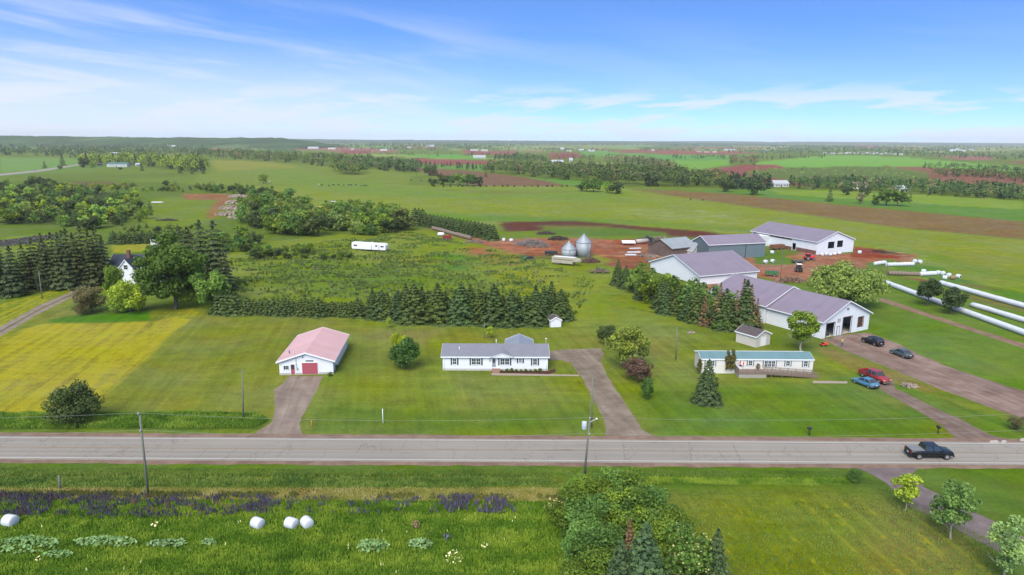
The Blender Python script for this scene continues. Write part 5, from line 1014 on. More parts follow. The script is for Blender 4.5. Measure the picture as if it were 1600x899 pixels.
q.panel('bay_wall', 'left', 3.5, 10.5, .0, 4.2, whitemetal_y, 3.6); q.panel('door', 'left', 8.7, 9.2, .3, 3.3, plain('grey_pipe', (.25, .26, .28)), 3.66, 3.603)
# --- grain bins
def silo(px, py, r, he, hr, label):
    o = empty('grain_bin', P(px, py), random.random(), label, 'silo', None); MB().lathe([(r, 0), (r, he)], (0, 0, 0), 36).build('bin_wall', galv, o)
    mb = MB(); mb.lathe([(r+.12, he-.05), (r+.12, he+.05), (r*.12, hr), (r*.12, hr+.15), (.02, hr+.3)], (0, 0, 0), 36)
    mb.build('roof', plain('galvanized_roof_sheet', col(215, 224, 230), .5, metal=.1, var=.06), o); rb = MB()
    for k in range(18): a = k*2*math.pi/18; rb.bar((math.cos(a)*(r+.1), math.sin(a)*(r+.1), he+.09), (math.cos(a)*r*.13, math.sin(a)*r*.13, hr+.04), .07, .06)
    rb.build('roof_ribs', plain('galvanized_rib', col(170, 182, 190), .4), o); lb = MB()
    for sx_ in (-.22, .22): lb.bar((sx_, -r-.12, 0), (sx_, -r-.12, he), .05)
    for k in range(int(he/.35)): lb.bar((-.22, -r-.12, .3+k*.35), (.22, -r-.12, .3+k*.35), .03)
    lb.build('ladder', plain('grey_pipe', (.25, .26, .28)), o); MB().box((0.9, -r*.93, .8), (.8, .12, 1.1), rz=.25).build('hatch', plain('hatch_panel', col(170, 160, 160)), o); return o
silo(888.5, 402, 2.62, 3.1, 5.7, 'shorter corrugated steel grain bin, the left one'); silo(911.5, 401, 2.72, 5.4, 8.2, 'taller corrugated steel grain bin, the right one')
# --- white farmhouse at the left, mostly behind trees
q, LL = longhouse('farmhouse', 'white farmhouse with charcoal roof and brick chimney among the trees', 'house', (172, 441), (237, 441), 7.5, 4.6, 7.6, white, dark_shingle, .3)
wg = House('house_wing', 'white front gable wing of the farmhouse', 'house', q.root.location.x-5.6, q.root.location.y-6.4, R_(2), 4.4, 4.5, 4.4, 7.1, white, dark_shingle, .3)
wg.window('front', 1.6, 2.8, 4.3, 5.6, None, cols=1); wg.root.name = 'farmhouse_wing'
for c_ in [wg.root]: # the wing belongs to the farmhouse: its pieces become parts of it
    M_ = q.root.matrix_basis.inverted() @ wg.root.matrix_basis
    for ch in list(wg.root.children): ch.parent = q.root; ch.matrix_basis = M_ @ ch.matrix_basis
    bpy.data.objects.remove(wg.root)
q.window('left', 7.6, 8.6, 1.2, 2.6, None); q.window('left', 8.9, 9.8, 4.8-1.9, 4.2, None) if 0 else None
ch = MB(); ch.box((-1.9, 6.8, 7.2), (.8, .8, 4.0)); ch.box((-1.9, 6.8, 9.25), (.95, .95, .2)); ch.build('chimney', siding('chimney_brick', col(170, 110, 96), 'Z', .15, .1), q.roof)
el_ = MB()
q2 = House('farmhouse_extension', 'low white extension with small gable right of the farmhouse', 'house', *P(242, 444)[:2], R_(2), 3.4, 5, 2.6, 4.0, white, dark_shingle, .2)
# white wall ruin / playhouse on the lawn
pl_ = empty('play_structure', P(243, 386), R_(30), 'white slatted play structure on the lawn behind the farmhouse', 'play structure')
mb = MB(); mb.box((0, 0, .9), (3.2, .15, 1.8)); mb.build('panel', trimw, pl_); 
for i in range(5): MB().box((-1.4+i*.7, 0, 1.5), (.16, .2, 3.0)).build('post', trimw, pl_)
# --- far buildings
def farhouse(px, py, W, D, he, hr, wall, roof, label, yaw=0, name='farm_building', cat='building', group=None):
    p = P(px, py); k = 1.0 if p.y < 1100 else (.75 if p.y < 2200 else .5); W, D, he, hr = W*k, D*k, he*k, hr*k
    q = House(name, label, cat, p.x, p.y, 0, D, W, he, hr, wall, roof, .3, group=group); q.root.rotation_euler.z = R_(90+yaw); q.root.location = (p.x+W/2*math.cos(R_(yaw)), p.y+W/2*math.sin(R_(yaw)), 0)
    q.panel('door', 'left', W*.45, W*.45+1.2, .1, 2.1, dark, .05)
    for f in (.15, .3, .7, .85): q.panel('window', 'left', W*f, W*f+1.1, 1.1, 2.2, glass, .05)
    return q
mw = plain('far_white_wall', (.40, .41, .41)); mc = plain('far_cream_wall', (.55, .50, .40)); mr_ = plain('far_red_wall', (.35, .10, .08)); rg = plain('far_grey_roof', (.30, .31, .33)); rw = plain('far_white_roof', (.33, .35, .37)); rb_ = plain('far_brown_roof', (.2, .13, .10)); rt = plain('far_teal_roof', col(92, 140, 128))
FH = [(186, 261, 30, 10, 4, 6.5, mw, rt, 'far long white building with teal roof before the light green wood', -1), (156, 259, 5, 4, 2.5, 3.5, mw, rw, 'tiny white shed left of the long teal roofed building', 0), (216, 260, 6, 5, 3, 4.5, mw, rw, 'small white shed right of the long teal roofed building', 0),
 (181, 246, 26, 20, 9, 14, mw, rw, 'white roofed house above the light green wood', 0), (133, 248, 20, 14, 9, 14, mc, rb_, 'brown gabled house at the edge of the upper left forest', 10), (270, 250, 20, 14, 8, 15, mc, rb_, 'cream house with pointed roof in the upper left trees', 20),
 (266, 231, 110, 30, 16, 22, mw, rw, 'long pale building on the upper left horizon', 0), (490, 233, 90, 40, 10, 18, mw, rw, 'white barn beside the pinkish field near the left horizon', 0), (519, 233.5, 60, 30, 8, 14, mc, rg, 'cream farm building right of the white barn near the horizon', 0), (551, 235, 20, 20, 8, 14, mw, rg, 'small white house near the centre left horizon', 0), (600, 236, 50, 30, 8, 14, mc, rg, 'tan farm building right of the small red field', 0),
 (672, 230, 90, 40, 14, 24, mw, rw, 'bright white barn high on the distant slope', 0), (640, 232, 40, 30, 8, 14, mw, rg, 'pale house left of the bright white barn on the slope', 0), (749, 247.5, 38, 16, 5, 9, mw, rw, 'long white barn above the middle red field', 3), (741, 236, 60, 24, 7, 12, mw, rw, 'white farm building above the wide red field, left one', 0), (757, 236.5, 50, 24, 7, 12, mc, rg, 'cream farm building above the wide red field, right one', 0),
 (871, 256, 28, 16, 5, 9, mw, rw, 'white metal barn behind the green wood in the centre', -4), (892, 253, 9, 9, 6, 10, mw, rw, 'white house right of the white metal barn', 0), (878, 235, 36, 30, 12, 22, mw, rw, 'tall white barn of the far white farmstead', 0), (889, 237, 36, 20, 6, 10, mc, rg, 'low cream building of the far white farmstead', 0), (908, 236, 40, 26, 8, 15, mw, rw, 'second white barn of the far white farmstead', 10), (924, 237, 50, 30, 8, 14, mw, rw, 'long low white barn at the right of the far white farmstead', -10),
 (1020, 236.5, 20, 18, 9, 15, mw, rg, 'single far white house left of the red roofed barns', 0), (1085, 237, 18, 18, 12, 20, mr_, rb_, 'far red barn at the left end of the farm row', 0), (1092, 238, 34, 22, 7, 12, mw, rb_, 'white barn with brown roof in the far farm row', 0), (1104, 238.5, 34, 20, 6, 10, mc, rb_, 'low tan barn in the far farm row', 0), (1116, 239, 26, 18, 6, 10, mw, rw, 'white shed at the right end of the far farm row', 0), (1141, 235.5, 120, 40, 8, 14, mw, rw, 'very long pale greenhouse near the horizon', 0), (1198, 238, 24, 20, 12, 18, mw, rw, 'tall white house before the distant tree belt', 0),
 (1217, 292, 15, 9, 3.4, 6, mw, rw, 'white farmhouse below the curved red field', 8), (1341, 295, 14, 10, 3.5, 6, mc, rb_, 'brown roofed house in the scrub belt', -5), (1406, 300, 9, 8, 3, 5.5, mw, rw, 'small white house at the far road', 15)]
for i, f_ in enumerate(FH): farhouse(*f_, name='farm_building' if i > 3 else 'farm_building', cat='building')
r5 = random.Random(21)
for i in range(17):
    px = 1290+i*7.2+r5.uniform(-2, 2); farhouse(px, 240.5+r5.uniform(-1.2, .8)+(px-1290)*.012, r5.uniform(16, 30), 13, 5, 10, r5.choice([mw, mc, mw]), r5.choice([rg, rw, rb_]), 'tiny %s house of the far village, %s from the left' % (('pale', 'cream')[i % 2], ORD[i]), r5.uniform(-30, 30), 'village_house', 'house', 'houses of the far village')
for i in range(13):
    px = 1484+i*3.3+r5.uniform(-1.5, 1.5); farhouse(px, 235.5+r5.uniform(-2.2, 2.2), r5.uniform(22, 40), 18, 6, 13, mw, rw, 'tiny white house of the hamlet under the horizon, %s from left' % ORD[i], r5.uniform(-30, 30), 'village_house', 'house', 'houses of the hamlet under the horizon')
# ================================================================ VEHICLES
def projpx(v):
    d = np.array(v)-cpos; z = d @ cf; return 800+FPX*(d @ cr)/z, 449.5-FPX*(d @ cu)/z
def height_for(base, toppy):
    lo, hi = 0, 40
    for _ in range(40):
        m_ = (lo+hi)/2
        if projpx((base[0], base[1], m_))[1] > toppy: lo = m_
        else: hi = m_
    return lo
tyre = plain('tyre_rubber', (.02, .02, .02), .9); rim = plain('wheel_rim', (.35, .35, .36), .35, metal=.6); redl = plain('red_lamp_glass', (.35, .01, .01), .2); whl = plain('clear_lamp_glass', (.6, .6, .6), .15)
cglass = NB('car_glass').bsdf((.02, .025, .03), .06, spec=.9); chrome = plain('chrome', (.6, .6, .6), .2, metal=.9); blackp = plain('black_plastic', (.02, .02, .022), .6)
def paint_m(n, c): return plain(n, c, .32, spec=.4, coat=.25, var=.04)
def wheel(par, x, y, r, wd=.24):
    o = MB().lathe([(r*.62, -wd/2), (r*.96, -wd/2), (r, -wd*.25), (r, wd*.25), (r*.96, wd/2), (r*.62, wd/2)], (x, y, r), 20, 'Y').build('tyre', tyre, None)
    o.name = 'wheel'; o.parent = par; MB().lathe([(r*.6, -wd/2-.01), (r*.55, -wd*.3), (r*.15, -wd*.35), (r*.15, wd*.35), (r*.55, wd*.3), (r*.6, wd/2+.01)], (x, y, r), 14, 'Y').build('rim', rim, o)
def loft(sections):
    """sections: (x, halfwidth_low, halfwidth_high, z_low, z_high)"""
    mb = MB(); vs = []; n = 10
    for (x, wl_, wh_, z0, z1) in sections:
        h_ = z1-z0
        ring = [(-wl_*.9, z0), (-wl_, z0+h_*.18), (-wl_, z0+h_*.55), (-wh_, z0+h_*.88), (-wh_*.86, z1), (wh_*.86, z1), (wh_, z0+h_*.88), (wl_, z0+h_*.55), (wl_, z0+h_*.18), (wl_*.9, z0)]
        vs += [(x, y, z) for y, z in ring]
    fs = [(i*n+k, i*n+(k+1) % n, (i+1)*n+(k+1) % n, (i+1)*n+k) for i in range(len(sections)-1) for k in range(n)]
    mb.add(vs, fs, True); m_ = (len(sections)-1)*n; mb.add([], []); mb.f += [tuple(range(n))[::-1], tuple(m_+k for k in range(n))]; mb.sm += [False, False]; return mb
def car(name, label, cat, pos, ang, paint, kind='sedan', L_=4.7):
    o = empty(name, (pos[0], pos[1], .04), ang, label, cat); W = .90; s = L_/4.7
    if kind == 'sedan':
        body = [(-2.35, .72, .70, .42, .82), (-2.25, .84, .80, .30, .98), (-1.6, .9, .84, .24, 1.0), (-.9, .9, .84, .22, .98), (.8, .9, .84, .22, .95), (1.3, .9, .82, .24, .90), (2.0, .86, .78, .28, .78), (2.3, .74, .66, .36, .62)]
        cab = [(-1.75, .97), (-1.05, 1.42), (.15, 1.45), (1.05, .95)]; wx = (-1.42, 1.42); r = .32
    elif kind == 'suv':
        body = [(-2.35, .8, .78, .45, 1.05), (-2.3, .9, .84, .35, 1.12), (-1.0, .93, .87, .3, 1.10), (.9, .93, .87, .3, 1.06), (1.4, .93, .85, .32, 1.02), (2.1, .9, .82, .36, .95), (2.35, .8, .72, .42, .72)]
        cab = [(-2.25, 1.1), (-1.9, 1.66), (.3, 1.70), (1.1, 1.06)]; wx = (-1.42, 1.42); r = .37
    else:
        body = [(-2.9, .94, .92, .55, 1.16), (-2.8, .98, .95, .5, 1.22), (-1.0, .98, .95, .45, 1.22), (.9, .98, .95, .45, 1.2), (1.35, .98, .93, .45, 1.2), (2.6, .96, .88, .5, 1.12), (2.85, .88, .8, .55, .95)]
        cab = [(-1.05, 1.2), (-.9, 1.82), (.75, 1.86), (1.4, 1.2)]; wx = (-1.85, 1.85); r = .41; s = 1; W = .98
    if kind == 'pickup_open': body = [b_ for b_ in body if b_[0] >= -1.05]; 
    sec = [(x*s, a, b_, c, d) for x, a, b_, c, d in body]; bo = loft(sec); 
    if kind == 'pickup_open':
        for y in (-.93, .93): bo.box((-1.95, y, .86), (1.9, .1, .72))
        bo.box((-2.88, 0, .86), (.08, 1.9, .7)); bo.box((-1.95, 0, .62), (1.9, 1.9, .25))
    bo.build('body', paint, o)
    (xa, za), (xb, zb), (xc, zc), (xd, zd) = [(x*s, z) for x, z in cab]; wt = W*.70; wb = W*.93; mb = MB()
    mb.add([(xa, -wb, za), (xa, wb, za), (xb, wt, zb), (xb, -wt, zb), (xc, -wt, zc), (xc, wt, zc), (xd, -wb*.95, zd), (xd, wb*.95, zd)], [(0, 1, 2, 3), (3, 2, 5, 4), (4, 5, 7, 6), (0, 3, 4, 6), (1, 7, 5, 2)]); mb.build('windows', cglass, o)
    rf = MB(); rf.box(((xb+xc)/2, 0, (zb+zc)/2+.015), (xc-xb+.1, wt*2+.06, .06), taper=.93); 
    for y in (-1, 1):
        rf.bar((xa, y*wb, za), (xb, y*wt, zb), .09); rf.bar((xd, y*wb*.95, zd), (xc, y*wt, zc), .07); rf.bar(((xa+xd)/2-.1, y*wb, za), ((xb+xc)/2, y*wt, zb), .08)
    rf.build('roof', paint, o)
    for x in wx:
        for y in (-1, 1): wheel(o, x*s, y*(W-.09), r)
    xf = sec[-1][0]; xr = -2.9 if 'pickup' in kind else sec[0][0]; zf = sec[-1][4]
    for y in (-1, 1): MB().box((xf-.06, y*W*.68, zf-.08), (.16, .3, .14)).build('headlight', whl, o); MB().box((xr+.04, y*W*.82, zf+.05 if 'pickup' not in kind else 1.0), (.14, .2 if 'pickup' not in kind else .14, .16 if 'pickup' not in kind else .36)).build('tail_light', redl, o)
    MB().box((xf-.02, 0, zf-.10), (.08, W*.9, .16)).build('grille', chrome if kind == 'pickup_open' else blackp, o)
    MB().box((xf, 0, .46), (.14, W*1.75, .2)).build('bumper', chrome if kind == 'pickup_open' else blackp, o); MB().box((xr-.02, 0, .48), (.14, W*1.7, .2)).build('bumper', blackp, o)
    MB().box((xr-.03, 0, .74), (.03, .34, .14)).build('number_plate', whl, o)
    for y in (-1, 1): MB().box((xd-.35, y*(W+.08), zd+.06), (.12, .16, .12)).build('mirror', paint, o)
    if kind == 'pickup_cover': MB().box((-1.95, 0, 1.235), (1.75, 1.72, .05)).build('bed_cover', plain('grey_bed_cover', (.16, .16, .17), .6), o)
    if kind == 'pickup_open': MB().box((-1.95, 0, .76), (1.75, 1.74, .03)).build('bed_liner', blackp, o)
    return o
def between(a, b_): A_, B_ = P(*a), P(*b_); return (A_+B_)/2, math.atan2(B_.y-A_.y, B_.x-A_.x), (B_-A_).length
car('pickup_truck', 'black pickup truck with covered bed driving along the road', 'pickup truck', P(1451, 714), R_(-1), paint_m('black_car_paint', (.004, .005, .006)), 'pickup_cover')
ps, an, _ = between((1349, 589), (1387, 605)); car('pickup_truck', 'red pickup truck with open bed parked beside the blue car', 'pickup truck', ps+Vector((.3, .9, 0)), an, paint_m('red_car_paint', (.24, .018, .022)), 'pickup_open')
ps, an, _ = between((1336, 597), (1364, 608)); car('car', 'light blue sedan parked at the end of the narrow gravel drive', 'car', ps+Vector((.2, 0, 0)), an+math.pi, paint_m('blue_car_paint', (.06, .17, .26)))
ps, an, _ = between((1349, 533), (1377, 543)); car('car', 'black wagon parked on the barn drive closest to the barn', 'car', ps, an+math.pi, paint_m('black_car_paint', (.004, .005, .006)), 'suv')
ps, an, _ = between((1394, 551), (1422, 562)); car('car', 'dark grey green sedan parked on the wide barn drive', 'car', ps, an+math.pi, paint_m('grey_car_paint', (.05, .075, .075)))
ps, an, _ = between((47, 268), (60, 265)); car('car', 'dark car driving on the far lane at the upper left', 'car', ps, an, paint_m('black_car_paint', (.004, .005, .006)), 'suv')
# ================================================================ POLES, WIRES, BOXES
polem = plain('weathered_pole_wood', col(150, 152, 140), .9, var=.2, scale=3); poled = plain('dark_pole_wood', (.09, .08, .07), .9)
def pole(px, py, toppy, label, r=.14, topx=None, mat=None, name='utility_pole'):
    b_ = P(px, py); h = height_for(b_, toppy); lean = 0
    if topx is not None:
        lean = (topx-projpx((b_.x, b_.y, h))[0])/(FPX/((np.array((b_.x, b_.y, h))-cpos) @ cf))
    o = empty(name, b_, 0, label, 'utility pole' if name == 'utility_pole' else 'post'); MB().tube([(0, 0, -.5), (lean*.5, 0, h*.5), (lean, 0, h)], [r, r*.85, r*.7], 10).build('pole', mat or polem, o)
    return o, b_+Vector((lean, 0, h)), h
p1, t1, h1 = pole(231.5, 773, 645, 'tall grey wooden utility pole left of the lupin bank', .15, 218)
p2, t2, h2 = pole(913, 742, 652, 'wooden utility pole with grey transformer beside the near thicket', .15, 922)
p3, t3, h3 = pole(924.5, 668, 591, 'tall pale pole beside the foot of the paved drive', .12, 926)
p4, t4, h4 = pole(380, 654, 578, 'grey wooden pole left of the garage driveway', .13, 378.5)
p5, t5, h5 = pole(1056, 562, 511, 'pale pole on the back lawn between bungalow and mobile home', .13, 1058)
p6, t6, h6 = pole(66, 467, 424, 'pale pole beside the two track lane', .14, 60.5)
p7, t7, h7 = pole(1217, 463, 390, 'thin dark pole behind the wide white barn', .10, None, poled)
p8, t8, h8 = pole(1382, 455, 405, 'thin dark pole beside the huge spreading tree', .12, None, poled)
pole(757, 529, 503, 'short grey pole with dark top behind the bungalow', .09)
pole(469, 262, 245, 'far pale utility pole before the dark tree belt, left one', .2); pole(651, 274, 255, 'far pale utility pole at the right end of the tree belt', .2); pole(853, 282, 266, 'far pale pole in front of the green wood', .2); pole(634, 273, 265, 'short far post left of the tree belt pole', .15)
for i, x in enumerate((1422, 1449, 1502, 1591)): pole(x, 306+i*2.2, 291+i*2, '%s far pole from the left along the scrub belt at right' % ORD[i], .16)
for (pp, tt, hh) in ((p1, t1, h1), (p2, t2, h2)):
    l0 = Vector((tt.x-pp.location.x, 0, hh)); mb = MB()
    for dz_ in (-.15, -2.3): mb.lathe([(.05, 0), (.10, .05), (.07, .12), (.10, .16), (.03, .24)], l0+Vector((-.05, -.2, dz_)), 8); mb.bar(l0+Vector((0, 0, dz_)), l0+Vector((-.05, -.2, dz_)), .06)
    mb.build('insulator', plain('insulator_ceramic', (.4, .4, .4), .3), pp)
l0 = Vector(((t2.x-p2.location.x)*.85, 0, h2*.86)); tr = MB().lathe([(.02, -.55), (.30, -.5), (.33, -.45), (.33, .45), (.28, .52), (.02, .56)], l0+Vector((-.62, -.05, 0)), 20).build('transformer', plain('transformer_grey', (.42, .46, .50), .45), p2)
MB().bar(l0+Vector((-.3, 0, .3)), l0+Vector((0, 0, .3)), .08).build('bracket', poled, p2); mb = MB(); mb.bar(l0+Vector((0, 0, .4)), l0+Vector((.85, -.1, .9)), .05); mb.lathe([(.12, 0), (.16, .1), (.05, .2)], l0+Vector((.9, -.1, .85)), 10); mb.build('street_lamp_head', plain('lamp_casing', (.6, .6, .6)), p2)
wirem = plain('wire_aluminium', (.22, .23, .22), .5); 
def wire(label, pts, sag=.7, r=.013):
    mb = MB(); path = []
    for a, b_ in zip(pts[:-1], pts[1:]):
        n = 14
        for i in range(n+(1 if b_ is pts[-1] else 0)): t = i/n; q = Vector(a).lerp(Vector(b_), t); q.z -= sag*4*t*(1-t)*((Vector(b_)-Vector(a)).length/55); path.append(q)
    mb.tube(path, r, 5, smooth=True); tag(mb.build('power_line', wirem), label, 'power line')
up = Vector((-.05, -.2, .05)); dn_ = Vector((-.05, -.2, -2.1))
wire('upper thin power line running along the near side of the road', [(-105, 74, h1), t1+up, t2+up, (76, 83, h2+.5)]); wire('lower thin cable running along the near side of the road', [(-105, 74, h1-2.2), t1+dn_, t2+dn_, (76, 83, h2-1.8)])
wire('thin service wire crossing the road to the pale pole by the drive', [t2+up, t3]); wire('thin service wire from the drive pole to the back lawn pole', [t3, t5], .8, .011)
pole(598.5, 661.5, 639, 'short white marker post on the lawn before the bungalow', .07, None, trimw, 'marker_post'); pole(121, 664, 652, 'short grey fence post under the broad dark tree', .1, None, polem, 'fence_post')
pole(94, 764, 743, 'short weathered leaning fence post on the lupin bank', .16, 91.5, polem, 'fence_post'); pole(226, 781, 765, 'thin stake standing beside the left utility pole', .05, None, polem, 'stake')
pole(487, 667, 657, 'small orange marker stake right of the garage driveway', .07, None, plain('orange_marker', (.5, .2, .04)), 'stake')
for i, (x, y, lb) in enumerate(((1264, 681, 'black mailbox on post at the roadside before the mobile home lawn'), (1465, 679, 'black mailbox on post at the mouth of the narrow drive'))):
    o = empty('mailbox', P(x, y), .1, lb, 'mailbox'); MB().bar((0, 0, -.2), (0, 0, 1.0), .11).build('post', blackp, o); mb = MB(); mb.prism([(-.16, 1.0), (.16, 1.0), (.16, 1.22), (.09, 1.34), (-.09, 1.34), (-.16, 1.22)], -.30, .30, 'XZ'); q = mb.build('box', blackp, o); q.rotation_euler.z = math.pi/2 if i == 0 else 0
    MB().box((.2, -.1, 1.25), (.03, .06, .22)).build('flag', plain('grey_pipe', (.25, .26, .28)), o)
# ================================================================ BALES
def wrapm():
    b_ = NB('white_bale_wrap'); o_ = b_.obj(); n = b_.noise(.9, 5, o_, .6); n2 = b_.noise(.35, 3, b_.map(o_, (1, 1, 2)))
    c = b_.mix(b_.mr(n2, .6, .72, 0, .5), (.52, .54, .57), (.34, .34, .36)); return b_.bsdf(scalev(b_, c, b_.mr(n, .3, .7, .93, 1.05, False)), .38, normal=b_.bump(b_.noise(3, 3, b_.map(o_, (1, 1, 5))), .25, .05), spec=.5)
wrap = wrapm(); hay = plain('weathered_hay', col(168, 148, 132), .95, var=.25, scale=3); hay2 = plain('fresh_hay', col(190, 150, 110), .95, var=.25, scale=3)
def bale(px, py, ang, label, mat=wrap, r=.68, wd=1.25, group=None, at=None, end=None, name='round_bale', z=0, cat='bale'):
    o = MB().lathe([(.02, -wd/2), (r*.8, -wd/2), (r*.96, -wd*.44), (r, -wd*.3), (r*1.015, 0), (r, wd*.3), (r*.96, wd*.44), (r*.8, wd/2), (.02, wd/2)], (0, 0, 0), 22, 'Y').build(name, mat)
    p = at or P(px, py); o.location = (p.x, p.y, r*.93+z); o.rotation_euler = (0, 0, ang); tag(o, label, cat, group)
    if end: MB().lathe([(.02, -.01), (r*.55, -.01), (r*.55, .01), (.02, .01)], (0, -wd/2-.012, 0), 14, 'Y').build('bale_end', end, o)
    return o
bale(17, 822, R_(75), 'white wrapped round bale at the far left edge of the near meadow', r=.68); bale(403, 825, R_(60), 'white wrapped round bale standing left of the pair in the near meadow', r=.62)
bale(455.5, 825, R_(65), 'left bale of the touching white pair in the near meadow', r=.62); bale(480, 824, R_(40), 'right bale of the touching white pair in the near meadow', r=.62)
def silage(name, label, a, b_, r=.85, rb=.35, mat=wrap, seg=40, wob=.04, cat='silage bag'):
    A_, B_ = P(*a), P(*b_); d = B_-A_; n = seg; nrm = Vector((-d.y, d.x, 0)).normalized(); rr = random.Random(int(a[0])); pts = []; rad = []
    for i in range(n+1): t = i/n; pts.append(A_+d*t+nrm*math.sin(t*9)*.12+Vector((0, 0, r*.80))); rad.append(r*(1+rr.uniform(-wob, wob)))
    ends = [A_-d.normalized()*.6+Vector((0, 0, r*.6))]; pts = ends+pts; rad = [r*.45]+rad
    return tag(MB().tube(pts, rad, 16, squash=.92).build(name, mat), label, cat)
silage('silage_tube', 'longest white silage tube passing behind the two dark round trees', (1340, 429), (1660, 547), .80, seg=50)
silage('silage_tube', 'upper long white silage tube leading to the right edge from the bale pile', (1470, 445.5), (1660, 499), .82, seg=44)
silage('silage_tube', 'short ringed white silage tube between the two long ones', (1519, 480), (1660, 522), .75, seg=16, wob=.05)
def line_bales(a, b_, n, fmt, mat, group, r=.68, end=None):
    A_, B_ = P(*a), P(*b_); an = math.atan2(B_.y-A_.y, B_.x-A_.x)+math.pi/2
    for i in range(n): bale(0, 0, an, fmt % ORD[i], mat(i) if callable(mat) else mat, r=r*random.uniform(.95, 1.06), wd=(B_-A_).length/n*1.0, group=group, at=A_.lerp(B_, (i+.5)/n), end=end)
line_bales((1384, 416.5), (1427, 415.5), 8, '%s bale from left in the upper short white row by the red soil', wrap, 'upper short row of white bales')
line_bales((1366, 415), (1383, 413), 3, '%s bale of the loose white trio before the upper row', wrap, 'loose white bales left of the upper row')
line_bales((1388, 430), (1436, 431.5), 10, '%s brownish unwrapped bale from left in the lower row', hay, 'brownish bales of the lower row')
line_bales((1437, 431.5), (1462, 430.5), 5, '%s white bale continuing the brownish lower row', wrap, 'white bales continuing the brownish row', .72)
for i, (x, y, m_, lb) in enumerate([(1429, 411, wrap, 'white bale at the right end of the upper row, rear one'), (1437, 412, wrap, 'white bale at the right end of the upper row, front one'), (1466, 429, wrap, 'white bale tipped between the lower row and the pile'), (1473, 430, wrap, 'white bale at the rear left of the bale pile'), (1476, 437, wrap, 'white bale at the front of the pile with grey end'), (1482, 433, wrap, 'white bale in the middle of the pile'), (1488, 437, hay2, 'opened tan hay bale in the middle of the pile'), (1497, 435, wrap, 'white bale with dark end at the right of the pile'), (1443, 427, wrap, 'white bale lying behind the lower row')]):
    bale(x, y, random.uniform(0, 3), lb, m_, end=plain('grey_bale_end', (.12, .11, .11)) if 'end' in lb and 'dark' in lb or 'grey' in lb else None)
bale(1196, 412, R_(20), 'white bale with pale end on the grass behind the grey shed', end=plain('pale_bale_end', (.4, .38, .3))); bale(1207, 411, R_(30), 'white bale with dark end on the grass behind the grey shed', end=plain('grey_bale_end', (.12, .11, .11)))
bale(1206, 397, R_(80), 'white bale lying beside the brick base of the cattle barn')
for i, (x, y) in enumerate(((1284, 400), (1291, 399), (1297, 400), (1304, 399), (1311, 398))): bale(x, y, random.uniform(0, 3), '%s white bale from left along the cattle barn gable' % ORD[i], wrap, .58, 1.2, 'white bales along the cattle barn gable')
bale(1343, 397, 1, 'single white bale at the right corner of the cattle barn')
line_bales((676, 359), (735, 375), 14, '%s old grey brown bale from far left beside the red track', hay, 'old bales beside the red track', .85, None)
# ================================================================ FARM THINGS
rubber = tyre; rust = plain('rusty_steel', (.16, .07, .04), .8, var=.3, scale=4); fgreen = plain('farm_green_paint', (.03, .12, .04), .4); fred2 = plain('farm_red_paint', (.42, .03, .03), .4)
# camper trailer
ps, an, Lc = between((551, 391), (604, 394)); o = empty('camper_trailer', ps+Vector((0, 1.2, 0)), an, 'long white camper trailer parked in the rough meadow', 'camper'); cw = plain('camper_white', (.66, .67, .69), .4, var=.05); Lh = Lc/2
MB().prism([(-Lh, .75), (-Lh+.3, .55), (Lh-.2, .55), (Lh, .9), (Lh, 2.4), (Lh-.5, 3.0), (-Lh+.4, 3.15), (-Lh, 2.9)], -1.2, 1.2, 'XZ').build('body', cw, o, bevel=.08)
MB().box((-.8, -1.45, 1.5), (4.4, .55, 1.7)).build('slide_out', cw, o, bevel=.04)
for (x0, x1, z0, z1) in ((-Lh+.9, -Lh+2.4, 1.7, 2.2), (Lh-4.3, Lh-3.6, 1.8, 2.4), (Lh-2.1, Lh-.8, 1.7, 2.2)): MB().box(((x0+x1)/2, -1.215, (z0+z1)/2), (x1-x0, .03, z1-z0)).build('window', cglass, o)
MB().box((Lh-2.9, -1.22, 1.6), (.75, .04, 1.9)).build('door', plain('camper_door', (.5, .5, .5)), o)
for x in (-.9, .1): wheel(o, x, -1.05, .38); wheel(o, x, 1.05, .38)
MB().box((1, 0, 3.2), (.9, .7, .25)).build('roof_unit', cw, o)
heap = lambda name, label, cat, c, rx, ry, hgt, n, mats, bl, seed, kind=None, rz=0: None
def heap(name, label, cat, c, rx, ry, hgt, n, mat, bl, seed, rz=0, kind=None, box=False):
    r = random.Random(seed); mb = MB()
    for _ in range(n):
        a = r.random()*6.28; q = math.sqrt(r.random()); x, y = math.cos(a)*q*rx, math.sin(a)*q*ry; z = hgt*(1-q*q)*r.uniform(.3, 1)+.08; L_ = bl*r.uniform(.4, 1.2); d = Vector((r.gauss(0, 1), r.gauss(0, 1), r.gauss(0, .3))).normalized()*L_/2
        if box: mb.box((x, y, z), (L_*r.uniform(.5, 1), L_*r.uniform(.5, 1), L_*r.uniform(.3, .7)), M=Matrix.Rotation(r.random()*3, 3, d.normalized()))
        else: mb.bar(Vector((x, y, z))-d, Vector((x, y, z))+d, r.uniform(.08, .22))
    o = mb.build(name, mat); o.location = c; o.rotation_euler.z = rz; return tag(o, label, cat, kind=kind)
greywood = plain('bleached_timber', col(176, 160, 150), .9, var=.4, scale=.6); darkwood = plain('dark_branches', col(110, 96, 86), .9, var=.4, scale=.8); rockm = plain('pale_rubble', col(196, 176, 160), .9, var=.4, scale=.7)
heap('timber_pile', 'large heap of bleached timber and branches left of the grain bins', 'wood pile', P(831, 384), 7.5, 4.2, 2.6, 420, greywood, 3, 1, rz=-.5); heap('timber_pile', 'smaller weathered brush heap just behind the shorter grain bin', 'wood pile', P(872, 375), 4.2, 2.4, 1.8, 160, darkwood, 2.6, 2)
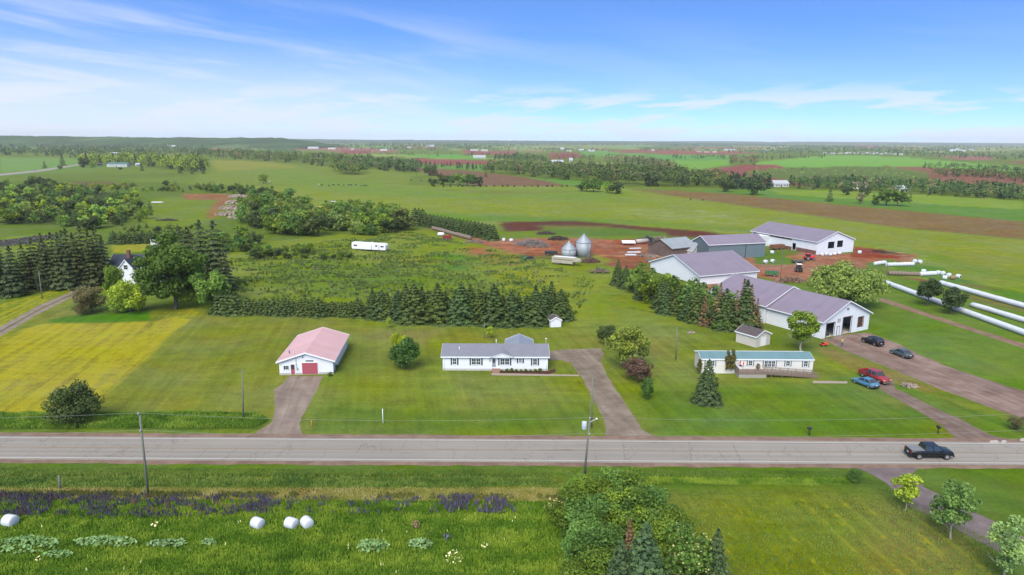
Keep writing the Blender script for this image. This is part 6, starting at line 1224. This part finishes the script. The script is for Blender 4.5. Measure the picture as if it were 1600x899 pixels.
heap('timber_pile', 'small pile of grey branches behind the large timber heap', 'wood pile', P(853, 366), 4.5, 2.6, 1.2, 120, darkwood, 2.4, 3); heap('timber_pile', 'low dark scrap pile in the grassy patch at the left', 'wood pile', P(261, 345), 6, 2, .9, 120, darkwood, 2, 4)
for i, (x, y, rx, ry) in enumerate(((372, 308, 7, 6), (366, 318, 6, 6), (360, 327, 7, 6), (362, 336, 9, 5), (378, 341, 8, 3))): heap('rubble_pile', '%s section of the long pale rubble heap, counted from its far end' % ORD[i], 'rubble', P(x, y), rx, ry, 1.7, 170, rockm, 1.5, 10+i, box=True)
heap('stone_ring', 'small heap of grey stones on the lawn beyond the pole', 'stones', P(1079, 521), .9, .7, .35, 40, rockm, .4, 20, box=True); heap('rock_pile', 'low pile of rocks and weeds between the two drives', 'stones', P(1421, 604), 1.5, .9, .45, 50, rockm, .5, 21, box=True)
heap('junk_pile', 'jumble of boards and scrap on the grass behind the open fronted barn', 'junk', P(1235, 440), 5.2, 2.2, 1.5, 120, plain('mixed_scrap', col(176, 140, 120), .8, var=.5, scale=.5), 2.4, 22, rz=.2); heap('junk_pile', 'pale scrap and buckets heaped beside the old wooden barn', 'junk', P(1014, 402), 4.4, 1.6, 1.2, 100, plain('pale_scrap', col(188, 172, 156), .8, var=.5, scale=.6), 1.6, 23, rz=-.5)
heap('debris_pile', 'small white debris at the tip of the thicket by the red track', 'junk', P(634, 354), 3, 1.6, 1.1, 60, rockm, 1.3, 24, box=True); heap('earth_pile', 'low dark brown earth pile left of the flatbed', 'earth pile', P(923, 410), 3.2, 1.6, 1.2, 160, plain('dark_earth', col(112, 84, 74), .95), 1.2, 25, box=True)
heap('timber_pile', 'grey pallets and poles at the near end of the old bale row', 'wood pile', P(741, 379), 4, 1.4, .7, 50, greywood, 2.6, 26); heap('junk_pile', 'rusty low scrap heap lying in the meadow above the camper', 'junk', P(632, 368), 3, .9, .4, 30, rust, 1.5, 27)
# livestock trailer
ps, an, Lc = between((864, 413), (908, 417)); o = empty('livestock_trailer', ps+Vector((0, 1, 0)), an, 'cream gooseneck livestock trailer before the grain bins', 'trailer'); tm = plain('cream_trailer', col(222, 212, 188), .6, var=.08); Lh = Lc/2
MB().prism([(-Lh, .6), (Lh-2.6, .6), (Lh-2.6, 1.35), (Lh, 1.55), (Lh-.4, 2.3), (Lh-2.6, 2.75), (-Lh, 2.75)], -1.1, 1.1, 'XZ').build('body', tm, o, bevel=.08); MB().box((-1, -1.12, 1.9), (Lc*.7, .04, .14)).build('vent_slot', blackp, o); MB().box((-.6, 0, 2.79), (Lc-2.6, 2.0, .06)).build('roof', plain('white_trailer_roof', (.6, .6, .58)), o)
for x in (-Lh+1.6, -Lh+2.6): wheel(o, x, -1.05, .38); wheel(o, x, 1.05, .38)
MB().bar((Lh-2.2, 0, .1), (Lh-2.2, 0, 1.5), .12).build('jack', poled, o)
def implement(name, label, cat, px, py, ang, parts, wheels=()):
    o = empty(name, P(px, py), ang, label, cat)
    for nm, mt_, items in parts:
        mb = MB()
        for it in items:
            if it[0] == 'b': mb.box(it[1], it[2], M=it[3] if len(it) > 3 else None)
            elif it[0] == 'r': mb.bar(it[1], it[2], it[3])
            elif it[0] == 'l': mb.lathe(it[1], it[2], 16, it[3])
        mb.build(nm, mt_, o, bevel=0)
    for x, y, r in wheels: wheel(o, x, y, r, .3)
    return o
implement('hay_rake', 'green farm implement with coloured reel in the grass left of the grain bins', 'farm implement', 820, 407, .1, [('frame', fgreen, [('b', (0, 0, .9), (2.6, .3, .3)), ('r', (-1.2, 0, .9), (-2.4, 0, .3), .14), ('b', (-.6, 0, 1.4), (1.1, 1.2, 1.0))]), ('reel', fgreen, [('l', [(.6, -.5), (.7, 0), (.6, .5)], (-.2, -.9, .8), 'X')]), ('hopper', blackp, [('b', (1.9, 0, 1.0), (2.2, 1.4, .8))])], [(.9, -.7, .4), (.9, .7, .4), (2.4, -.7, .4)])
implement('dump_wagon', 'black low wagon parked left behind the livestock trailer', 'wagon', 861, 399, .05, [('tub', blackp, [('b', (0, 0, 1.1), (4.6, 1.8, .9))]), ('drawbar', poled, [('r', (2.2, 0, .6), (3.9, 0, .5), .14)]), ('rack', fgreen, [('r', (-1.8, -.95, 1.4), (1.8, -.95, 1.4), .1)])], [(-1.4, -.9, .4), (-1.4, .9, .4), (1.4, -.9, .4), (1.4, .9, .4)])
implement('flatbed_trailer', 'low flatbed trailer carrying dark machinery at the end of the mown path', 'trailer', 937, 427, -.05, [('deck', plain('worn_red_deck', col(150, 116, 100), .9), [('b', (0, 0, .75), (6.4, 2.0, .14))]), ('machine', poled, [('b', (-.6, 0, 1.3), (1.3, 1.2, 1.0)), ('r', (-.4, 0, 1.4), (-1.2, .1, 2.6), .22), ('r', (.3, .1, 1.3), (2.4, 0, 1.5), .22), ('b', (1.0, .2, 1.1), (1.4, .6, .5))]), ('drawbar', poled, [('r', (-3.1, 0, .7), (-4.3, 0, .5), .12)])], [(-1.6, -.95, .36), (.9, -.95, .36), (-1.6, .95, .36), (.9, .95, .36)])
implement('baler', 'rusty red baler standing below the old bale row', 'farm implement', 698, 375, .1, [('body', plain('faded_red_machine', col(176, 60, 58), .6), [('b', (0, 0, 1.2), (3.2, 1.8, 1.3)), ('l', [(.75, -.6), (.9, 0), (.75, .6)], (-.9, -.2, 1.3), 'Y'), ('b', (1.5, .2, 1.5), (1.1, 1.5, 1.2))]), ('drawbar', rust, [('r', (1.6, 0, .7), (3.2, 0, .5), .15)])], [(-.2, -1.0, .5), (-.2, 1.0, .5), (1.2, -1.0, .35)])
implement('water_tank', 'white plastic tank on its side above the red baler', 'tank', 689, 369, .1, [('tank', trimw, [('l', [(.1, -1.5), (.7, -1.3), (.8, 0), (.7, 1.3), (.1, 1.5)], (0, 0, .85), 'X')]), ('cradle', rust, [('b', (0, 0, .12), (2.4, 1.0, .2))])])
implement('tractor', 'red tractor parked on red soil before the cattle barn', 'tractor', 1264, 407, .15, [('body', plain('bright_red_tractor', (.62, .04, .06), .4), [('b', (.9, 0, 1.3), (2.0, .9, .8)), ('b', (-.9, 0, 1.2), (1.4, 1.5, .5)), ('b', (-.5, 0, 2.45), (1.5, 1.4, .12))]), ('cab', cglass, [('b', (-.5, 0, 1.9), (1.3, 1.2, 1.0))]), ('exhaust', poled, [('r', (1.0, .2, 1.6), (1.0, .2, 2.4), .08)])], [(-.9, -.8, .8), (-.9, .8, .8), (1.4, -.7, .5), (1.4, .7, .5)])
implement('wagon', 'dark low wagon hitched left of the red tractor', 'wagon', 1247, 411, .1, [('bed', poled, [('b', (0, 0, .8), (4.4, 1.8, .5))]), ('drawbar', poled, [('r', (2.0, 0, .7), (3.2, 0, .6), .12)])], [(-1.3, -.9, .4), (1.3, -.9, .4), (-1.3, .9, .4), (1.3, .9, .4)])
implement('tractor', 'dark tractor with pale cab roof at the edge of the huge tree', 'tractor', 1247, 425, 1.4, [('body', blackp, [('b', (.9, 0, 1.3), (1.9, .9, .8)), ('b', (-.8, 0, 1.2), (1.3, 1.4, .5))]), ('cab', cglass, [('b', (-.5, 0, 2.0), (1.3, 1.3, 1.2))]), ('cab_roof', trimw, [('b', (-.5, 0, 2.68), (1.6, 1.6, .16))])], [(-.8, -.85, .85), (-.8, .85, .85), (1.3, -.7, .5), (1.3, .7, .5)])
implement('manure_spreader', 'dark green wagon on the grass beside the scrap jumble', 'wagon', 1206, 432, -.25, [('box', fgreen, [('b', (0, 0, 1.2), (3.8, 1.7, 1.0)), ('b', (0, -.9, 1.25), (3.8, .06, 1.1))]), ('ribs', plain('pale_green_rib', (.2, .3, .18)), [('b', (-1.5+i*.75, -.95, 1.2), (.07, .06, 1.05)) for i in range(5)]), ('drawbar', rust, [('r', (-1.8, 0, .7), (-3.2, 0, .5), .14)])], [(.6, -.9, .45), (.6, .9, .45)])
implement('ride_on_mower', 'small bright red mower under the pale trunked tree by the barn', 'mower', 1287, 541, .1, [('body', plain('bright_orange_red', (.65, .06, .03), .4), [('b', (.4, 0, .55), (.8, .6, .4)), ('b', (-.3, 0, .4), (.7, .8, .2))]), ('seat', blackp, [('b', (-.3, 0, .65), (.35, .4, .3))])], [(-.45, -.4, .22), (-.45, .4, .22), (.55, -.35, .17), (.55, .35, .17)])
implement('storage_tank', 'long white rust streaked tank lying behind the old wooden barn', 'tank', 1003, 381, .45, [('tank', plain('stained_white_tank', col(226, 210, 200), .5, var=.2, scale=.8), [('l', [(.2, -3), (.95, -2.8), (1.0, 0), (.95, 2.8), (.2, 3)], (0, 0, 1.1), 'X')]), ('cradle', rust, [('b', (-1.6, 0, .2), (.3, 1.6, .4)), ('b', (1.6, 0, .2), (.3, 1.6, .4))])])
implement('low_shelter', 'low white sloping roofed shelter on red soil left of the long tank', 'shelter', 982, 383, 0, [('roof', plain('white_sheet_roof', (.62, .62, .62)), [('b', (0, 0, 1.3), (5.4, 3.4, .12), Matrix.Rotation(.2, 3, 'X'))]), ('posts', greywood, [('r', (x, y, 0), (x, y, 1.2), .14) for x in (-2.4, 2.4) for y in (-1.3, 1.3)])])
heap('tarp_pile', 'dark plastic covered pile behind the long white tank', 'pile', P(1010, 378), 4.0, 2.2, 1.7, 160, blackp, 1.6, 31, box=True); heap('junk_pile', 'mixed pale scrap behind the old wooden barn roof', 'junk', P(1028, 376), 5.5, 2, 1.6, 90, plain('pale_scrap', col(188, 172, 156), .8, var=.5, scale=.6), 2, 32)
for i, (x, y, a_, b_) in enumerate(((985, 399, 4, 1.8), (990, 395, 5, 1.6), (992, 389, 4.6, 1.2))): implement('metal_sheet_stack', '%s pale stack of sheets on the red soil, nearest first' % ORD[i], 'sheets', x, y, .1*i, [('sheets', plain('pale_sheet', (.55, .56, .58), .5), [('b', (.1*k, .05*k, .08+.1*k), (a_, b_, .07)) for k in range(3)])])
implement('water_trough', 'greenish round cover lying on red soil before the old barn', 'cover', 1016, 408, 0, [('cover', plain('grey_green_tarp', col(110, 122, 100), .8), [('l', [(2.0, 0), (1.8, .3), (.8, .55), (.1, .6)], (0, 0, 0), 'Z')])])
implement('calf_shelter', 'small white roofed shed half hidden in the thicket behind the camper', 'shed', 524, 322, .2, [('walls', trimw, [('b', (0, 0, 1.2), (5, 3, 2.4))]), ('roof', rw, [('b', (0, 0, 2.6), (5.6, 3.6, .2), Matrix.Rotation(.15, 3, 'X'))])])
implement('plastic_cover', 'crumpled white plastic lying in the grass patch at the left', 'plastic sheet', 245, 317, .2, [('sheet', trimw, [('b', (0, 0, .4), (6, 2, .5)), ('b', (2.5, .3, .3), (3, 1.4, .3))])])
implement('feed_bin', 'brown weathered feed trailer beside the cattle barn wall', 'trailer', 1214, 390, .4, [('box', rust, [('b', (0, 0, 1.3), (6, 2, 1.4))])], [(-1, -1, .4), (1, -1, .4), (-1, 1, .4), (1, 1, .4)])
for i, (x, y) in enumerate(((787, 377), (799, 378))): bale(x, y, i, '%s pale wrapped lump left of the large timber heap' % ORD[i], wrap, .7, 1.5)
# ---- person by the barn door
def person(px, py, label):
    o = empty('person', P(px, py), R_(200), label, 'person')
    me = bpy.data.meshes.new('body'); V = [(0, 0, .98), (0, 0, 1.22), (0, 0, 1.42), (0, .01, 1.52), (0, .02, 1.66), (0, .02, 1.76), (-.10, 0, .92), (-.11, .01, .50), (-.11, -.02, .08), (-.11, .12, .04), (.10, 0, .92), (.12, .03, .50), (.13, 0, .08), (.13, .14, .04), (-.19, 0, 1.42), (-.25, .0, 1.14), (-.27, .08, .90), (-.27, .11, .82), (.19, 0, 1.42), (.25, .02, 1.14), (.22, .14, .93), (.21, .18, .86)]
    E = [(0, 1), (1, 2), (2, 3), (3, 4), (4, 5), (0, 6), (6, 7), (7, 8), (8, 9), (0, 10), (10, 11), (11, 12), (12, 13), (2, 14), (14, 15), (15, 16), (16, 17), (2, 18), (18, 19), (19, 20), (20, 21)]
    Rr = [.15, .14, .15, .06, .095, .07, .10, .07, .05, .045, .10, .07, .05, .045, .07, .05, .035, .04, .07, .05, .035, .04]
    for hx, hy, hz_, b0 in ((-.27, .11, .82, 17), (.21, .18, .86, 21)):
        for k in range(5): V.append((hx+(k-2)*.016, hy+.03+(.01 if k else -.01), hz_-.07+abs(k-2)*.008)); E.append((b0, len(V)-1)); Rr.append(.009)
    me.from_pydata(V, E, []); ob = link('body', me, o); sk = ob.modifiers.new('skin', 'SKIN'); 
    for i, v in enumerate(me.skin_vertices[0].data if me.skin_vertices else []): v.radius = (Rr[i], Rr[i])
    if not me.skin_vertices:
        bpy.context.view_layer.objects.active = ob
    ss = ob.modifiers.new('sub', 'SUBSURF'); ss.levels = 1; ss.render_levels = 1
    return o, ob, Rr
def skin_mesh(ob, Rr):
    dg = bpy.context.evaluated_depsgraph_get(); me2 = bpy.data.meshes.new_from_object(ob.evaluated_get(dg)); ob.modifiers.clear(); ob.data = me2; return me2
o, ob, Rr = person(1315.5, 541, 'person in yellowish top and blue trousers standing before the barn door')
if not ob.data.skin_vertices:
    try: ob.data.skin_vertices
    except Exception: pass
bmx = bmesh.new(); bmx.from_mesh(ob.data); ly = bmx.verts.layers.skin.verify(); bmx.verts.ensure_lookup_table()
for i, v in enumerate(bmx.verts): v[ly].radius = (Rr[i], Rr[i])
bmx.verts[0][ly].use_root = True; bmx.to_mesh(ob.data); bmx.free(); me2 = skin_mesh(ob, Rr)
for m_ in (plain('blue_trousers', (.05, .09, .17), .9), plain('yellowish_shirt', (.42, .36, .10), .9), plain('skin_tone', (.45, .27, .19), .6)): me2.materials.append(m_)
for p_ in me2.polygons:
    c_ = p_.center; p_.material_index = 0 if c_.z < .96 and abs(c_.x) < .2 and not (c_.y > .1 and c_.z > .7) else (2 if c_.z > 1.49 or (abs(c_.x) > .17 and c_.z < .98) else 1)
MB().lathe([(.105, -.02), (.11, .05), (.08, .11), (.02, .13)], (0, .01, 1.72), 14).build('hair', plain('brown_hair', (.08, .05, .03), .8), o)
fm = MB(); [fm.box((sx_, .115, 1.69), (.02, .012, .012)) for sx_ in (-.033, .033)]; fm.box((0, .125, 1.655), (.02, .03, .035)); fm.box((0, .112, 1.615), (.045, .012, .01)); fm.build('face_features', plain('face_feature_tone', (.2, .1, .08)), o)
# ---- grazing cattle
def cow_mesh(mat, name):
    me = bpy.data.meshes.new(name); V = [(-.1, 0, .95), (-.75, 0, 1.02), (.55, 0, 1.0), (.85, 0, 1.02), (1.15, 0, .68), (1.38, 0, .30), (1.5, 0, .16)]; E = [(0, 1), (0, 2), (2, 3), (3, 4), (4, 5), (5, 6)]; Rr = [.36, .30, .33, .22, .14, .12, .07]
    for x, kb, base in ((-.8, -.08, 1), (.5, .03, 2)):
        for y in (-.2, .2):
            k = len(V); V += [(x, y, .7), (x+kb, y, .38), (x, y, .04)]; E += [(base, k), (k, k+1), (k+1, k+2)]; Rr += [.14, .07, .06]
    k = len(V); V += [(-1.08, 0, 1.05), (-1.16, 0, .55)]; E += [(1, k), (k, k+1)]; Rr += [.05, .03]
    for y in (-.16, .16): V.append((1.22, y, .52)); E.append((4, len(V)-1)); Rr.append(.03)
    me.from_pydata(V, E, []); ob = link(name, me); ob.modifiers.new('s', 'SKIN'); ob.modifiers.new('u', 'SUBSURF').levels = 1
    bm = bmesh.new(); bm.from_mesh(me); ly = bm.verts.layers.skin.verify(); bm.verts.ensure_lookup_table()
    for i, v in enumerate(bm.verts): v[ly].radius = (Rr[i], Rr[i])
    bm.verts[0][ly].use_root = True; bm.to_mesh(me); bm.free(); m2 = skin_mesh(ob, Rr); m2.materials.append(mat); bpy.data.objects.remove(ob); return m2
cb = NB('black_cow_hide'); cb.bsdf(cb.mix(cb.mr(cb.noise(1.1, 2, cb.obj()), .6, .63), (.018, .015, .013), (.45, .43, .40)), .8); cbm = cow_mesh(cb.m, 'cow_black'); cwm = cow_mesh(plain('pale_cow_hide', (.55, .52, .48), .8), 'cow_pale')
for i, (x, y, k) in enumerate([(498, 290, 1), (503, 291, 0), (514, 291.5, 0), (521, 290.5, 0), (529, 290.5, 0), (537, 290.8, 0), (545, 290.3, 0), (549, 290.8, 0), (556, 290.5, 0), (564, 292, 0), (568, 291.5, 0), (572, 291.5, 0), (422, 285, 1), (1079, 313, 0), (1098, 314, 0)]):
    o = link('cow', (cwm if k else cbm).copy() if False else (cwm if k else cbm)); o.location = P(x, y); o.rotation_euler.z = random.random()*6; o.scale = (1.15,)*3
    lb = {0: 'pale cow at the left end of the grazing herd', 12: 'single pale cow far left of the herd', 13: 'dark animal standing alone on the brown strip, left one', 14: 'dark animal standing alone on the brown strip, right one'}.get(i, '%s dark cow from the left in the distant grazing herd' % ORD[i-1 if i else 0]); tag(o, lb, 'cow', 'cattle grazing in the distant pasture')
# pale flat patches at the road mouth
for i, (x0, x1, y) in enumerate(((1546, 1561, 690.5), (1563, 1574, 690), (1594, 1612, 687))): sheet('road_patch', poly((x0, y+2.5), ((x0+x1)/2, y+3), (x1, y+1), (x1-3, y-2), (x0+2, y-1.6)), .036, plain('pale_road_patch', col(226, 216, 206)), .15, .3, 40+i)
# ================================================================ NEAR MEADOW, LUPINS, WEEDS
def tufts(name, label, pp, n, h, wd, mat, seed, blades=3, lean=.35, zoff=0.0, clump=None, tl=(.2, .8), dens=None):
    r = np.random.default_rng(seed); xs = [p[0] for p in pp]; ys_ = [p[1] for p in pp]; X = r.uniform(min(xs), max(xs), n*3); Y = r.uniform(min(ys_), max(ys_), n*3); k = sdist(pp, X, Y) > 0
    if dens is not None: k &= fbm(X/dens[0], Y/(dens[0]*dens[2]), 4) > dens[1]+r.normal(0, .03, len(X))
    X, Y = X[k][:n], Y[k][:n]; n = len(X); ph = fbm(X/3.1, Y/2.2, 3); V = []; T = []
    for b_ in range(blades):
        a = r.uniform(0, 6.28, n); hh = h*r.uniform(.55, 1.2, n)*(.5+1.0*ph); ln = lean*hh*r.uniform(.3, 1.3, n); dx, dy = np.cos(a), np.sin(a); w_ = wd*r.uniform(.6, 1.3, n); ox, oy = r.normal(0, .08, n), r.normal(0, .08, n)
        bx, by = X+ox, Y+oy; z0 = np.full(n, zoff-.35)
        V.append(np.stack([np.stack([bx-dy*w_/2, by+dx*w_/2, z0], 1), np.stack([bx+dy*w_/2, by-dx*w_/2, z0], 1), np.stack([bx+dy*w_*.35+dx*ln, by-dx*w_*.35+dy*ln, zoff+hh], 1), np.stack([bx-dy*w_*.35+dx*ln, by+dx*w_*.35+dy*ln, zoff+hh*.92], 1)], 1))
        T.append(np.clip(tl[0]+(tl[1]-tl[0])*((fbm(X/1.4+9, Y/1.1, 3)+fbm(X/7+3, Y/1.6, 3)-.55)*1.5)+r.normal(0, .13, n), 0, 1))
    V = np.concatenate(V).reshape(-1, 3); T = np.repeat(np.concatenate(T), 4); tag(link(name, np_mesh(name, V, np.arange(len(V)).reshape(-1, 4), mat, tint=T)), label, 'ground cover', kind='stuff')
gm = leafmat('tall_meadow_grass', col(84, 122, 26), hi=col(140, 160, 44), trans=.4, objvar=0, hue=0); gy = leafmat('dry_verge_grass', col(128, 134, 62), hi=col(170, 160, 96), trans=.35, objvar=0, hue=0); gd = leafmat('dark_ditch_weeds', col(78, 112, 32), hi=col(120, 140, 44), trans=.35, objvar=0, hue=0)
tufts('meadow_grass', 'tall lush green grass and weeds of the near meadow', poly((-80, 786), (880, 790), (900, 840), (960, 960), (-160, 960)), 60000, .42, .10, gm, 1, 3, zoff=-.05)
tufts('verge_grass', 'pale dry mown grass strip between ditch and lupins', poly((-80, 763), (880, 763), (880, 784), (-80, 780)), 9000, .16, .09, gy, 2, 3)
tufts('ditch_weeds', 'green weeds growing in the near roadside ditch', poly((-80, 744), (870, 746), (870, 764), (-80, 763)), 12000, .42, .12, gd, 3, 3, zoff=-.3, tl=(.3, .95))
tufts('verge_grass', 'short green grass on the near road verge', poly((-80, 731), (1330, 736), (1330, 744), (-80, 742)), 9000, .14, .07, gd, 4, 3)
tufts('ditch_weeds', 'tall dark grass in the ditch below the yellow meadow', poly((-60, 646), (398, 646), (420, 657), (396, 668), (-60, 669)), 15000, .55, .13, gm, 5, 3, zoff=-.2)
tufts('ditch_weeds', 'rough grass in the ditch right of the near thicket', poly((1010, 744), (1330, 747), (1330, 760), (1040, 762)), 6000, .3, .10, gm, 6, 3, zoff=-.3)
tufts('field_grass', 'thin yellowish grass of the rough field at bottom right', poly((1060, 770), (1380, 764), (1540, 840), (1640, 960), (1120, 960)), 7000, .20, .07, gd, 7, 3, tl=(.3, 1))
tufts('meadow_weeds', 'coarse green weed clumps in the rough meadow behind the spruces', poly((345, 488), (345, 405), (430, 388), (640, 362), (860, 412), (930, 440), (915, 470), (895, 500), (580, 496)), 8000, .5, .55, leafmat('coarse_weeds', col(78, 104, 32), hi=col(100, 118, 38), trans=.3, objvar=0, hue=0), 8, 3, lean=.6, dens=(7, .50, .6))
tufts('meadow_weeds', 'darker nettle patches in the rough meadow behind the spruces', poly((360, 480), (370, 405), (520, 398), (800, 410), (850, 440), (780, 470), (560, 478)), 1000, .6, .5, leafmat('dark_nettles', col(64, 86, 38), hi=col(84, 102, 50), trans=.3, objvar=0, hue=0), 9, 3, lean=.6, dens=(9, .60, .5))
tufts('far_lupins', 'greyish purple lupin patches scattered in the rough meadow', poly((380, 470), (380, 398), (560, 392), (820, 412), (860, 440), (760, 470), (560, 470)), 800, .5, .5, leafmat('greyish_lupins', col(80, 80, 86), hi=col(96, 94, 104), trans=.2, objvar=0, hue=0), 10, 3, lean=.5, dens=(8, .64, .4))
tufts('far_lupins', 'purple grey weeds on the bank left of the white farmhouse', poly((-20, 380), (40, 372), (85, 366), (86, 372), (40, 382), (-20, 388)), 500, .6, .6, leafmat('greyish_lupins', col(104, 98, 124), trans=.2), 11, 3)
def spikes(name, label, pp, n, h, r0, mat, seed, dens):
    r = np.random.default_rng(seed); xs = [p[0] for p in pp]; ys_ = [p[1] for p in pp]; X = r.uniform(min(xs), max(xs), n*8); Y = r.uniform(min(ys_), max(ys_), n*8)
    k = (sdist(pp, X, Y) > 0) & (fbm(X/dens[0]+seed, Y/dens[0], 3) > dens[1]); X, Y = X[k][:n], Y[k][:n]; n = len(X); V = []
    H_ = h*r.uniform(.7, 1.2, n); z1 = H_; z0 = H_*.45
    for a in (0, 1.05, 2.1):
        dx, dy = math.cos(a)*r0, math.sin(a)*r0
        V.append(np.stack([np.stack([X-dx, Y-dy, z0], 1), np.stack([X+dx, Y+dy, z0], 1), np.stack([X+dx*.25, Y+dy*.25, z1], 1), np.stack([X-dx*.25, Y-dy*.25, z1], 1)], 1))
    V = np.concatenate(V).reshape(-1, 3); tag(link(name, np_mesh(name, V, np.arange(len(V)).reshape(-1, 4), mat, tint=np.repeat(np.tile(r.uniform(.1, .9, n), 3), 4))), label, 'flowers', kind='stuff')
lb_ = poly((-60, 776), (240, 778), (430, 780), (800, 782), (860, 786), (860, 800), (780, 806), (430, 806), (240, 814), (60, 812), (-60, 806)); l2 = poly((-60, 775), (430, 779), (430, 806), (240, 812), (-60, 808))
lpm = leafmat('lupin_purple', col(78, 78, 104), hi=col(106, 102, 136), trans=.1, objvar=0, hue=0); lpk = leafmat('lupin_pink', col(128, 96, 92), hi=col(146, 118, 112), trans=.1, objvar=0, hue=0); lcr = leafmat('lupin_cream', col(130, 134, 88), hi=col(146, 150, 110), trans=.1, objvar=0, hue=0)
spikes('purple_lupins', 'dense purple blue lupins along the near bank, left half', l2, 1200, .75, .08, lpm, 1, (1.1, .50)); spikes('purple_lupins', 'scattered purple lupins along the near bank, right half', lb_, 700, .7, .08, lpm, 2, (1.1, .55))
spikes('purple_lupins', 'thick cluster of dark purple lupins at the right end of the bank', poly((680, 778), (790, 780), (790, 806), (700, 806)), 300, .85, .09, lpm, 7, (1.2, .46))
spikes('pink_lupins', 'pink lupins mixed among the purple ones', l2, 110, .8, .09, lpk, 3, (1.0, .64)); spikes('cream_lupins', 'cream coloured lupins mixed among the purple ones', lb_, 80, .85, .09, lcr, 4, (1.2, .66))
spikes('white_wildflowers', 'pale cow parsley along the top of the lupin bank', poly((-60, 770), (430, 772), (880, 776), (880, 782), (430, 779), (-60, 777)), 1400, .5, .10, leafmat('cow_parsley', col(92, 108, 56), hi=col(116, 128, 80), trans=.1), 5, (3, .42))
spikes('white_wildflowers', 'white wildflowers dotted through the near meadow', poly((-80, 812), (880, 812), (900, 960), (-100, 960)), 130, .55, .06, leafmat('white_blossom', col(200, 206, 180), trans=.1), 6, (1.2, .68))
spikes('white_wildflowers', 'patch of white blossoms left of the near thicket', poly((850, 785), (880, 780), (885, 805), (860, 800)), 120, .7, .08, leafmat('white_blossom', col(216, 220, 200), trans=.1), 8, (2, .35))
def rosette(px, py, rx, ry, n, label, seed):
    r = np.random.default_rng(seed); p = P(px, py); a = r.uniform(0, 6.28, n); q = np.sqrt(r.random(n)); C = np.stack([np.cos(a)*q*rx, np.sin(a)*q*ry, .38+.35*(1-q)+r.normal(0, .08, n)], 1); V, F = leaf_quads(C, np.tile([0, 0, 1.0], (n, 1)), .34, r, (.6, 1), .45)
    o = link('broad_leaved_weeds', np_mesh('broad_leaved_weeds', V, F, leafmat('grey_green_broad_leaves', col(98, 132, 84), hi=col(128, 158, 108), trans=.2, objvar=0, hue=0), tint=np.repeat(r.uniform(.2, .8, n), 4))); o.location = p; tag(o, label, 'weeds')
for a in ((38, 856, 3.6, 1.6, 420, 'large grey green leafy patch at the left edge of the near meadow', 1), (165, 851, 3.4, .9, 320, 'long grey green leafy patch left in the near meadow', 2), (262, 854, 2.2, .6, 160, 'thin grey green leafy patch below the left utility pole', 3), (90, 871, 1.5, .5, 80, 'small grey green leafy patch low in the near meadow', 4), (583, 858, 1.7, 1.2, 200, 'round grey green leafy patch in the middle of the meadow', 5), (657, 854, 1.3, .8, 120, 'grey green leafy patch right of the round one', 6), (327, 852, .8, .4, 50, 'small grey green leafy patch between the bales and the pole', 7)): rosette(*a)
def bloom(px, py, label, mat, n=50, s=.5):
    r = np.random.default_rng(int(px)); d = r.normal(0, 1, (n, 3)); d /= np.linalg.norm(d, axis=1)[:, None]; V, F = leaf_quads(d*np.array([s, s, s*.6])+np.array([0, 0, .6]), d, .2, r); o = link('flowering_plant', np_mesh('flowering_plant', V, F, mat, tint=np.repeat(r.uniform(.2, .9, n), 4))); o.location = P(px, py); tag(o, label, 'plant')
bloom(649.5, 827, 'bright pink flowering clump alone in the near meadow', lpk); bloom(698, 847, 'pinkish purple flowering clump low in the near meadow', lpm, 40, .4); bloom(710, 878, 'large cluster of white umbels in the near meadow', leafmat('white_blossom', col(216, 220, 200)), 60, .9); bloom(757, 860, 'small white umbel plant in the near meadow', leafmat('white_blossom', col(216, 220, 200)), 16, .3)
bloom(62, 880, 'small white flowering plant at the lower left', leafmat('white_blossom', col(216, 220, 200)), 12, .3); bloom(242, 826, 'small white flowers below the left utility pole', leafmat('white_blossom', col(216, 220, 200)), 12, .35)
# ================================================================ AIR
b = NB('thin_summer_haze'); vol = b.n('ShaderNodeVolumePrincipled', {'Color': (.93, .96, .97, 1), 'Density': 0.000065, 'Anisotropy': .0}); b.L.new(vol.outputs[0], b.out.inputs['Volume'])
b.m.cycles.homogeneous_volume = True if hasattr(b.m.cycles, 'homogeneous_volume') else None
hb = MB().box((0, 6100, 58), (32000, 17000, 124)).build('haze', b.m); tag(hb, 'thin pale summer haze over the whole countryside', 'haze', kind='stuff')
